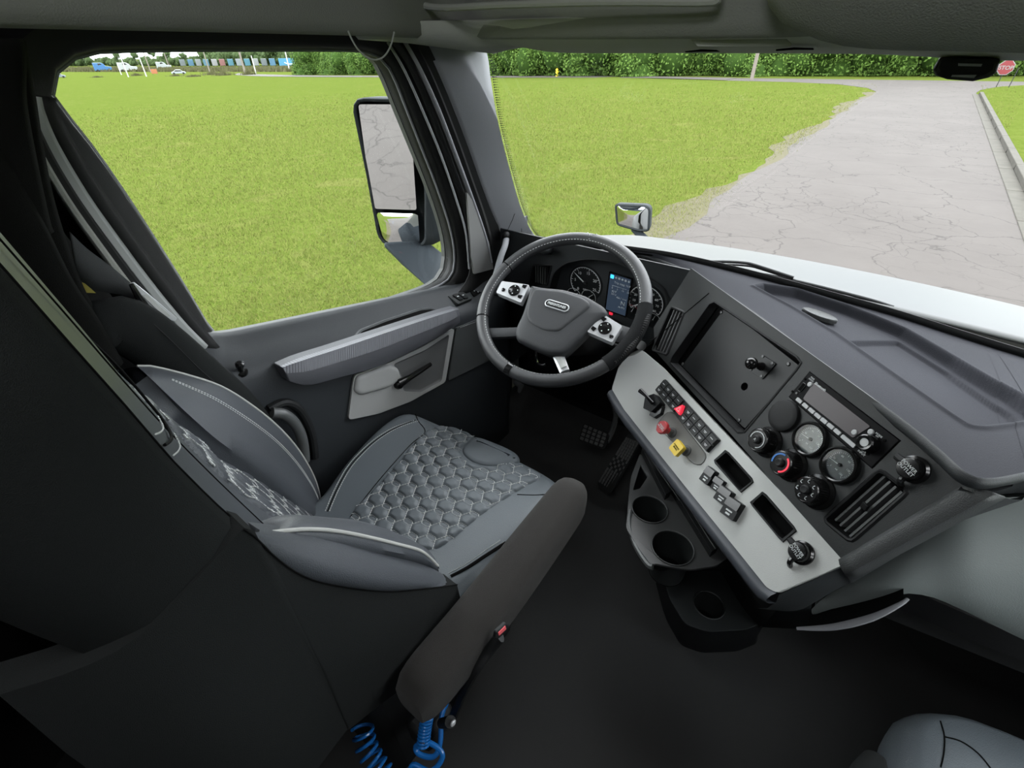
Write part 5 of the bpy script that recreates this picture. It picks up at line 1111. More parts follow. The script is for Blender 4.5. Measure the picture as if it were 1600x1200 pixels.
# dark filler from the rolled edge down to the pale panel on the passenger side
ra_ = [p for p in REAR if p.x > .20 and p.x < .98]; A = resample(ra_, 30); B = resample([Vector((.30, .90, .80))]+[p for p in pd_top if p.x > .30 and p.y > .86]+[Vector((1.0, .98, .80))], 30)
mb = MB(); mb.grid([[a+Vector((0, .0, -.03)), a.lerp(b, .5)+Vector((0, .03, -.02)), b+Vector((0, .01, .0)), b+Vector((0, .05, -.03))] for a, b in zip(A, B)]); obj('passenger_fascia', mb, M['dash'], da, smooth=60)
# open slot and its pale lip below the panel
sl0 = line([PY(1262, 976, .715), PY(1272, 962, .74), PY(1340, 950, .765), PY(1408, 932, .775)], 20); sl1 = line([PY(1262, 978, .71), PY(1300, 977, .715), PY(1360, 962, .73), PY(1412, 940, .75)], 20)
mb = MB(); mb.grid([[a+Vector((0, .04, .01)), a+Vector((.01, .12, -.01)), b+Vector((0, .06, -.01)), b] for a, b in zip(sl0, sl1)]); obj('door_pocket_slot', mb, M['dark'], da, smooth=0)
mb = MB(); mb.tube(line([PY(1245, 982, .70), PY(1300, 980, .712), PY(1360, 966, .727), PY(1405, 945, .745), PY(1418, 936, .76)], 24), [.003+.004*math.sin(math.pi*k/23) for k in range(24)], 10, flat=.8); obj('slot_lip', mb, M['pillar'], da)
# black backing below everything on the passenger side
rows = []
for i in range(24):
    t = i/23; x = .17+.83*t; rows.append([(x, .80+.10*t, .44-.0*t), (x, .95+.1*t, .30), (x+.02, 1.15, .12), (x+.03, 1.35, .02)])
mb = MB(); mb.grid(rows); obj('footwell_lining', mb, M['matte'], da, smooth=60)
# knee panel under the driver fascia, column shroud
rows = []
for i in range(20):
    t = i/19; x = -.99+.60*t; a = PF_.p(x+.6, .155, 0); rows.append([a, a+Vector((0, .01, -.02)), Vector((x, 1.28, .48)), Vector((x, 1.40, .30)), Vector((x, 1.46, .1))])
mb = MB(); mb.grid(rows); obj('knee_panel', mb, M['matte'], da, smooth=60)
rows = []
for i in range(10):
    t = i/9; a = PQ.p(*PQ.c(985, 549), -.004).lerp(PQ.p(*PQ.c(956, 608), -.004), t); rows.append([a, a+Vector((-.02, .04, -.02)), a+Vector((-.06, .16, -.04)), Vector((-.55, 1.36, .45))])
mb = MB(); mb.grid(rows); obj('column_filler', mb, M['matte'], da, smooth=60)
# filler behind left side, dash end against the door
mb = MB(); mb.grid([[(-.99, y, z) for z in (.86, .7, .5, .3)] for y in (1.10, 1.2, 1.4)]); obj('dash_end_cap', mb, M['dash'], da, smooth=0, solid=.004)
# ================================================================== CUP HOLDER CONSOLE
ch = thing('cup_holder_console', 'black floor console with three cup holders under the grey panel', 'cup holder', (-.1, .85, .02))
FZ = Fr((0, 0, .40), (1, 0, 0), (0, -1, 0))
out_ = rpoly(FZ.cs([(1000, 708), (1012, 716), (1060, 775), (1135, 862), (1142, 868), (1120, 884), (1080, 890), (1050, 886), (1022, 880), (1018, 888), (978, 825), (982, 780), (986, 745)]), .010)
h1 = circ(*FZ.c(1015, 796), .043, 36); h2 = circ(*FZ.c(1051, 856), .047, 36); h3 = rpoly(FZ.cs([(1001, 726), (1012, 745), (1000, 763), (989, 766)]), .004)
mb = MB(); mb.plate(FZ, out_, [h1, h2, h3], w=0, th=.006); obj('tray_top', mb, mk('satin_grey_black_tray', (.06, .061, .061), .35, .2, 900), ch, bevel=.0015, smooth=30)
for (c, r) in ((FZ.c(1015, 796), .043), (FZ.c(1051, 856), .047)):
    mb = MB(); mb.lathe(FZ, c[0], c[1], [(r+.002, .0005), (r, .003), (r-.002, .001), (r-.003, -.03), (r-.007, -.09)], 36, cap=False); cu_ = obj('cup_well', mb, M['panel'], ch)
    mb = MB(); mb.tube([FZ.p(u, v, .0025) for u, v in circ(c[0], c[1], r, 40)], .0011, 6, True); obj('rim_highlight', mb, M['slat'], cu_)
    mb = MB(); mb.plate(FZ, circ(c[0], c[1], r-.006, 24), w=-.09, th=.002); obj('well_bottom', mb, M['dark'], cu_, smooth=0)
# retaining finger at the front of the second well
mb = MB(); mb.tube(cr_([FZ.p(*FZ.c(985, 798), .0), FZ.p(*FZ.c(984, 820), -.006), FZ.p(*FZ.c(994, 850), -.008), FZ.p(*FZ.c(1012, 880), -.004), FZ.p(*FZ.c(1020, 886), .0)], 5), .006, 8, flat=1.3); obj('cup_retainer', mb, mk('grey_plastic_lip', (.08, .085, .085), .35), ch)
# drawer channel beside the wells
for a, b, c, d, mt in (((1003, 700), (1010, 697), (1048, 768), (1040, 773), M['matte']), ((1050, 762), (1056, 757), (1122, 855), (1112, 862), M['matte'])):
    mb = MB(); P = [FZ.p(*FZ.c(*q, .02), .02) for q in (a, b, c, d)]; mb.rings([P, [p+Vector((0, 0, -.03)) for p in P]], True, True); obj('tray_rail', mb, mt, ch, bevel=.001)
for s0, s1 in (((1006, 702), (1062, 782)), ((1062, 770), (1118, 858))):
    mb = MB(); mb.tube([FZ.p(*FZ.c(*s0, .022), .022), FZ.p(*FZ.c(*s1, .022), .022)], .0012, 6); obj('edge_glint', mb, M['slat'], ch)  # pale tube stands in for the specular glint along each rail
TB = line([FZ.p(*FZ.c(*q), -.004) for q in [(1003, 722), (990, 745), (983, 782), (979, 824), (1018, 886), (1050, 886), (1082, 889), (1122, 883), (1141, 868)]], 40)
LB = line([PZ(a, b, c) for a, b, c in [(1015, 790, .02), (1018, 830, .02), (1026, 880, .02), (1034, 915, .08), (1056, 900, .165), (1090, 893, .165), (1130, 893, .165), (1162, 896, .165)]], 40)
mb = MB(); mb.grid([[a, a.lerp(b, .12)+Vector((.006, .008, 0)), a.lerp(b, .5)+Vector((.004, .006, 0)), a.lerp(b, .9), b] for a, b in zip(TB, LB)]); obj('console_body', mb, M['matte'], ch, smooth=60)
# lower tray with third cup well and skirt
FZ2 = Fr((0, 0, .16), (1, 0, 0), (0, -1, 0)); lo_ = rpoly(FZ2.cs([(1030, 880), (1075, 880), (1150, 895), (1196, 950), (1200, 970), (1165, 984), (1105, 987), (1070, 975), (1046, 935)]), .015)
c3 = FZ2.c(1108, 945); mb = MB(); mb.plate(FZ2, lo_, [circ(c3[0], c3[1], .038, 36)], w=0, th=.006); obj('lower_tray', mb, M['panel'], ch, bevel=.002)
mb = MB(); mb.lathe(FZ2, c3[0], c3[1], [(.040, .0005), (.038, .002), (.036, .0), (.032, -.08)], 36, cap=False); cu_ = obj('cup_well', mb, M['panel'], ch); mb = MB(); mb.plate(FZ2, circ(c3[0], c3[1], .033, 24), w=-.08, th=.002); obj('well_bottom', mb, M['dark'], cu_, smooth=0)
lp = [FZ2.p(u, v, -.003) for u, v in lo_]; mb = MB(); mb.rings([lp, [Vector((p.x, p.y, .08)) for p in lp], [Vector((p.x+.01, p.y+.03, .004)) for p in lp]], False); obj('skirt', mb, M['matte'], ch, smooth=60)
mb = MB(); mb.grid([[PZ(1190, 980, .17), PZ(1200, 960, .24), PZ(1215, 935, .34)], [PZ(1262, 984, .30), PZ(1262, 960, .34), PZ(1255, 940, .42)], [PZ(1290, 982, .36), PZ(1285, 960, .38), PZ(1280, 945, .42)]]); obj('side_skirt', mb, M['dash'], ch, smooth=60, solid=.004)
# ================================================================== STEERING WHEEL
th0, az = .984, .094
wn = Vector((math.sin(az)*math.cos(th0), -math.cos(az)*math.cos(th0), math.sin(th0))); wu = Vector((math.cos(az), math.sin(az), 0))
WC = Vector((-.578, .967, .801)); WF = Fr(WC, wu, -(wn.cross(wu)))
sw_ = thing('steering_wheel', 'black leather four-spoke steering wheel with silver switch pods', 'steering wheel', tuple(WC))
R0, RT = .2135, .0165
def wp(a, r=R0, w=0): return WF.p(math.sin(math.radians(a))*r, -math.cos(math.radians(a))*r, w)      # angle clockwise from the top
def rimseg(a0, a1, r, nm, mat, n=80, oval=1.0, **k):
    mb = MB(); full = abs(a1-a0) >= 360; m = n if full else n+1; rows = []
    for i in range(m):
        a = a0+(a1-a0)*i/n; c = wp(a); rad = (c-WC).normalized()
        rows.append([c+rad*(math.cos(t)*r)+WF.n*(math.sin(t)*r*oval) for t in [2*math.pi*j/16 for j in range(16)]])
    mb.grid(rows, full, True)
    if not full: mb.f.append(tuple(range(16))); mb.f.append(tuple(range(len(mb.v)-16, len(mb.v)))[::-1])
    return obj(nm, mb, mat, sw_, smooth=60, **k)
rimseg(0, 360, RT, 'rim', M['wleather'], 120)
def ang(px, py): u, v = WF.c(px, py); return math.degrees(math.atan2(u, -v))
aR0, aR1 = ang(1008, 478), ang(948, 572)
rimseg(aR0, aR1, RT+.0022, 'grip_section', M['mesh'], 30, label='rubbery dotted grip wrapped on the right of the rim')
aL = ang(800, 575); rimseg(aL-2.2, aL+2.2, RT+.0012, 'trim_ring', M['black'], 4)
for a in (ang(788, 413), ang(747, 497)): rimseg(a-.4, a+.4, RT+.0008, 'seam_ring', M['dark'], 3)
a = ang(925, 372)
mb = MB(); f_ = 1
for s_ in (-1, 1):
    t0 = [wp(a+s_*.3, R0+.004, RT+.0010), wp(a+s_*3.6, R0+.0125, RT*.75), wp(a+s_*3.0, R0+.014, RT*.65), wp(a+s_*.1, R0-.010, RT*.85)]; mb.add(t0+[p-WF.n*.001 for p in t0], [(0, 1, 2, 3)])
obj('top_chevron', mb, M['silver'], sw_, smooth=0, orient=False)
# wrinkled knob strip on the outside of the grip
mb = MB(); n = 9
for i in range(26):
    t = i/25; a = aR0+(aR1-aR0)*(.18+.72*t); w = .010+.004*math.sin(t*9); c = wp(a, R0+RT*.75, RT*.55); mb.ball(c, .0065+.0022*math.sin(t*12), 8)
obj('finger_ridges', mb, M['rubber'], sw_)
# stitches along the inner edge of the rim
mb = MB()
for i in range(150):
    a = i*2.4
    if (a-aR0) % 360 < (aR1-aR0) % 360: continue
    mb.tube([wp(a, R0-RT*.72, RT*.74), wp(a+1.3, R0-RT*.72, RT*.74)], .0008, 4)
obj('stitching', mb, M['thread'], sw_, kind='stuff', smooth=0)
# hub
hub_px = [(828, 443), (845, 447), (880, 450), (915, 460), (945, 478), (952, 490), (930, 503), (907, 527), (893, 540), (880, 552), (856, 552), (830, 541), (806, 530), (803, 518), (806, 508), (815, 490), (822, 468)]
HW = .022; hp = WF.cs(hub_px, HW); hp = [(p.x, p.y) for p in resample([Vector(p) for p in rpoly(hp, .010)], 64, True)]
M['hub'] = mk('hub_soft_plastic', (.026, .0275, .03), .55, .5, 900, .4)
mb = MB(); hc = Vector((sum(p[0] for p in hp)/64, sum(p[1] for p in hp)/64))
mb.rings([[WF.p(u, v, -.03) for u, v in inset(hp, .01)], [WF.p(u, v, .005) for u, v in hp], [WF.p(u, v, .016) for u, v in inset(hp, .002)], [WF.p(u, v, .020) for u, v in inset(hp, .006)], [WF.p(u, v, .022) for u, v in inset(hp, .012)]]+[[WF.p(hc.x+(u-hc.x)*s_, hc.y+(v-hc.y)*s_, .022+.004*(1-s_)) for u, v in inset(hp, .012)] for s_ in (.75, .5, .25)]); obj('airbag_cover', mb, M['hub'], sw_, smooth=60)
ip = WF.cs([(835, 451), (878, 455), (912, 466), (925, 476), (918, 485), (885, 510), (874, 520), (850, 518), (828, 505), (822, 494), (826, 472)], HW); ip = [(p.x, p.y) for p in resample([Vector(p) for p in rpoly(ip, .012)], 48, True)]
mb = MB(); pil(mb, WF, ip, .006, .008, .021); obj('pad_face', mb, M['hub'], sw_, smooth=70)
# oval badge
bc = WF.c(870, 477, .030); bfr = Fr(WF.p(bc[0], bc[1], .0285), WF.u+WF.v*.06, WF.v)
def stad(L, r, n=12): return [(L+r*math.sin(math.pi*k/n), -r*math.cos(math.pi*k/n)) for k in range(n+1)]+[(-L-r*math.sin(math.pi*k/n), r*math.cos(math.pi*k/n)) for k in range(n+1)]
mb = MB(); mb.rings([[bfr.p(u, v, w) for u, v in stad(.0235, r)] for r, w in ((.0105, -.002), (.0105, .0012), (.0095, .0016))]); bdg = obj('badge', mb, M['silver'], sw_)
mb = MB(); mb.plate(bfr, stad(.0232, .0082), w=.0020, th=.001); obj('badge_field', mb, M['plate'], bdg, smooth=0)
text('badge_lettering', 'FREIGHTLINER', bfr, 0, .0002, 0.0098, M['white'], bdg, w=.0024, th=.0003, bold=.0001, sx=.82)
# switch pods
def pod(px, nm, dial, lab):
    q = WF.cs(px, .016); f = Fr(WF.p(*q[0], .016), WF.p(*q[1], .016)-WF.p(*q[0], .016), WF.p(*q[3], .016)-WF.p(*q[0], .016)); q2 = [((WF.p(*a, .016)-f.o).dot(f.u), (WF.p(*a, .016)-f.o).dot(f.v)) for a in q]
    mb = MB(); mb.plate(f, rpoly(q2, .004), w=0, th=.018); p = obj(nm, mb, M['silver'], sw_, bevel=.002, label=lab)
    c = WF.p(*WF.c(*dial, .020), .018); u, v = (c-f.o).dot(f.u), (c-f.o).dot(f.v)
    mb = MB(); mb.lathe(f, u, v, [(.0168, 0), (.0168, .003), (.0155, .005), (.009, .0045), (.005, .006), (.003, .006)], 32); obj('direction_pad', mb, M['black'], p)
    for an in range(0, 360, 90):
        a_ = math.radians(an); mb = MB(); mb.plate(f, circ(u+math.cos(a_)*.0115, v+math.sin(a_)*.0115, .0016, 6), w=.0058, th=.0012); obj('pad_symbol', mb, M['white'], p, smooth=0)
    return p, f, u, v
pA, fA, uA, vA = pod([(784, 439), (827, 445), (814, 473), (775, 457)], 'switch_pod', (803, 453), 'silver cruise switch pod on the left spoke')
pB, fB, uB, vB = pod([(943, 491), (972, 509), (956, 535), (917, 518)], 'switch_pod', (945, 512), 'silver phone switch pod on the right spoke')
for f, par, L in ((fA, pA, [(786, 452, 'c'), (819, 447, 't'), (812, 463, 't')]), (fB, pB, [(955, 525, 'c'), (943, 498, 't'), (927, 513, 't')])):
    for a, b, k in L:
        c = WF.p(*WF.c(a, b, .019), .017); u, v = (c-f.o).dot(f.u), (c-f.o).dot(f.v)
        mb = MB()
        if k == 'c': mb.lathe(f, u, v, [(.0055, 0), (.0055, .002), (.004, .003)], 18)
        else: mb.plate(f, rpoly([(u-.006, v-.005), (u+.006, v-.005), (u+.004, v+.006), (u-.006, v+.003)], .001), w=.002, th=.003)
        obj('pod_button', mb, M['black'], par)
# spokes
def spoke(pts, w0, w1, nm, mat, par=sw_, th=.012, depth=-.004):
    P = [Vector(WF.c(a, b, depth)) for a, b in pts]; L = resample(cr_(P, 5), 14); rows = []
    for i, p in enumerate(L):
        t = (L[min(i+1, 13)]-L[max(i-1, 0)]).normalized(); nn = Vector((-t.y, t.x)); w = w0+(w1-w0)*i/13
        rows.append([WF.p(*(p-nn*w), depth-th), WF.p(*(p-nn*w), depth), WF.p(*(p-nn*w*.5), depth+.003), WF.p(*(p+nn*w*.5), depth+.003), WF.p(*(p+nn*w), depth), WF.p(*(p+nn*w), depth-th)])
    mb = MB(); mb.grid(rows, False, True); mb.f.append(tuple(range(6))); mb.f.append(tuple(range(len(mb.v)-6, len(mb.v)))[::-1]); return obj(nm, mb, mat, par, smooth=40)
spoke([(812, 458), (790, 452), (770, 446)], .024, .022, 'spoke', M['hub'])
spoke([(940, 508), (965, 520), (992, 528)], .024, .022, 'spoke', M['hub'])
spoke([(812, 518), (790, 519), (762, 520)], .013, .014, 'spoke', M['hub'])
sp_ = spoke([(868, 545), (874, 560), (882, 580)], .014, .012, 'spoke', M['silver'])
spoke([(870, 552), (876, 563), (881, 574)], .009, .008, 'spoke_inlay', M['lgrey'], sp_, depth=.0005, th=.002)
# column and stalk
cl = thing('steering_column', 'black steering column shroud with shift stalk behind the wheel', 'steering column', tuple(WC-wn*.06))
mb = MB(); ax = -wn; A = WC+ax*.03; B = WC+ax*.16; C_ = Vector((-.57, 1.30, .56)); D_ = Vector((-.57, 1.42, .32))
rows = []
for p, r, t in ((A, .055, ax), (A+ax*.03, .07, ax), (B, .075, ax), (C_, .07, (C_-B).normalized()), (D_, .05, (D_-C_).normalized())):
    b = wu; c = t.cross(b).normalized(); rows.append([p+b*(math.cos(a)*r)+c*(math.sin(a)*r*.85) for a in [2*math.pi*k/20 for k in range(20)]])
mb.rings(rows, True, True); obj('shroud', mb, M['matte'], cl, smooth=60)
mb = MB(); p0 = WF.p(*WF.c(960, 560, -.05), -.05); p1 = PY(975, 552, 1.03); p2 = PY(1002, 540, 1.0)
mb.tube([WC+ax*.05+wu*.05, p1, p1.lerp(p2, .4)], [.009, .010, .014], 12); obj('stalk', mb, M['matte'], cl)
mb = MB(); mb.tube([p1.lerp(p2, .1), p1.lerp(p2, .5), p2], [.016, .019, .015], 14, flat=.8); obj('stalk_knob', mb, M['black'], cl)
mb = MB(); mb.tube(cr_([WC+ax*.10-wu*.10, PY(838, 560, 1.06), PY(845, 570, 1.04), PY(853, 569, 1.04)], 4), .004, 8); obj('tilt_lever', mb, M['chrome'], cl)
mb = MB(); mb.tube([PY(806, 598, 1.12), PY(814, 603, 1.10), PY(811, 612, 1.10)], [.010, .012, .006], 10); obj('release_tab', mb, M['slat'], cl)
# ================================================================== PEDALS
def pedal(name, lab, quad, arm, ribs, cat='pedal'):
    t = thing(name, lab, cat, tuple(sum(quad, Vector())/4)); a, b, c, d = quad; f = Fr(a, b-a, d-a); w_, h_ = (b-a).length, (d-a).length
    P = [((q-a).dot(f.u), (q-a).dot(f.v)) for q in quad]; P = rpoly(P, .012)
    mb = MB(); mb.plate(f, P, w=0, th=.012); obj('pedal_plate', mb, M['rubber'], t, bevel=.002)
    if arm: mb = MB(); mb.tube(cr_(arm, 5), .010, 10); obj('pedal_arm', mb, M['slat'], t)
    return t, f, P, w_, h_
q = [PY(983, 676, 1.19), PY(1003, 684, 1.18), PY(956, 772, 1.08), PY(932, 757, 1.09)]
t, f, P, w_, h_ = pedal('accelerator_pedal', 'long ribbed black accelerator pedal standing on the floor', q, None, 6)
cx0 = lambda v, s_: None
for k in range(6):
    s_ = (k+.5)/6; a = q[0].lerp(q[1], s_).lerp(q[3].lerp(q[2], s_), .08); b = q[0].lerp(q[1], s_).lerp(q[3].lerp(q[2], s_), .94); M_ = [a.lerp(b, i/18) for i in range(19)]
    for i in range(18):
        if 6 < i < 12 and (i+k) % 2: continue
        mb = MB(); mb.tube([M_[i].lerp(M_[i+1], .05)+f.n*.001, M_[i].lerp(M_[i+1], .9)+f.n*.001], .0042, 6); obj('tread_rib', mb, M['pedalr'], t)
q = [PY(912, 660, 1.22), PY(952, 678, 1.22), PY(944, 702, 1.17), PY(903, 688, 1.17)]
arm = [PY(948, 690, 1.21), PY(957, 672, 1.26), PY(962, 650, 1.32), PY(958, 630, 1.40)]
t, f, P, w_, h_ = pedal('brake_pedal', 'square black brake pedal with blocky rubber tread on a bent arm', q, arm, 0)
for i in range(5):
    for j in range(4):
        s_, r_ = (i+.5)/5*.92+.04, (j+.5)/4*.9+.05; c = q[0].lerp(q[1], s_).lerp(q[3].lerp(q[2], s_), r_); mb = MB(); mb.box(c+f.n*.003, (w_*.13, h_*.16, .006), Matrix((f.u, f.v, f.n)).transposed()); obj('tread_block', mb, M['pedalr'], t, bevel=.001)
# ================================================================== DRIVER SEAT
ds = thing('driver_seat', 'charcoal leather driver seat with honeycomb quilting and a padded armrest', 'seat', (-.62, .35, .02))
CO = [(-.805, .22), (-.83, .33), (-.872, .44), (-.900, .56), (-.906, .64), (-.885, .682), (-.83, .70), (-.74, .715), (-.62, .728), (-.50, .728), (-.42, .715), (-.385, .685), (-.375, .60), (-.38, .45), (-.40, .33), (-.43, .22)]
CO = [(p.x, p.y) for p in resample(cr_([Vector(p) for p in CO], 6, True), 96, True)]
CX, CY = -.63, .47
def cz(x, y):
    s_ = (x+.635)/.25; z = .492+.020*max(0, abs(s_)-.45)**1.4*1.6
    if y > .56: z -= (y-.56)**2*.9
    return z+.006
rows = []
for d, dz in ((.012, -.12), (.0, -.10), (-.004, -.07), (0, -.035), (.006, -.015), (.016, -.004), (.03, 0)):
    rows.append([Vector((x, y, cz(x, y)+dz)) for x, y in inset(CO, d)])
i0 = inset(CO, .03)
for s_ in (.9, .78, .64, .5, .36, .22, .1): rows.append([Vector((CX+(x-CX)*s_, CY+(y-CY)*s_, cz(CX+(x-CX)*s_, CY+(y-CY)*s_))) for x, y in i0])
mb = MB(); mb.rings(rows); obj('seat_cushion', mb, M['leather'], ds, smooth=80)
# --- honeycomb
def hexd(x, y, s):
    """distance to nearest hexagon edge and cell centre (flat layout, size = centre spacing s)"""
    r3 = math.sqrt(3); best = (1e9, 0, 0)
    q = x/s; i0_ = round(q)
    c = []
    for ox, oy in ((0, 0), (.5, r3/2)):
        a = round(x/s-ox)+ox; b = round((y/s-oy)/r3)*r3+oy; c.append((a*s, b*s))
    c.sort(key=lambda p: (p[0]-x)**2+(p[1]-y)**2); px_, py_ = c[0]; dx, dy = abs(x-px_), abs(y-py_)
    e = min(s/2-dx, s/2-(dx*.5+dy*r3/2)); return max(e, 0), px_, py_
HS = .040
def linkd(x, y):
    """distance measure to the nearest link (1 on its outline); x across, y along, in lattice axes"""
    r3 = math.sqrt(3); best = 9
    for ox, oy in ((.5, 0), (0, r3/2)):
        a = round(x/HS-ox)+ox; b = round((y/HS-oy)/r3)*r3+oy; dx, dy = abs(x-a*HS), abs(y-b*HS); best = min(best, max(dx/.0058, (dx*.5+dy)/.0125))
    return best
def qh(x, y, amp):
    X, Y = y, x*.98; e = hexd(X, Y, HS)[0]/(HS/2); h = amp*(1-(1-min(1, e*1.6))**2)+.0015; L = linkd(X, Y)
    if L < 1.35: h = .0015+(h-.0015)*max(0, (L-1)/.35) if L > 1 else .0015+.0018*(1-L*L)
    return h
def quilt(poly, fmap, hmap, nm, step=.0028, amp=.0065, mat='leather'):
    xs = [p[0] for p in poly]; ys = [p[1] for p in poly]; x0, x1, y0, y1 = min(xs), max(xs), min(ys), max(ys)
    nx_, ny_ = int((x1-x0)/step)+1, int((y1-y0)/step)+1; idx = {}; mb = MB()
    for i in range(nx_+1):
        for j in range(ny_+1):
            x, y = x0+i*step, y0+j*step; d = -sd_poly(x, y, poly)
            if d < -step: continue
            h = qh(x, y, amp)*max(0, min(1, d/.006)); h -= .004*(1 if d <= 0 else 0)
            idx[i, j] = len(mb.v); mb.v.append(tuple(fmap(x, y, h)))
    for i in range(nx_):
        for j in range(ny_):
            k = [(i, j), (i+1, j), (i+1, j+1), (i, j+1)]
            if all(q in idx for q in k): mb.f.append(tuple(idx[q] for q in k))
    o = obj(nm, mb, M[mat], ds, smooth=180)
    st = MB(); r3 = math.sqrt(3); R_ = HS/r3
    def seg(a, b):
        a, b = (a[1]/.98, a[0]), (b[1]/.98, b[0])                       # lattice axes back to the seat's
        mx, my = (a[0]+b[0])/2, (a[1]+b[1])/2
        if -sd_poly(mx, my, poly) < .004: return
        L = math.hypot(b[0]-a[0], b[1]-a[1]); n = max(1, int(L/.0048))
        for k in range(n):
            p = [(a[0]+(b[0]-a[0])*t, a[1]+(b[1]-a[1])*t) for t in ((k+.1)/n, (k+.86)/n)]
            A_, B_ = fmap(*p[0], .0030), fmap(*p[1], .0030); st.tube([A_, B_], .00092, 4, caps=False)
    ax0, ax1, ay0, ay1 = y0, y1, x0*.98, x1*.98
    for a in range(int(ax0/HS)-2, int(ax1/HS)+3):
        for b in range(int(ay0/(HS*r3))-2, int(ay1/(HS*r3))+3):
            for ox, oy in ((0, 0), (.5, r3/2)):
                cx, cy = (a+ox)*HS, (b*r3+oy)*HS
                V = [(cx+R_*math.sin(math.radians(60*k)), cy+R_*math.cos(math.radians(60*k))) for k in range(6)]
                seg(V[0], V[1]); seg(V[2], V[3])
                mx, my = (V[1][0]+V[2][0])/2, (V[1][1]+V[2][1])/2
                hx, hy = .0058, .0125; K = [(mx-hx, my-hy*.62), (mx, my-hy), (mx+hx, my-hy*.62), (mx+hx, my+hy*.62), (mx, my+hy), (mx-hx, my+hy*.62)]
                for k in range(6): seg(K[k], K[(k+1) % 6])
    obj('stitching', st, M['thread'], ds, smooth=0, kind='stuff', orient=False); return o
QP = [PZ(a, b, .512) for a, b in [(663, 668), (700, 652), (742, 668), (724, 684), (719, 700), (735, 716), (765, 721), (800, 708), (848, 731), (830, 749), (752, 800), (677, 855), (610, 835), (537, 812), (600, 740)]]
QP = [(p.x, p.y) for p in QP]; QPs = [(p.x, p.y) for p in resample(cr_([Vector(p) for p in QP], 3, True), 60, True)]
quilt(QPs, lambda x, y, h: Vector((x, y, cz(x, y)+h-.001)), None, 'quilted_insert')
# plain front pad and the piping seams of the cushion
FPp = [PZ(a, b, .512) for a, b in [(742, 668), (775, 676), (805, 690), (812, 705), (798, 712), (765, 719), (738, 714), (722, 699), (726, 684)]]
FPp = [(p.x, p.y) for p in resample(cr_([Vector((p.x, p.y)) for p in FPp], 4, True), 48, True)]
rows = [[Vector((x, y, cz(x, y)+h)) for x, y in inset(FPp, d)] for d, h in ((0, -.004), (.001, .001), (.005, .005), (.012, .007), (.03, .008))]; mb = MB(); mb.rings(rows); obj('front_pad', mb, M['leather'], ds, smooth=80)
def seam(pts, z, nm, mat, r, dash=None, off=.002, par=None):
    P = [PZ(a, b, z) for a, b in pts]; P = resample(cr_(P, 6), 60); P = [Vector((p.x, p.y, cz(p.x, p.y)+off)) for p in P]; mb = MB()
    if dash:
        for i in range(0, 59): mb.tube([P[i].lerp(P[i+1], .1), P[i].lerp(P[i+1], .75)], r, 4)
    else: mb.tube(P, r, 6)
    return obj(nm, mb, mat, par or ds, smooth=0 if dash else 40, kind='stuff' if dash else None)
for off_ in (-1.5, 5):
    seam([(507+off_, 792), (522+off_, 760), (542+off_, 727), (564+off_, 703), (586+off_, 684), (614+off_, 666), (648+off_, 650)], .515, 'stitching', M['thread'], .001, True, .001)
seam([(509, 792), (524, 760), (544, 727), (566, 703), (588, 684), (616, 666), (648, 649)], .515, 'seam', M['dark'], .0013, off=.0004)
seam([(648, 641), (653, 652), (663, 668), (640, 690), (590, 745), (537, 812)], .512, 'seam', M['dark'], .0012, off=.0002)
seam([(808, 768), (836, 770), (862, 768)], .512, 'seam', M['dark'], .001, off=.0003)
seam([(704, 898), (730, 885), (760, 866), (790, 848)], .512, 'seam', M['dark'], .0035, off=.0)
for off_ in (0, 6): seam([(700+off_, 893+off_*.6), (726+off_, 880+off_*.6), (756+off_, 860+off_*.6), (782+off_, 843+off_*.6)], .512, 'stitching', M['thread'], .0008, True, .001)
# --- backrest -------------------------------------------------------
ZY = [(.42, .30), (.50, .262), (.57, .236), (.65, .205), (.727, .176), (.822, .132), (.903, .100), (.964, .084), (1.037, .068), (1.093, .058), (1.15, .051), (1.20, .044), (1.26, .036), (1.34, .024), (1.50, .0)]
def yb(z):
    if z <= ZY[0][0]: return ZY[0][1]
    for (a, b), (c, d) in zip(ZY, ZY[1:]):
        if a <= z <= c: t = (z-a)/(c-a); return b+(d-b)*t
    return ZY[-1][1]
def yfront(x, z):
    s_ = (x+.62)/.24; y = yb(z)-.004; c = max(0, 1-s_*s_)
    y += (.026*c if z > .85 else .010*c) if True else 0
    y += .045*max(0, -s_-.2)*(1 if z < 1.25 else .6)*ss(1.4, 1.1, z)
    return y
XL, XR = -.865, -.375
zs_ = [.40+.025*i for i in range(45)]
mb = MB(); rows = []
for z in zs_:
    wz = 1 if z < 1.2 else 1-.25*(z-1.2)/.3; rows.append([Vector((-.62+(x+.62)*wz, yfront(x, z), z)) for x in [XL+(XR-XL)*k/24 for k in range(25)]])
mb.grid(rows); obj('back_front', mb, M['leather_shade'], ds, smooth=80)
rows = []
for z in [q for q in zs_ if q > .57]:
    wz = 1 if z < 1.2 else 1-.25*(z-1.2)/.3; yl, yr = yfront(XL, z), yfront(XR, z); b = yb(z)-.155-.06*ss(.7, .4, z)
    pts = [(XR, yr), (XR+.012, yr-.006), (XR+.024, yr-.03), (XR+.028, b+.06), (XR+.01, b+.02), (XR-.05, b), (-.62, b-.02), (XL+.05, b), (XL-.01, b+.03), (XL-.018, yl-.05), (XL-.010, yl-.01), (XL, yl)]
    rows.append([Vector((-.62+(x+.62)*wz, y, z)) for x, y in pts])
mb = MB(); mb.grid(rows); obj('back_cover', mb, M['fabric'], ds, smooth=60, label='black cloth cover on the sides and rear of the backrest')
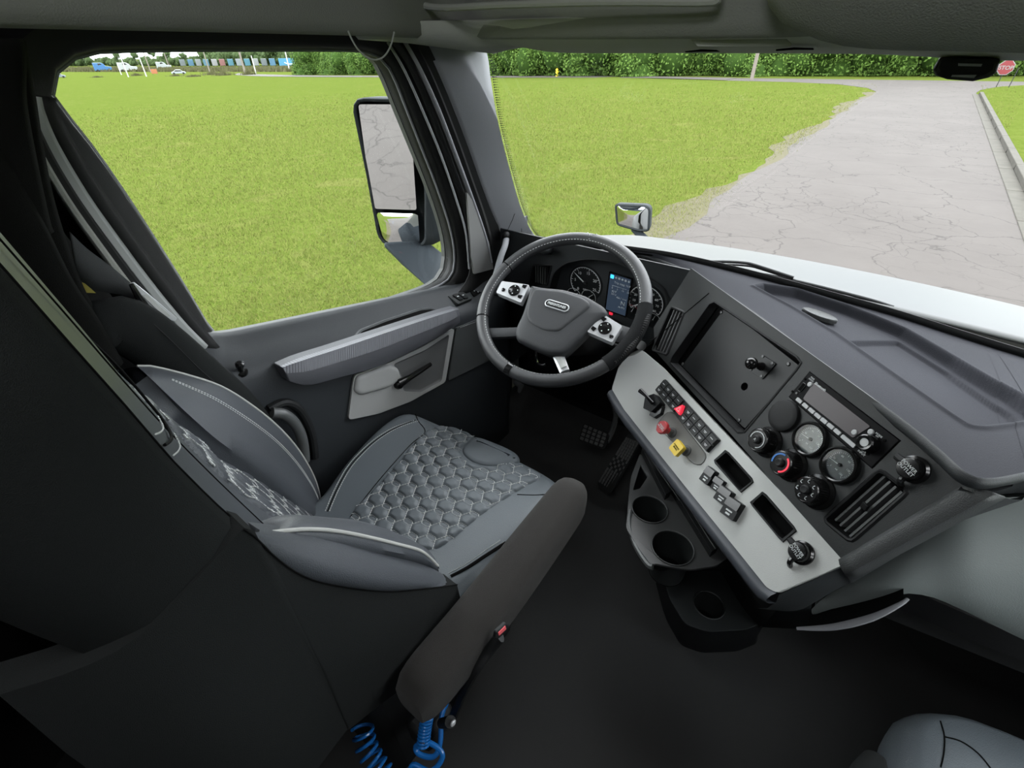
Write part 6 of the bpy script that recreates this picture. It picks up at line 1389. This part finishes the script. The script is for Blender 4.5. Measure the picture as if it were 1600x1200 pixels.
# lower outer side cover that runs forward beside the cushion
sc0 = [PX(a, b, -.352) for a, b in [(380, 826), (400, 840), (430, 870), (470, 898), (520, 914), (600, 924), (660, 920), (714, 913)]]
T0 = resample(cr_([Vector((-.375, -.10, .99)), Vector((-.345, -.03, .985))]+sc0, 5), 40); rows = []
for i, p in enumerate(T0):
    t = max(0, (i-9)/30); bz = .575-.16*t**2; rows.append([p+Vector((-.03, 0, .002)), p+Vector((-.008, 0, .0)), p, Vector((p.x+.008, p.y-.003, p.z*.8+bz*.2)), Vector((p.x+.010, p.y-.006, p.z*.4+bz*.6)), Vector((p.x, p.y-.01, bz)), Vector((p.x-.03, p.y-.01, bz-.01))])
mb = MB(); mb.grid(rows); obj('side_cover', mb, M['fabric'], ds, smooth=60)
# rolled leather above that seam
lw = [PX(a, b, -.37) for a, b in [(415, 836), (440, 838), (480, 843), (540, 852), (600, 868), (660, 885), (690, 897), (712, 912)]]
T0b = resample(cr_(sc0, 5), 30); T1 = resample(cr_(lw, 5), 30); rows = []
for i, (p, q) in enumerate(zip(T0b, T1)):
    o = Vector((.014*math.sin(math.pi*min(1, i/29*1.1)), 0, .0)); rows.append([p+Vector((0, 0, 0)), p.lerp(q, .2)+o*.8, p.lerp(q, .5)+o, p.lerp(q, .8)+o*.6+Vector((-.004, 0, 0)), q+Vector((-.01, 0, 0)), q+Vector((-.04, .0, -.01))])
mb = MB(); mb.grid(rows); obj('bolster_base', mb, M['leather_shade'], ds, smooth=60)
mb = MB(); mb.tube([p+Vector((.001, 0, .0)) for p in T0b], .0009, 6); obj('seam', mb, M['dark'], ds)
mb = MB(); mb.tube([Vector((XR+.001, yfront(XR, z), z)) for z in [.95+.02*i for i in range(23)]], .0008, 6); obj('seam', mb, M['dark'], ds)
# right bolster wing: a fat lens between its top ridge (with piping) and the base
rt = [PX(a, b, -.415) for a, b in [(423, 832), (450, 810), (478, 806), (530, 813), (590, 822), (640, 842), (672, 862), (687, 888)]]
pp = [PX(a, b, -.385) for a, b in [(423, 832), (450, 829), (478, 827), (520, 829), (570, 838), (620, 850), (660, 862), (684, 884)]]
bb = [PX(a, b, -.385) for a, b in [(425, 838), (450, 846), (480, 856), (520, 862), (570, 870), (620, 877), (660, 884), (686, 896)]]
inn = [p+Vector((-.06, -.03, -.03)) for p in rt]
R1, R2, R3, R4 = [resample(cr_(x, 6), 30) for x in (rt, pp, bb, inn)]
rows = []
for i in range(30):
    k = math.sin(math.pi*i/29)**.5; e = (Vector(EYE)-R2[i]).normalized()
    rows.append([R4[i], R1[i].lerp(R4[i], .5)+Vector((0, .012*k, .006*k)), R1[i], R1[i].lerp(R2[i], .5)+e*.005*k, R2[i], R2[i].lerp(R3[i], .35)+Vector((.010*k, 0, 0)), R2[i].lerp(R3[i], .75)+Vector((.006*k, 0, 0)), R3[i], R3[i]+Vector((-.03, 0, -.005))])
mb = MB(); mb.grid(rows); obj('side_bolster', mb, M['leather_shade'], ds, smooth=70)
mb = MB(); mb.tube([p+(Vector(EYE)-p).normalized()*.002 for p in R2], .0024, 8); obj('piping', mb, M['piping'], ds)
# left bolster wing
lt = [PX(a, b, -.86) for a, b in [(214, 572), (240, 573), (300, 588), (350, 606), (400, 638), (440, 672), (470, 708), (492, 748), (502, 785), (504, 803)]]
li = [PX(a, b, x) for a, b, x in [(231, 587, -.80), (262, 622, -.775), (300, 662, -.76), (335, 695, -.75), (372, 722, -.745), (416, 753, -.745), (445, 778, -.75), (470, 800, -.755), (488, 806, -.77), (502, 806, -.80)]]
A1, A2 = resample(cr_(lt, 6), 36), resample(cr_(li, 6), 36); rows = []
for i in range(36):
    k = math.sin(math.pi*min(1, (i+2)/37)); a, b = A1[i], A2[i]; e = (Vector(EYE)-a.lerp(b, .5)).normalized(); back = Vector((-.02, -.08, -.0))
    rows.append([a+back, a+Vector((-.012, -.02, 0)), a, a.lerp(b, .12)+e*.008*k, a.lerp(b, .35)+e*.020*k, a.lerp(b, .65)+e*.020*k, a.lerp(b, .9)+e*.006*k, b-e*.015, b-e*.03+Vector((.03, -.09, -.01)), b+Vector((.03, -.14, -.02))])
mb = MB(); mb.grid(rows); obj('side_bolster', mb, M['leather_shade'], ds, smooth=70)
mb = MB(); mb.tube([p+(Vector(EYE)-p).normalized()*.001 for p in A1], .0022, 8); obj('piping', mb, M['piping'], ds)
for tt in (.20, .235):
    mb = MB(); Q = [Vector(r[2]).lerp(Vector(r[7]), 0) for r in rows]; S = []
    for i, r in enumerate(rows): k = math.sin(math.pi*min(1, (i+2)/37)); a, b = A1[i], A2[i]; e = (Vector(EYE)-a.lerp(b, .5)).normalized(); S.append(a.lerp(b, tt+.10*(1-i/35))+e*(.0135*k+.003))
    S = resample(S[3:], 100)
    for i in range(99): mb.tube([S[i].lerp(S[i+1], .1), S[i].lerp(S[i+1], .75)], .0008, 4)
    obj('stitching', mb, M['thread'], ds, smooth=0, kind='stuff')
# back quilting, in (x, z)
BQ = [(-.745, .50), (-.50, .50), (-.47, .60), (-.475, .75), (-.50, .88), (-.52, .98), (-.56, 1.02), (-.62, 1.03), (-.70, 1.0), (-.735, .85), (-.745, .65)]
BQ = [(p.x, p.y) for p in resample(cr_([Vector(p) for p in BQ], 3, True), 50, True)]
quilt(BQ, lambda x, z, h: Vector((x, yfront(x, z)+h+.001, z+h*.3)), None, 'quilted_insert', amp=.0035, mat='leather_shade')
# fold with two stitched seams where the head section meets the back
for off_, r in ((0, .0016), ):
    P = [Vector((x, yfront(x, z)+.003, z)) for x, z in [(-.378, 1.105), (-.41, 1.085), (-.44, 1.07), (-.47, 1.065), (-.50, 1.07), (-.56, 1.10), (-.66, 1.12)]]; mb = MB(); mb.tube(cr_(P, 6), .0013, 8); obj('seam', mb, M['dark'], ds)
for dz in (.012, -.012):
    P = resample(cr_([Vector((x, yfront(x, z+dz)+.003, z+dz)) for x, z in [(-.378, 1.105), (-.41, 1.085), (-.44, 1.07), (-.47, 1.065)]], 6), 18); mb = MB()
    for i in range(17): mb.tube([P[i].lerp(P[i+1], .1), P[i].lerp(P[i+1], .75)], .0008, 4)
    obj('stitching', mb, M['thread'], ds, smooth=0, kind='stuff')
P = [Vector((x, yfront(x, z)+.002, z)) for x, z in [(-.43, 1.30), (-.44, 1.2), (-.452, 1.12), (-.46, 1.05), (-.45, .95), (-.43, .85), (-.415, .78)]]; mb = MB(); mb.tube(cr_(P, 6), .0007, 6); obj('seam', mb, M['dark'], ds)
# head restraint part of the back, above the frame of the photograph
mb = MB(); rows = []
for k in range(9):
    t = k/8; z = 1.50+.16*math.sin(math.pi/2*t); wd = .16*(1-.35*t); rows.append([Vector((-.62+wd*math.cos(a), -.08+.06*math.sin(a)*(1-.3*t), z)) for a in [2*math.pi*j/24 for j in range(24)]])
mb.rings(rows); obj('headrest', mb, M['leather'], ds, smooth=60)
# seat base
mb = MB(); mb.rings([[Vector((-.63+sx*.20, .34+sy*.22, z)) for sx, sy in ((-1, -1), (1, -1), (1, 1), (-1, 1))] for z in (.0, .22, .40)], True, True); obj('seat_base', mb, M['matte'], ds, bevel=.03)
# right armrest
ac = resample(cr_([Vector((-.308, .140, .565)), Vector((-.306, .18, .572)), Vector((-.302, .30, .58)), Vector((-.304, .48, .592)), Vector((-.306, .575, .598)), Vector((-.308, .604, .598)), Vector((-.310, .620, .596))], 6), 30); rows = []
for i, p in enumerate(ac):
    e = 1.0 if i < 26 else [1, .95, .82, .55][min(3, i-26)]; hw, hh = (.037+.004*math.sin(i/29*3))*e, (.046)*e; e2 = 1 if i > 3 else (.72, .92, .98, 1)[i]
    rows.append([p+Vector((math.copysign(abs(math.cos(a))**.6, math.cos(a))*hw*e2, 0, math.copysign(abs(math.sin(a))**.6, math.sin(a))*hh*e2)) for a in [2*math.pi*k/24 for k in range(24)]])
mb = MB(); mb.rings(rows, True, True); obj('armrest', mb, M['armf'], ds, smooth=60, label='dark brown cloth-covered right armrest')
# left armrest, folded beside the backrest
ac = resample(cr_([PX(128, 500, -.865)+Vector((0, 0, -.02)), PX(150, 478, -.88), PX(190, 486, -.89), PX(240, 520, -.90), PX(300, 570, -.90), PX(352, 615, -.90), PX(390, 660, -.895)], 6), 30); rows = []
for i, p in enumerate(ac):
    t = (ac[min(i+1, 29)]-ac[max(i-1, 0)]).normalized(); n1 = Vector((1, 0, 0)); n2 = t.cross(n1).normalized(); e = math.sin(math.pi*min(1, (i+1.0)/6)/2)
    rows.append([p+n1*math.cos(a)*.030*e+n2*math.sin(a)*.045*e-Vector((0, 0, .03)) for a in [2*math.pi*k/16 for k in range(16)]])
mb = MB(); mb.rings(rows, True, True); obj('armrest', mb, M['fabric'], ds, smooth=60, label='black cloth left armrest folded up beside the backrest')
mb = MB(); mb.tube(cr_([PX(a, b, -.868) for a, b in [(188, 476), (225, 495), (265, 530), (310, 575), (343, 604)]], 5), .0010, 6); obj('seam', mb, M['matte'], ds)
pv = PX(455, 655, -.885); mb = MB(); mb.tube(cr_([PX(425, 645, -.893), PX(445, 648, -.888), PX(463, 665, -.885), PX(473, 690, -.885), PX(476, 720, -.885)], 5), [.012]*21, 12); obj('recliner_handle', mb, M['slat'], ds)
# arch recess in the door behind it
mb = MB(); mb.tube(cr_([PX(420, 640, -.908), PX(445, 629, -.908), PX(468, 640, -.908), PX(486, 675, -.908), PX(492, 715, -.908)], 5), .010, 10); obj('pocket_arch', mb, M['matte'], d1)
# ================================================================== SEAT BELT, CURTAIN, SMALL THINGS
sb_ = thing('seat_belt', 'dark grey seat belt webbing with silver latch plate beside the door window', 'seat belt', tuple(PX(215, 450, -.91)))
def web(pa, pb, x0, x1, nm, n=20):
    A = resample(cr_([PX(a, b, x0) for a, b in pa], 5), n); B = resample(cr_([PX(a, b, x1) for a, b in pb], 5), n); mb = MB(); mb.grid([[a, a.lerp(b, .5)+Vector((.002, 0, 0)), b] for a, b in zip(A, B)]); return obj(nm, mb, M['strap'], sb_, solid=.0015, smooth=60)
web([(108, 362), (135, 388), (175, 418), (205, 444)], [(118, 430), (145, 452), (185, 460), (222, 470)], -.925, -.92, 'upper_webbing')
web([(262, 498), (300, 535), (350, 590), (404, 650)], [(236, 505), (272, 545), (322, 600), (378, 662)], -.912, -.905, 'lower_webbing')
lpq = [PX(a, b, -.905) for a, b in [(203, 443), (210, 441), (236, 462), (277, 497), (274, 502), (250, 498), (226, 482)]]; mb = MB(); mb.rings([[p+Vector((-.003, 0, 0)) for p in lpq], lpq], True, True); obj('latch_plate', mb, M['silver'], sb_, bevel=.001)
mb = MB(); mb.tube([PX(205, 444, -.900), PX(220, 470, -.900), PX(240, 494, -.900)], [.0035, .006, .005], 8); obj('latch_grip', mb, M['black'], sb_)
lq = [PX(a, b, -.901) for a, b in [(222, 462), (231, 460), (268, 494), (258, 496)]]; mb = MB(); mb.rings([[p+Vector((-.002, 0, 0)) for p in lq], lq], True, True); obj('plate_tongue', mb, M['lgrey'], sb_, bevel=.0005)
yt = thing('warning_tag', 'small yellow tag on the pillar behind the seat belt', 'tag', tuple(PX(135, 448, -.90))); lq = [PX(a, b, -.90) for a, b in [(124, 440), (133, 443), (150, 458), (128, 457)]]; mb = MB(); mb.rings([[p+Vector((-.001, 0, 0)) for p in lq], lq], True, True); obj('tag_label', mb, mk('dull_yellow_tag', (.22, .18, .02), .6), yt, smooth=0)
cu = thing('curtain', 'black sleeper curtain hanging in folds behind the driver seat', 'curtain', (-.85, .12, 1.0))
def fold(edge, x, w, nm):
    P = resample(cr_([PX(a, b, x) for a, b in edge], 6), 30); rows = []
    for i, p in enumerate(P): rows.append([p+Vector((-.02, .0, 0)), p+Vector((-.004, .004, 0)), p+Vector((.004, -.002, 0)), p+Vector((.008, -.02, 0)), p+Vector((.002, -.05-w*.3, 0)), p+Vector((-.012, -.08-w, -.01))])
    mb = MB(); mb.grid(rows); return obj(nm, mb, M['cloth'], cu, solid=.003, smooth=70)
fold([(30, 60), (36, 100), (46, 150), (57, 220), (75, 310), (103, 400), (130, 466), (160, 510)], -.87, .02, 'curtain_fold')
fold([(26, 60), (31, 90), (32, 160), (50, 260), (70, 350), (76, 365)], -.845, .04, 'curtain_fold')
fold([(-25, 200), (0, 240), (30, 290), (70, 360), (110, 440), (150, 500), (190, 570)], -.83, .05, 'curtain_fold')
mb = MB(); mb.grid([[(-.86+.012*math.sin(y*60), y, z) for z in (.3, .8, 1.2, 1.7, 2.0)] for y in [-.5+.02*k for k in range(31)]]); obj('curtain_rear', mb, M['cloth'], cu, solid=.003, smooth=70)
bu = thing('belt_buckle', 'seat belt buckle with red button on a black stalk beside the armrest', 'buckle', tuple(PX(785, 990, -.235)))
BX = -.235; q = [PX(a, b, BX) for a, b in [(776, 988), (791, 974), (796, 977), (795, 984), (780, 998), (774, 998)]]; mb = MB(); mb.rings([[p+Vector((-.006, 0, 0)) for p in q], q], True, True); obj('buckle_body', mb, M['matte'], bu, bevel=.002)
q = [PX(a, b, BX+.001) for a, b in [(779, 989), (790, 978), (792, 983), (780, 994)]]; mb = MB(); mb.rings([[p+Vector((-.005, 0, 0)) for p in q], q], True, True); obj('red_button', mb, M['buckle'], bu, bevel=.001)
mb = MB(); mb.tube(cr_([PX(782, 994, BX-.01), PX(765, 1015, BX-.02), PX(740, 1050, BX-.03), PX(722, 1085, BX-.05), PX(708, 1120, BX-.07)], 5), [.010]*21, 10, flat=.6); obj('stalk', mb, M['matte'], bu)
mb = MB(); mb.tube([PX(690, 1130, -.30), PX(704, 1128, -.27)], [.008, .009], 14); obj('mounting_bolt', mb, M['matte'], bu)
mb = MB(); mb.ball(PX(708, 1130, -.265), .0055, 12, (.6, 1, 1)); obj('bolt_head', mb, M['silver'], bu)
def coil(lbl, P, r, turns, rt):
    t = thing('air_hose', lbl, 'hose', tuple(P[0])); L = resample(cr_(P, 8), turns*14); pts = []
    for i, p in enumerate(L):
        tg = (L[min(i+1, len(L)-1)]-L[max(i-1, 0)]).normalized(); a = tg.cross(Vector((0, 0, 1))).normalized(); b = tg.cross(a); th_ = 2*math.pi*i/14; pts.append(p+a*math.cos(th_)*r+b*math.sin(th_)*r)
    mb = MB(); mb.tube(pts, rt, 8); obj('coiled_tube', mb, M['hose'], t); return t
coil('coiled blue air hose dangling from under the seat back', [PZ(566, 1135, .34), PZ(572, 1165, .32), PZ(590, 1198, .30), PZ(612, 1225, .29)], .018, 7, .0032)
coil('tight blue coil of air hose below the armrest', [PZ(668, 1118, .36), PZ(664, 1140, .34), PZ(661, 1165, .32)], .010, 9, .0025)
t = thing('air_hose', 'loose blue air hose loop beneath the armrest bracket', 'hose', tuple(PZ(680, 1170, .30))); mb = MB()
mb.tube(cr_([PZ(698, 1098, .33), PZ(690, 1120, .32), PZ(688, 1160, .30), PZ(678, 1182, .29), PZ(655, 1178, .29), PZ(650, 1166, .30), PZ(668, 1160, .32), PZ(688, 1172, .31), PZ(690, 1188, .30), PZ(672, 1205, .29), PZ(645, 1195, .29), PZ(640, 1215, .28)], 6), .0048, 10); obj('tube', mb, M['hose'], t)
mb = MB(); mb.tube([PZ(657, 1158, .33), PZ(665, 1160, .33)], .006, 10); obj('fitting', mb, M['chrome'], t)
# bracket
mb = MB(); mb.box((-.37, .20, .27), (.06, .08, .06)); obj('suspension_bracket', mb, M['matte'], ds, bevel=.012)
# ================================================================== PASSENGER SEAT
pz_ = thing('passenger_seat', 'grey leather passenger seat, only its front corner in view', 'seat', (.55, .3, .02))
PO = [(.285, .05), (.282, .30), (.288, .50), (.298, .60), (.330, .648), (.40, .69), (.52, .71), (.66, .70), (.76, .66), (.79, .54), (.79, .30), (.78, .05)]
PO = [(p.x, p.y) for p in resample(cr_([Vector(p) for p in PO], 5, True), 80, True)]
def pz2(x, y): return .492+.02*max(0, abs((x-.54)/.25)-.5)-(max(0, y-.56))**2*1.2
rows = [[Vector((x, y, pz2(x, y)+dz)) for x, y in inset(PO, d)] for d, dz in ((.02, -.13), (.0, -.10), (-.004, -.06), (.002, -.03), (.010, -.012), (.024, 0))]; i0 = inset(PO, .024)
for s_ in (.85, .65, .45, .25, .1): rows.append([Vector((.54+(x-.54)*s_, .33+(y-.33)*s_, pz2(.54+(x-.54)*s_, .33+(y-.33)*s_))) for x, y in i0])
mb = MB(); mb.rings(rows); obj('seat_cushion', mb, M['leather'], pz_, smooth=80)
for P in ([(1470, 1126), (1475, 1150), (1473, 1178), (1468, 1200)], [(1477, 1152), (1503, 1158), (1530, 1176), (1550, 1200)]):
    L = resample(cr_([PZ(a, b, .495) for a, b in P], 5), 24); mb = MB(); mb.tube([Vector((p.x, p.y, pz2(p.x, p.y)+.0004)) for p in L], .0010, 6); obj('seam', mb, M['dark'], pz_)
mb = MB(); mb.rings([[Vector((.54+sx*.2, .30+sy*.2, z)) for sx, sy in ((-1, -1), (1, -1), (1, 1), (-1, 1))] for z in (0, .2, .38)], True, True); obj('seat_base', mb, M['matte'], pz_, bevel=.03)
rows = []
for k in range(16):
    t = k/15; z = .45+.85*t; y = .02-.16*t; wd = .25-.05*t*t; rows.append([Vector((.54+wd*math.copysign(abs(math.cos(a))**.6, math.cos(a)), y+.06*math.copysign(abs(math.sin(a))**.7, math.sin(a)), z)) for a in [2*math.pi*j/28 for j in range(28)]])
mb = MB(); mb.rings(rows, True, True); obj('backrest', mb, M['leather'], pz_, smooth=60)
mb = MB(); ac = [Vector((.245, .10, .53)), Vector((.245, .30, .53)), Vector((.250, .46, .525)), Vector((.255, .495, .52))]; ac = resample(ac, 14); rows = []
for i, p in enumerate(ac):
    e = 1 if i < 11 else (.9, .7, .4)[i-11]; rows.append([p+Vector((math.cos(a)*.032*e, 0, math.sin(a)*.035*e)) for a in [2*math.pi*k/18 for k in range(18)]])
mb.rings(rows, True, True); obj('armrest', mb, M['fabric'], pz_, smooth=60)
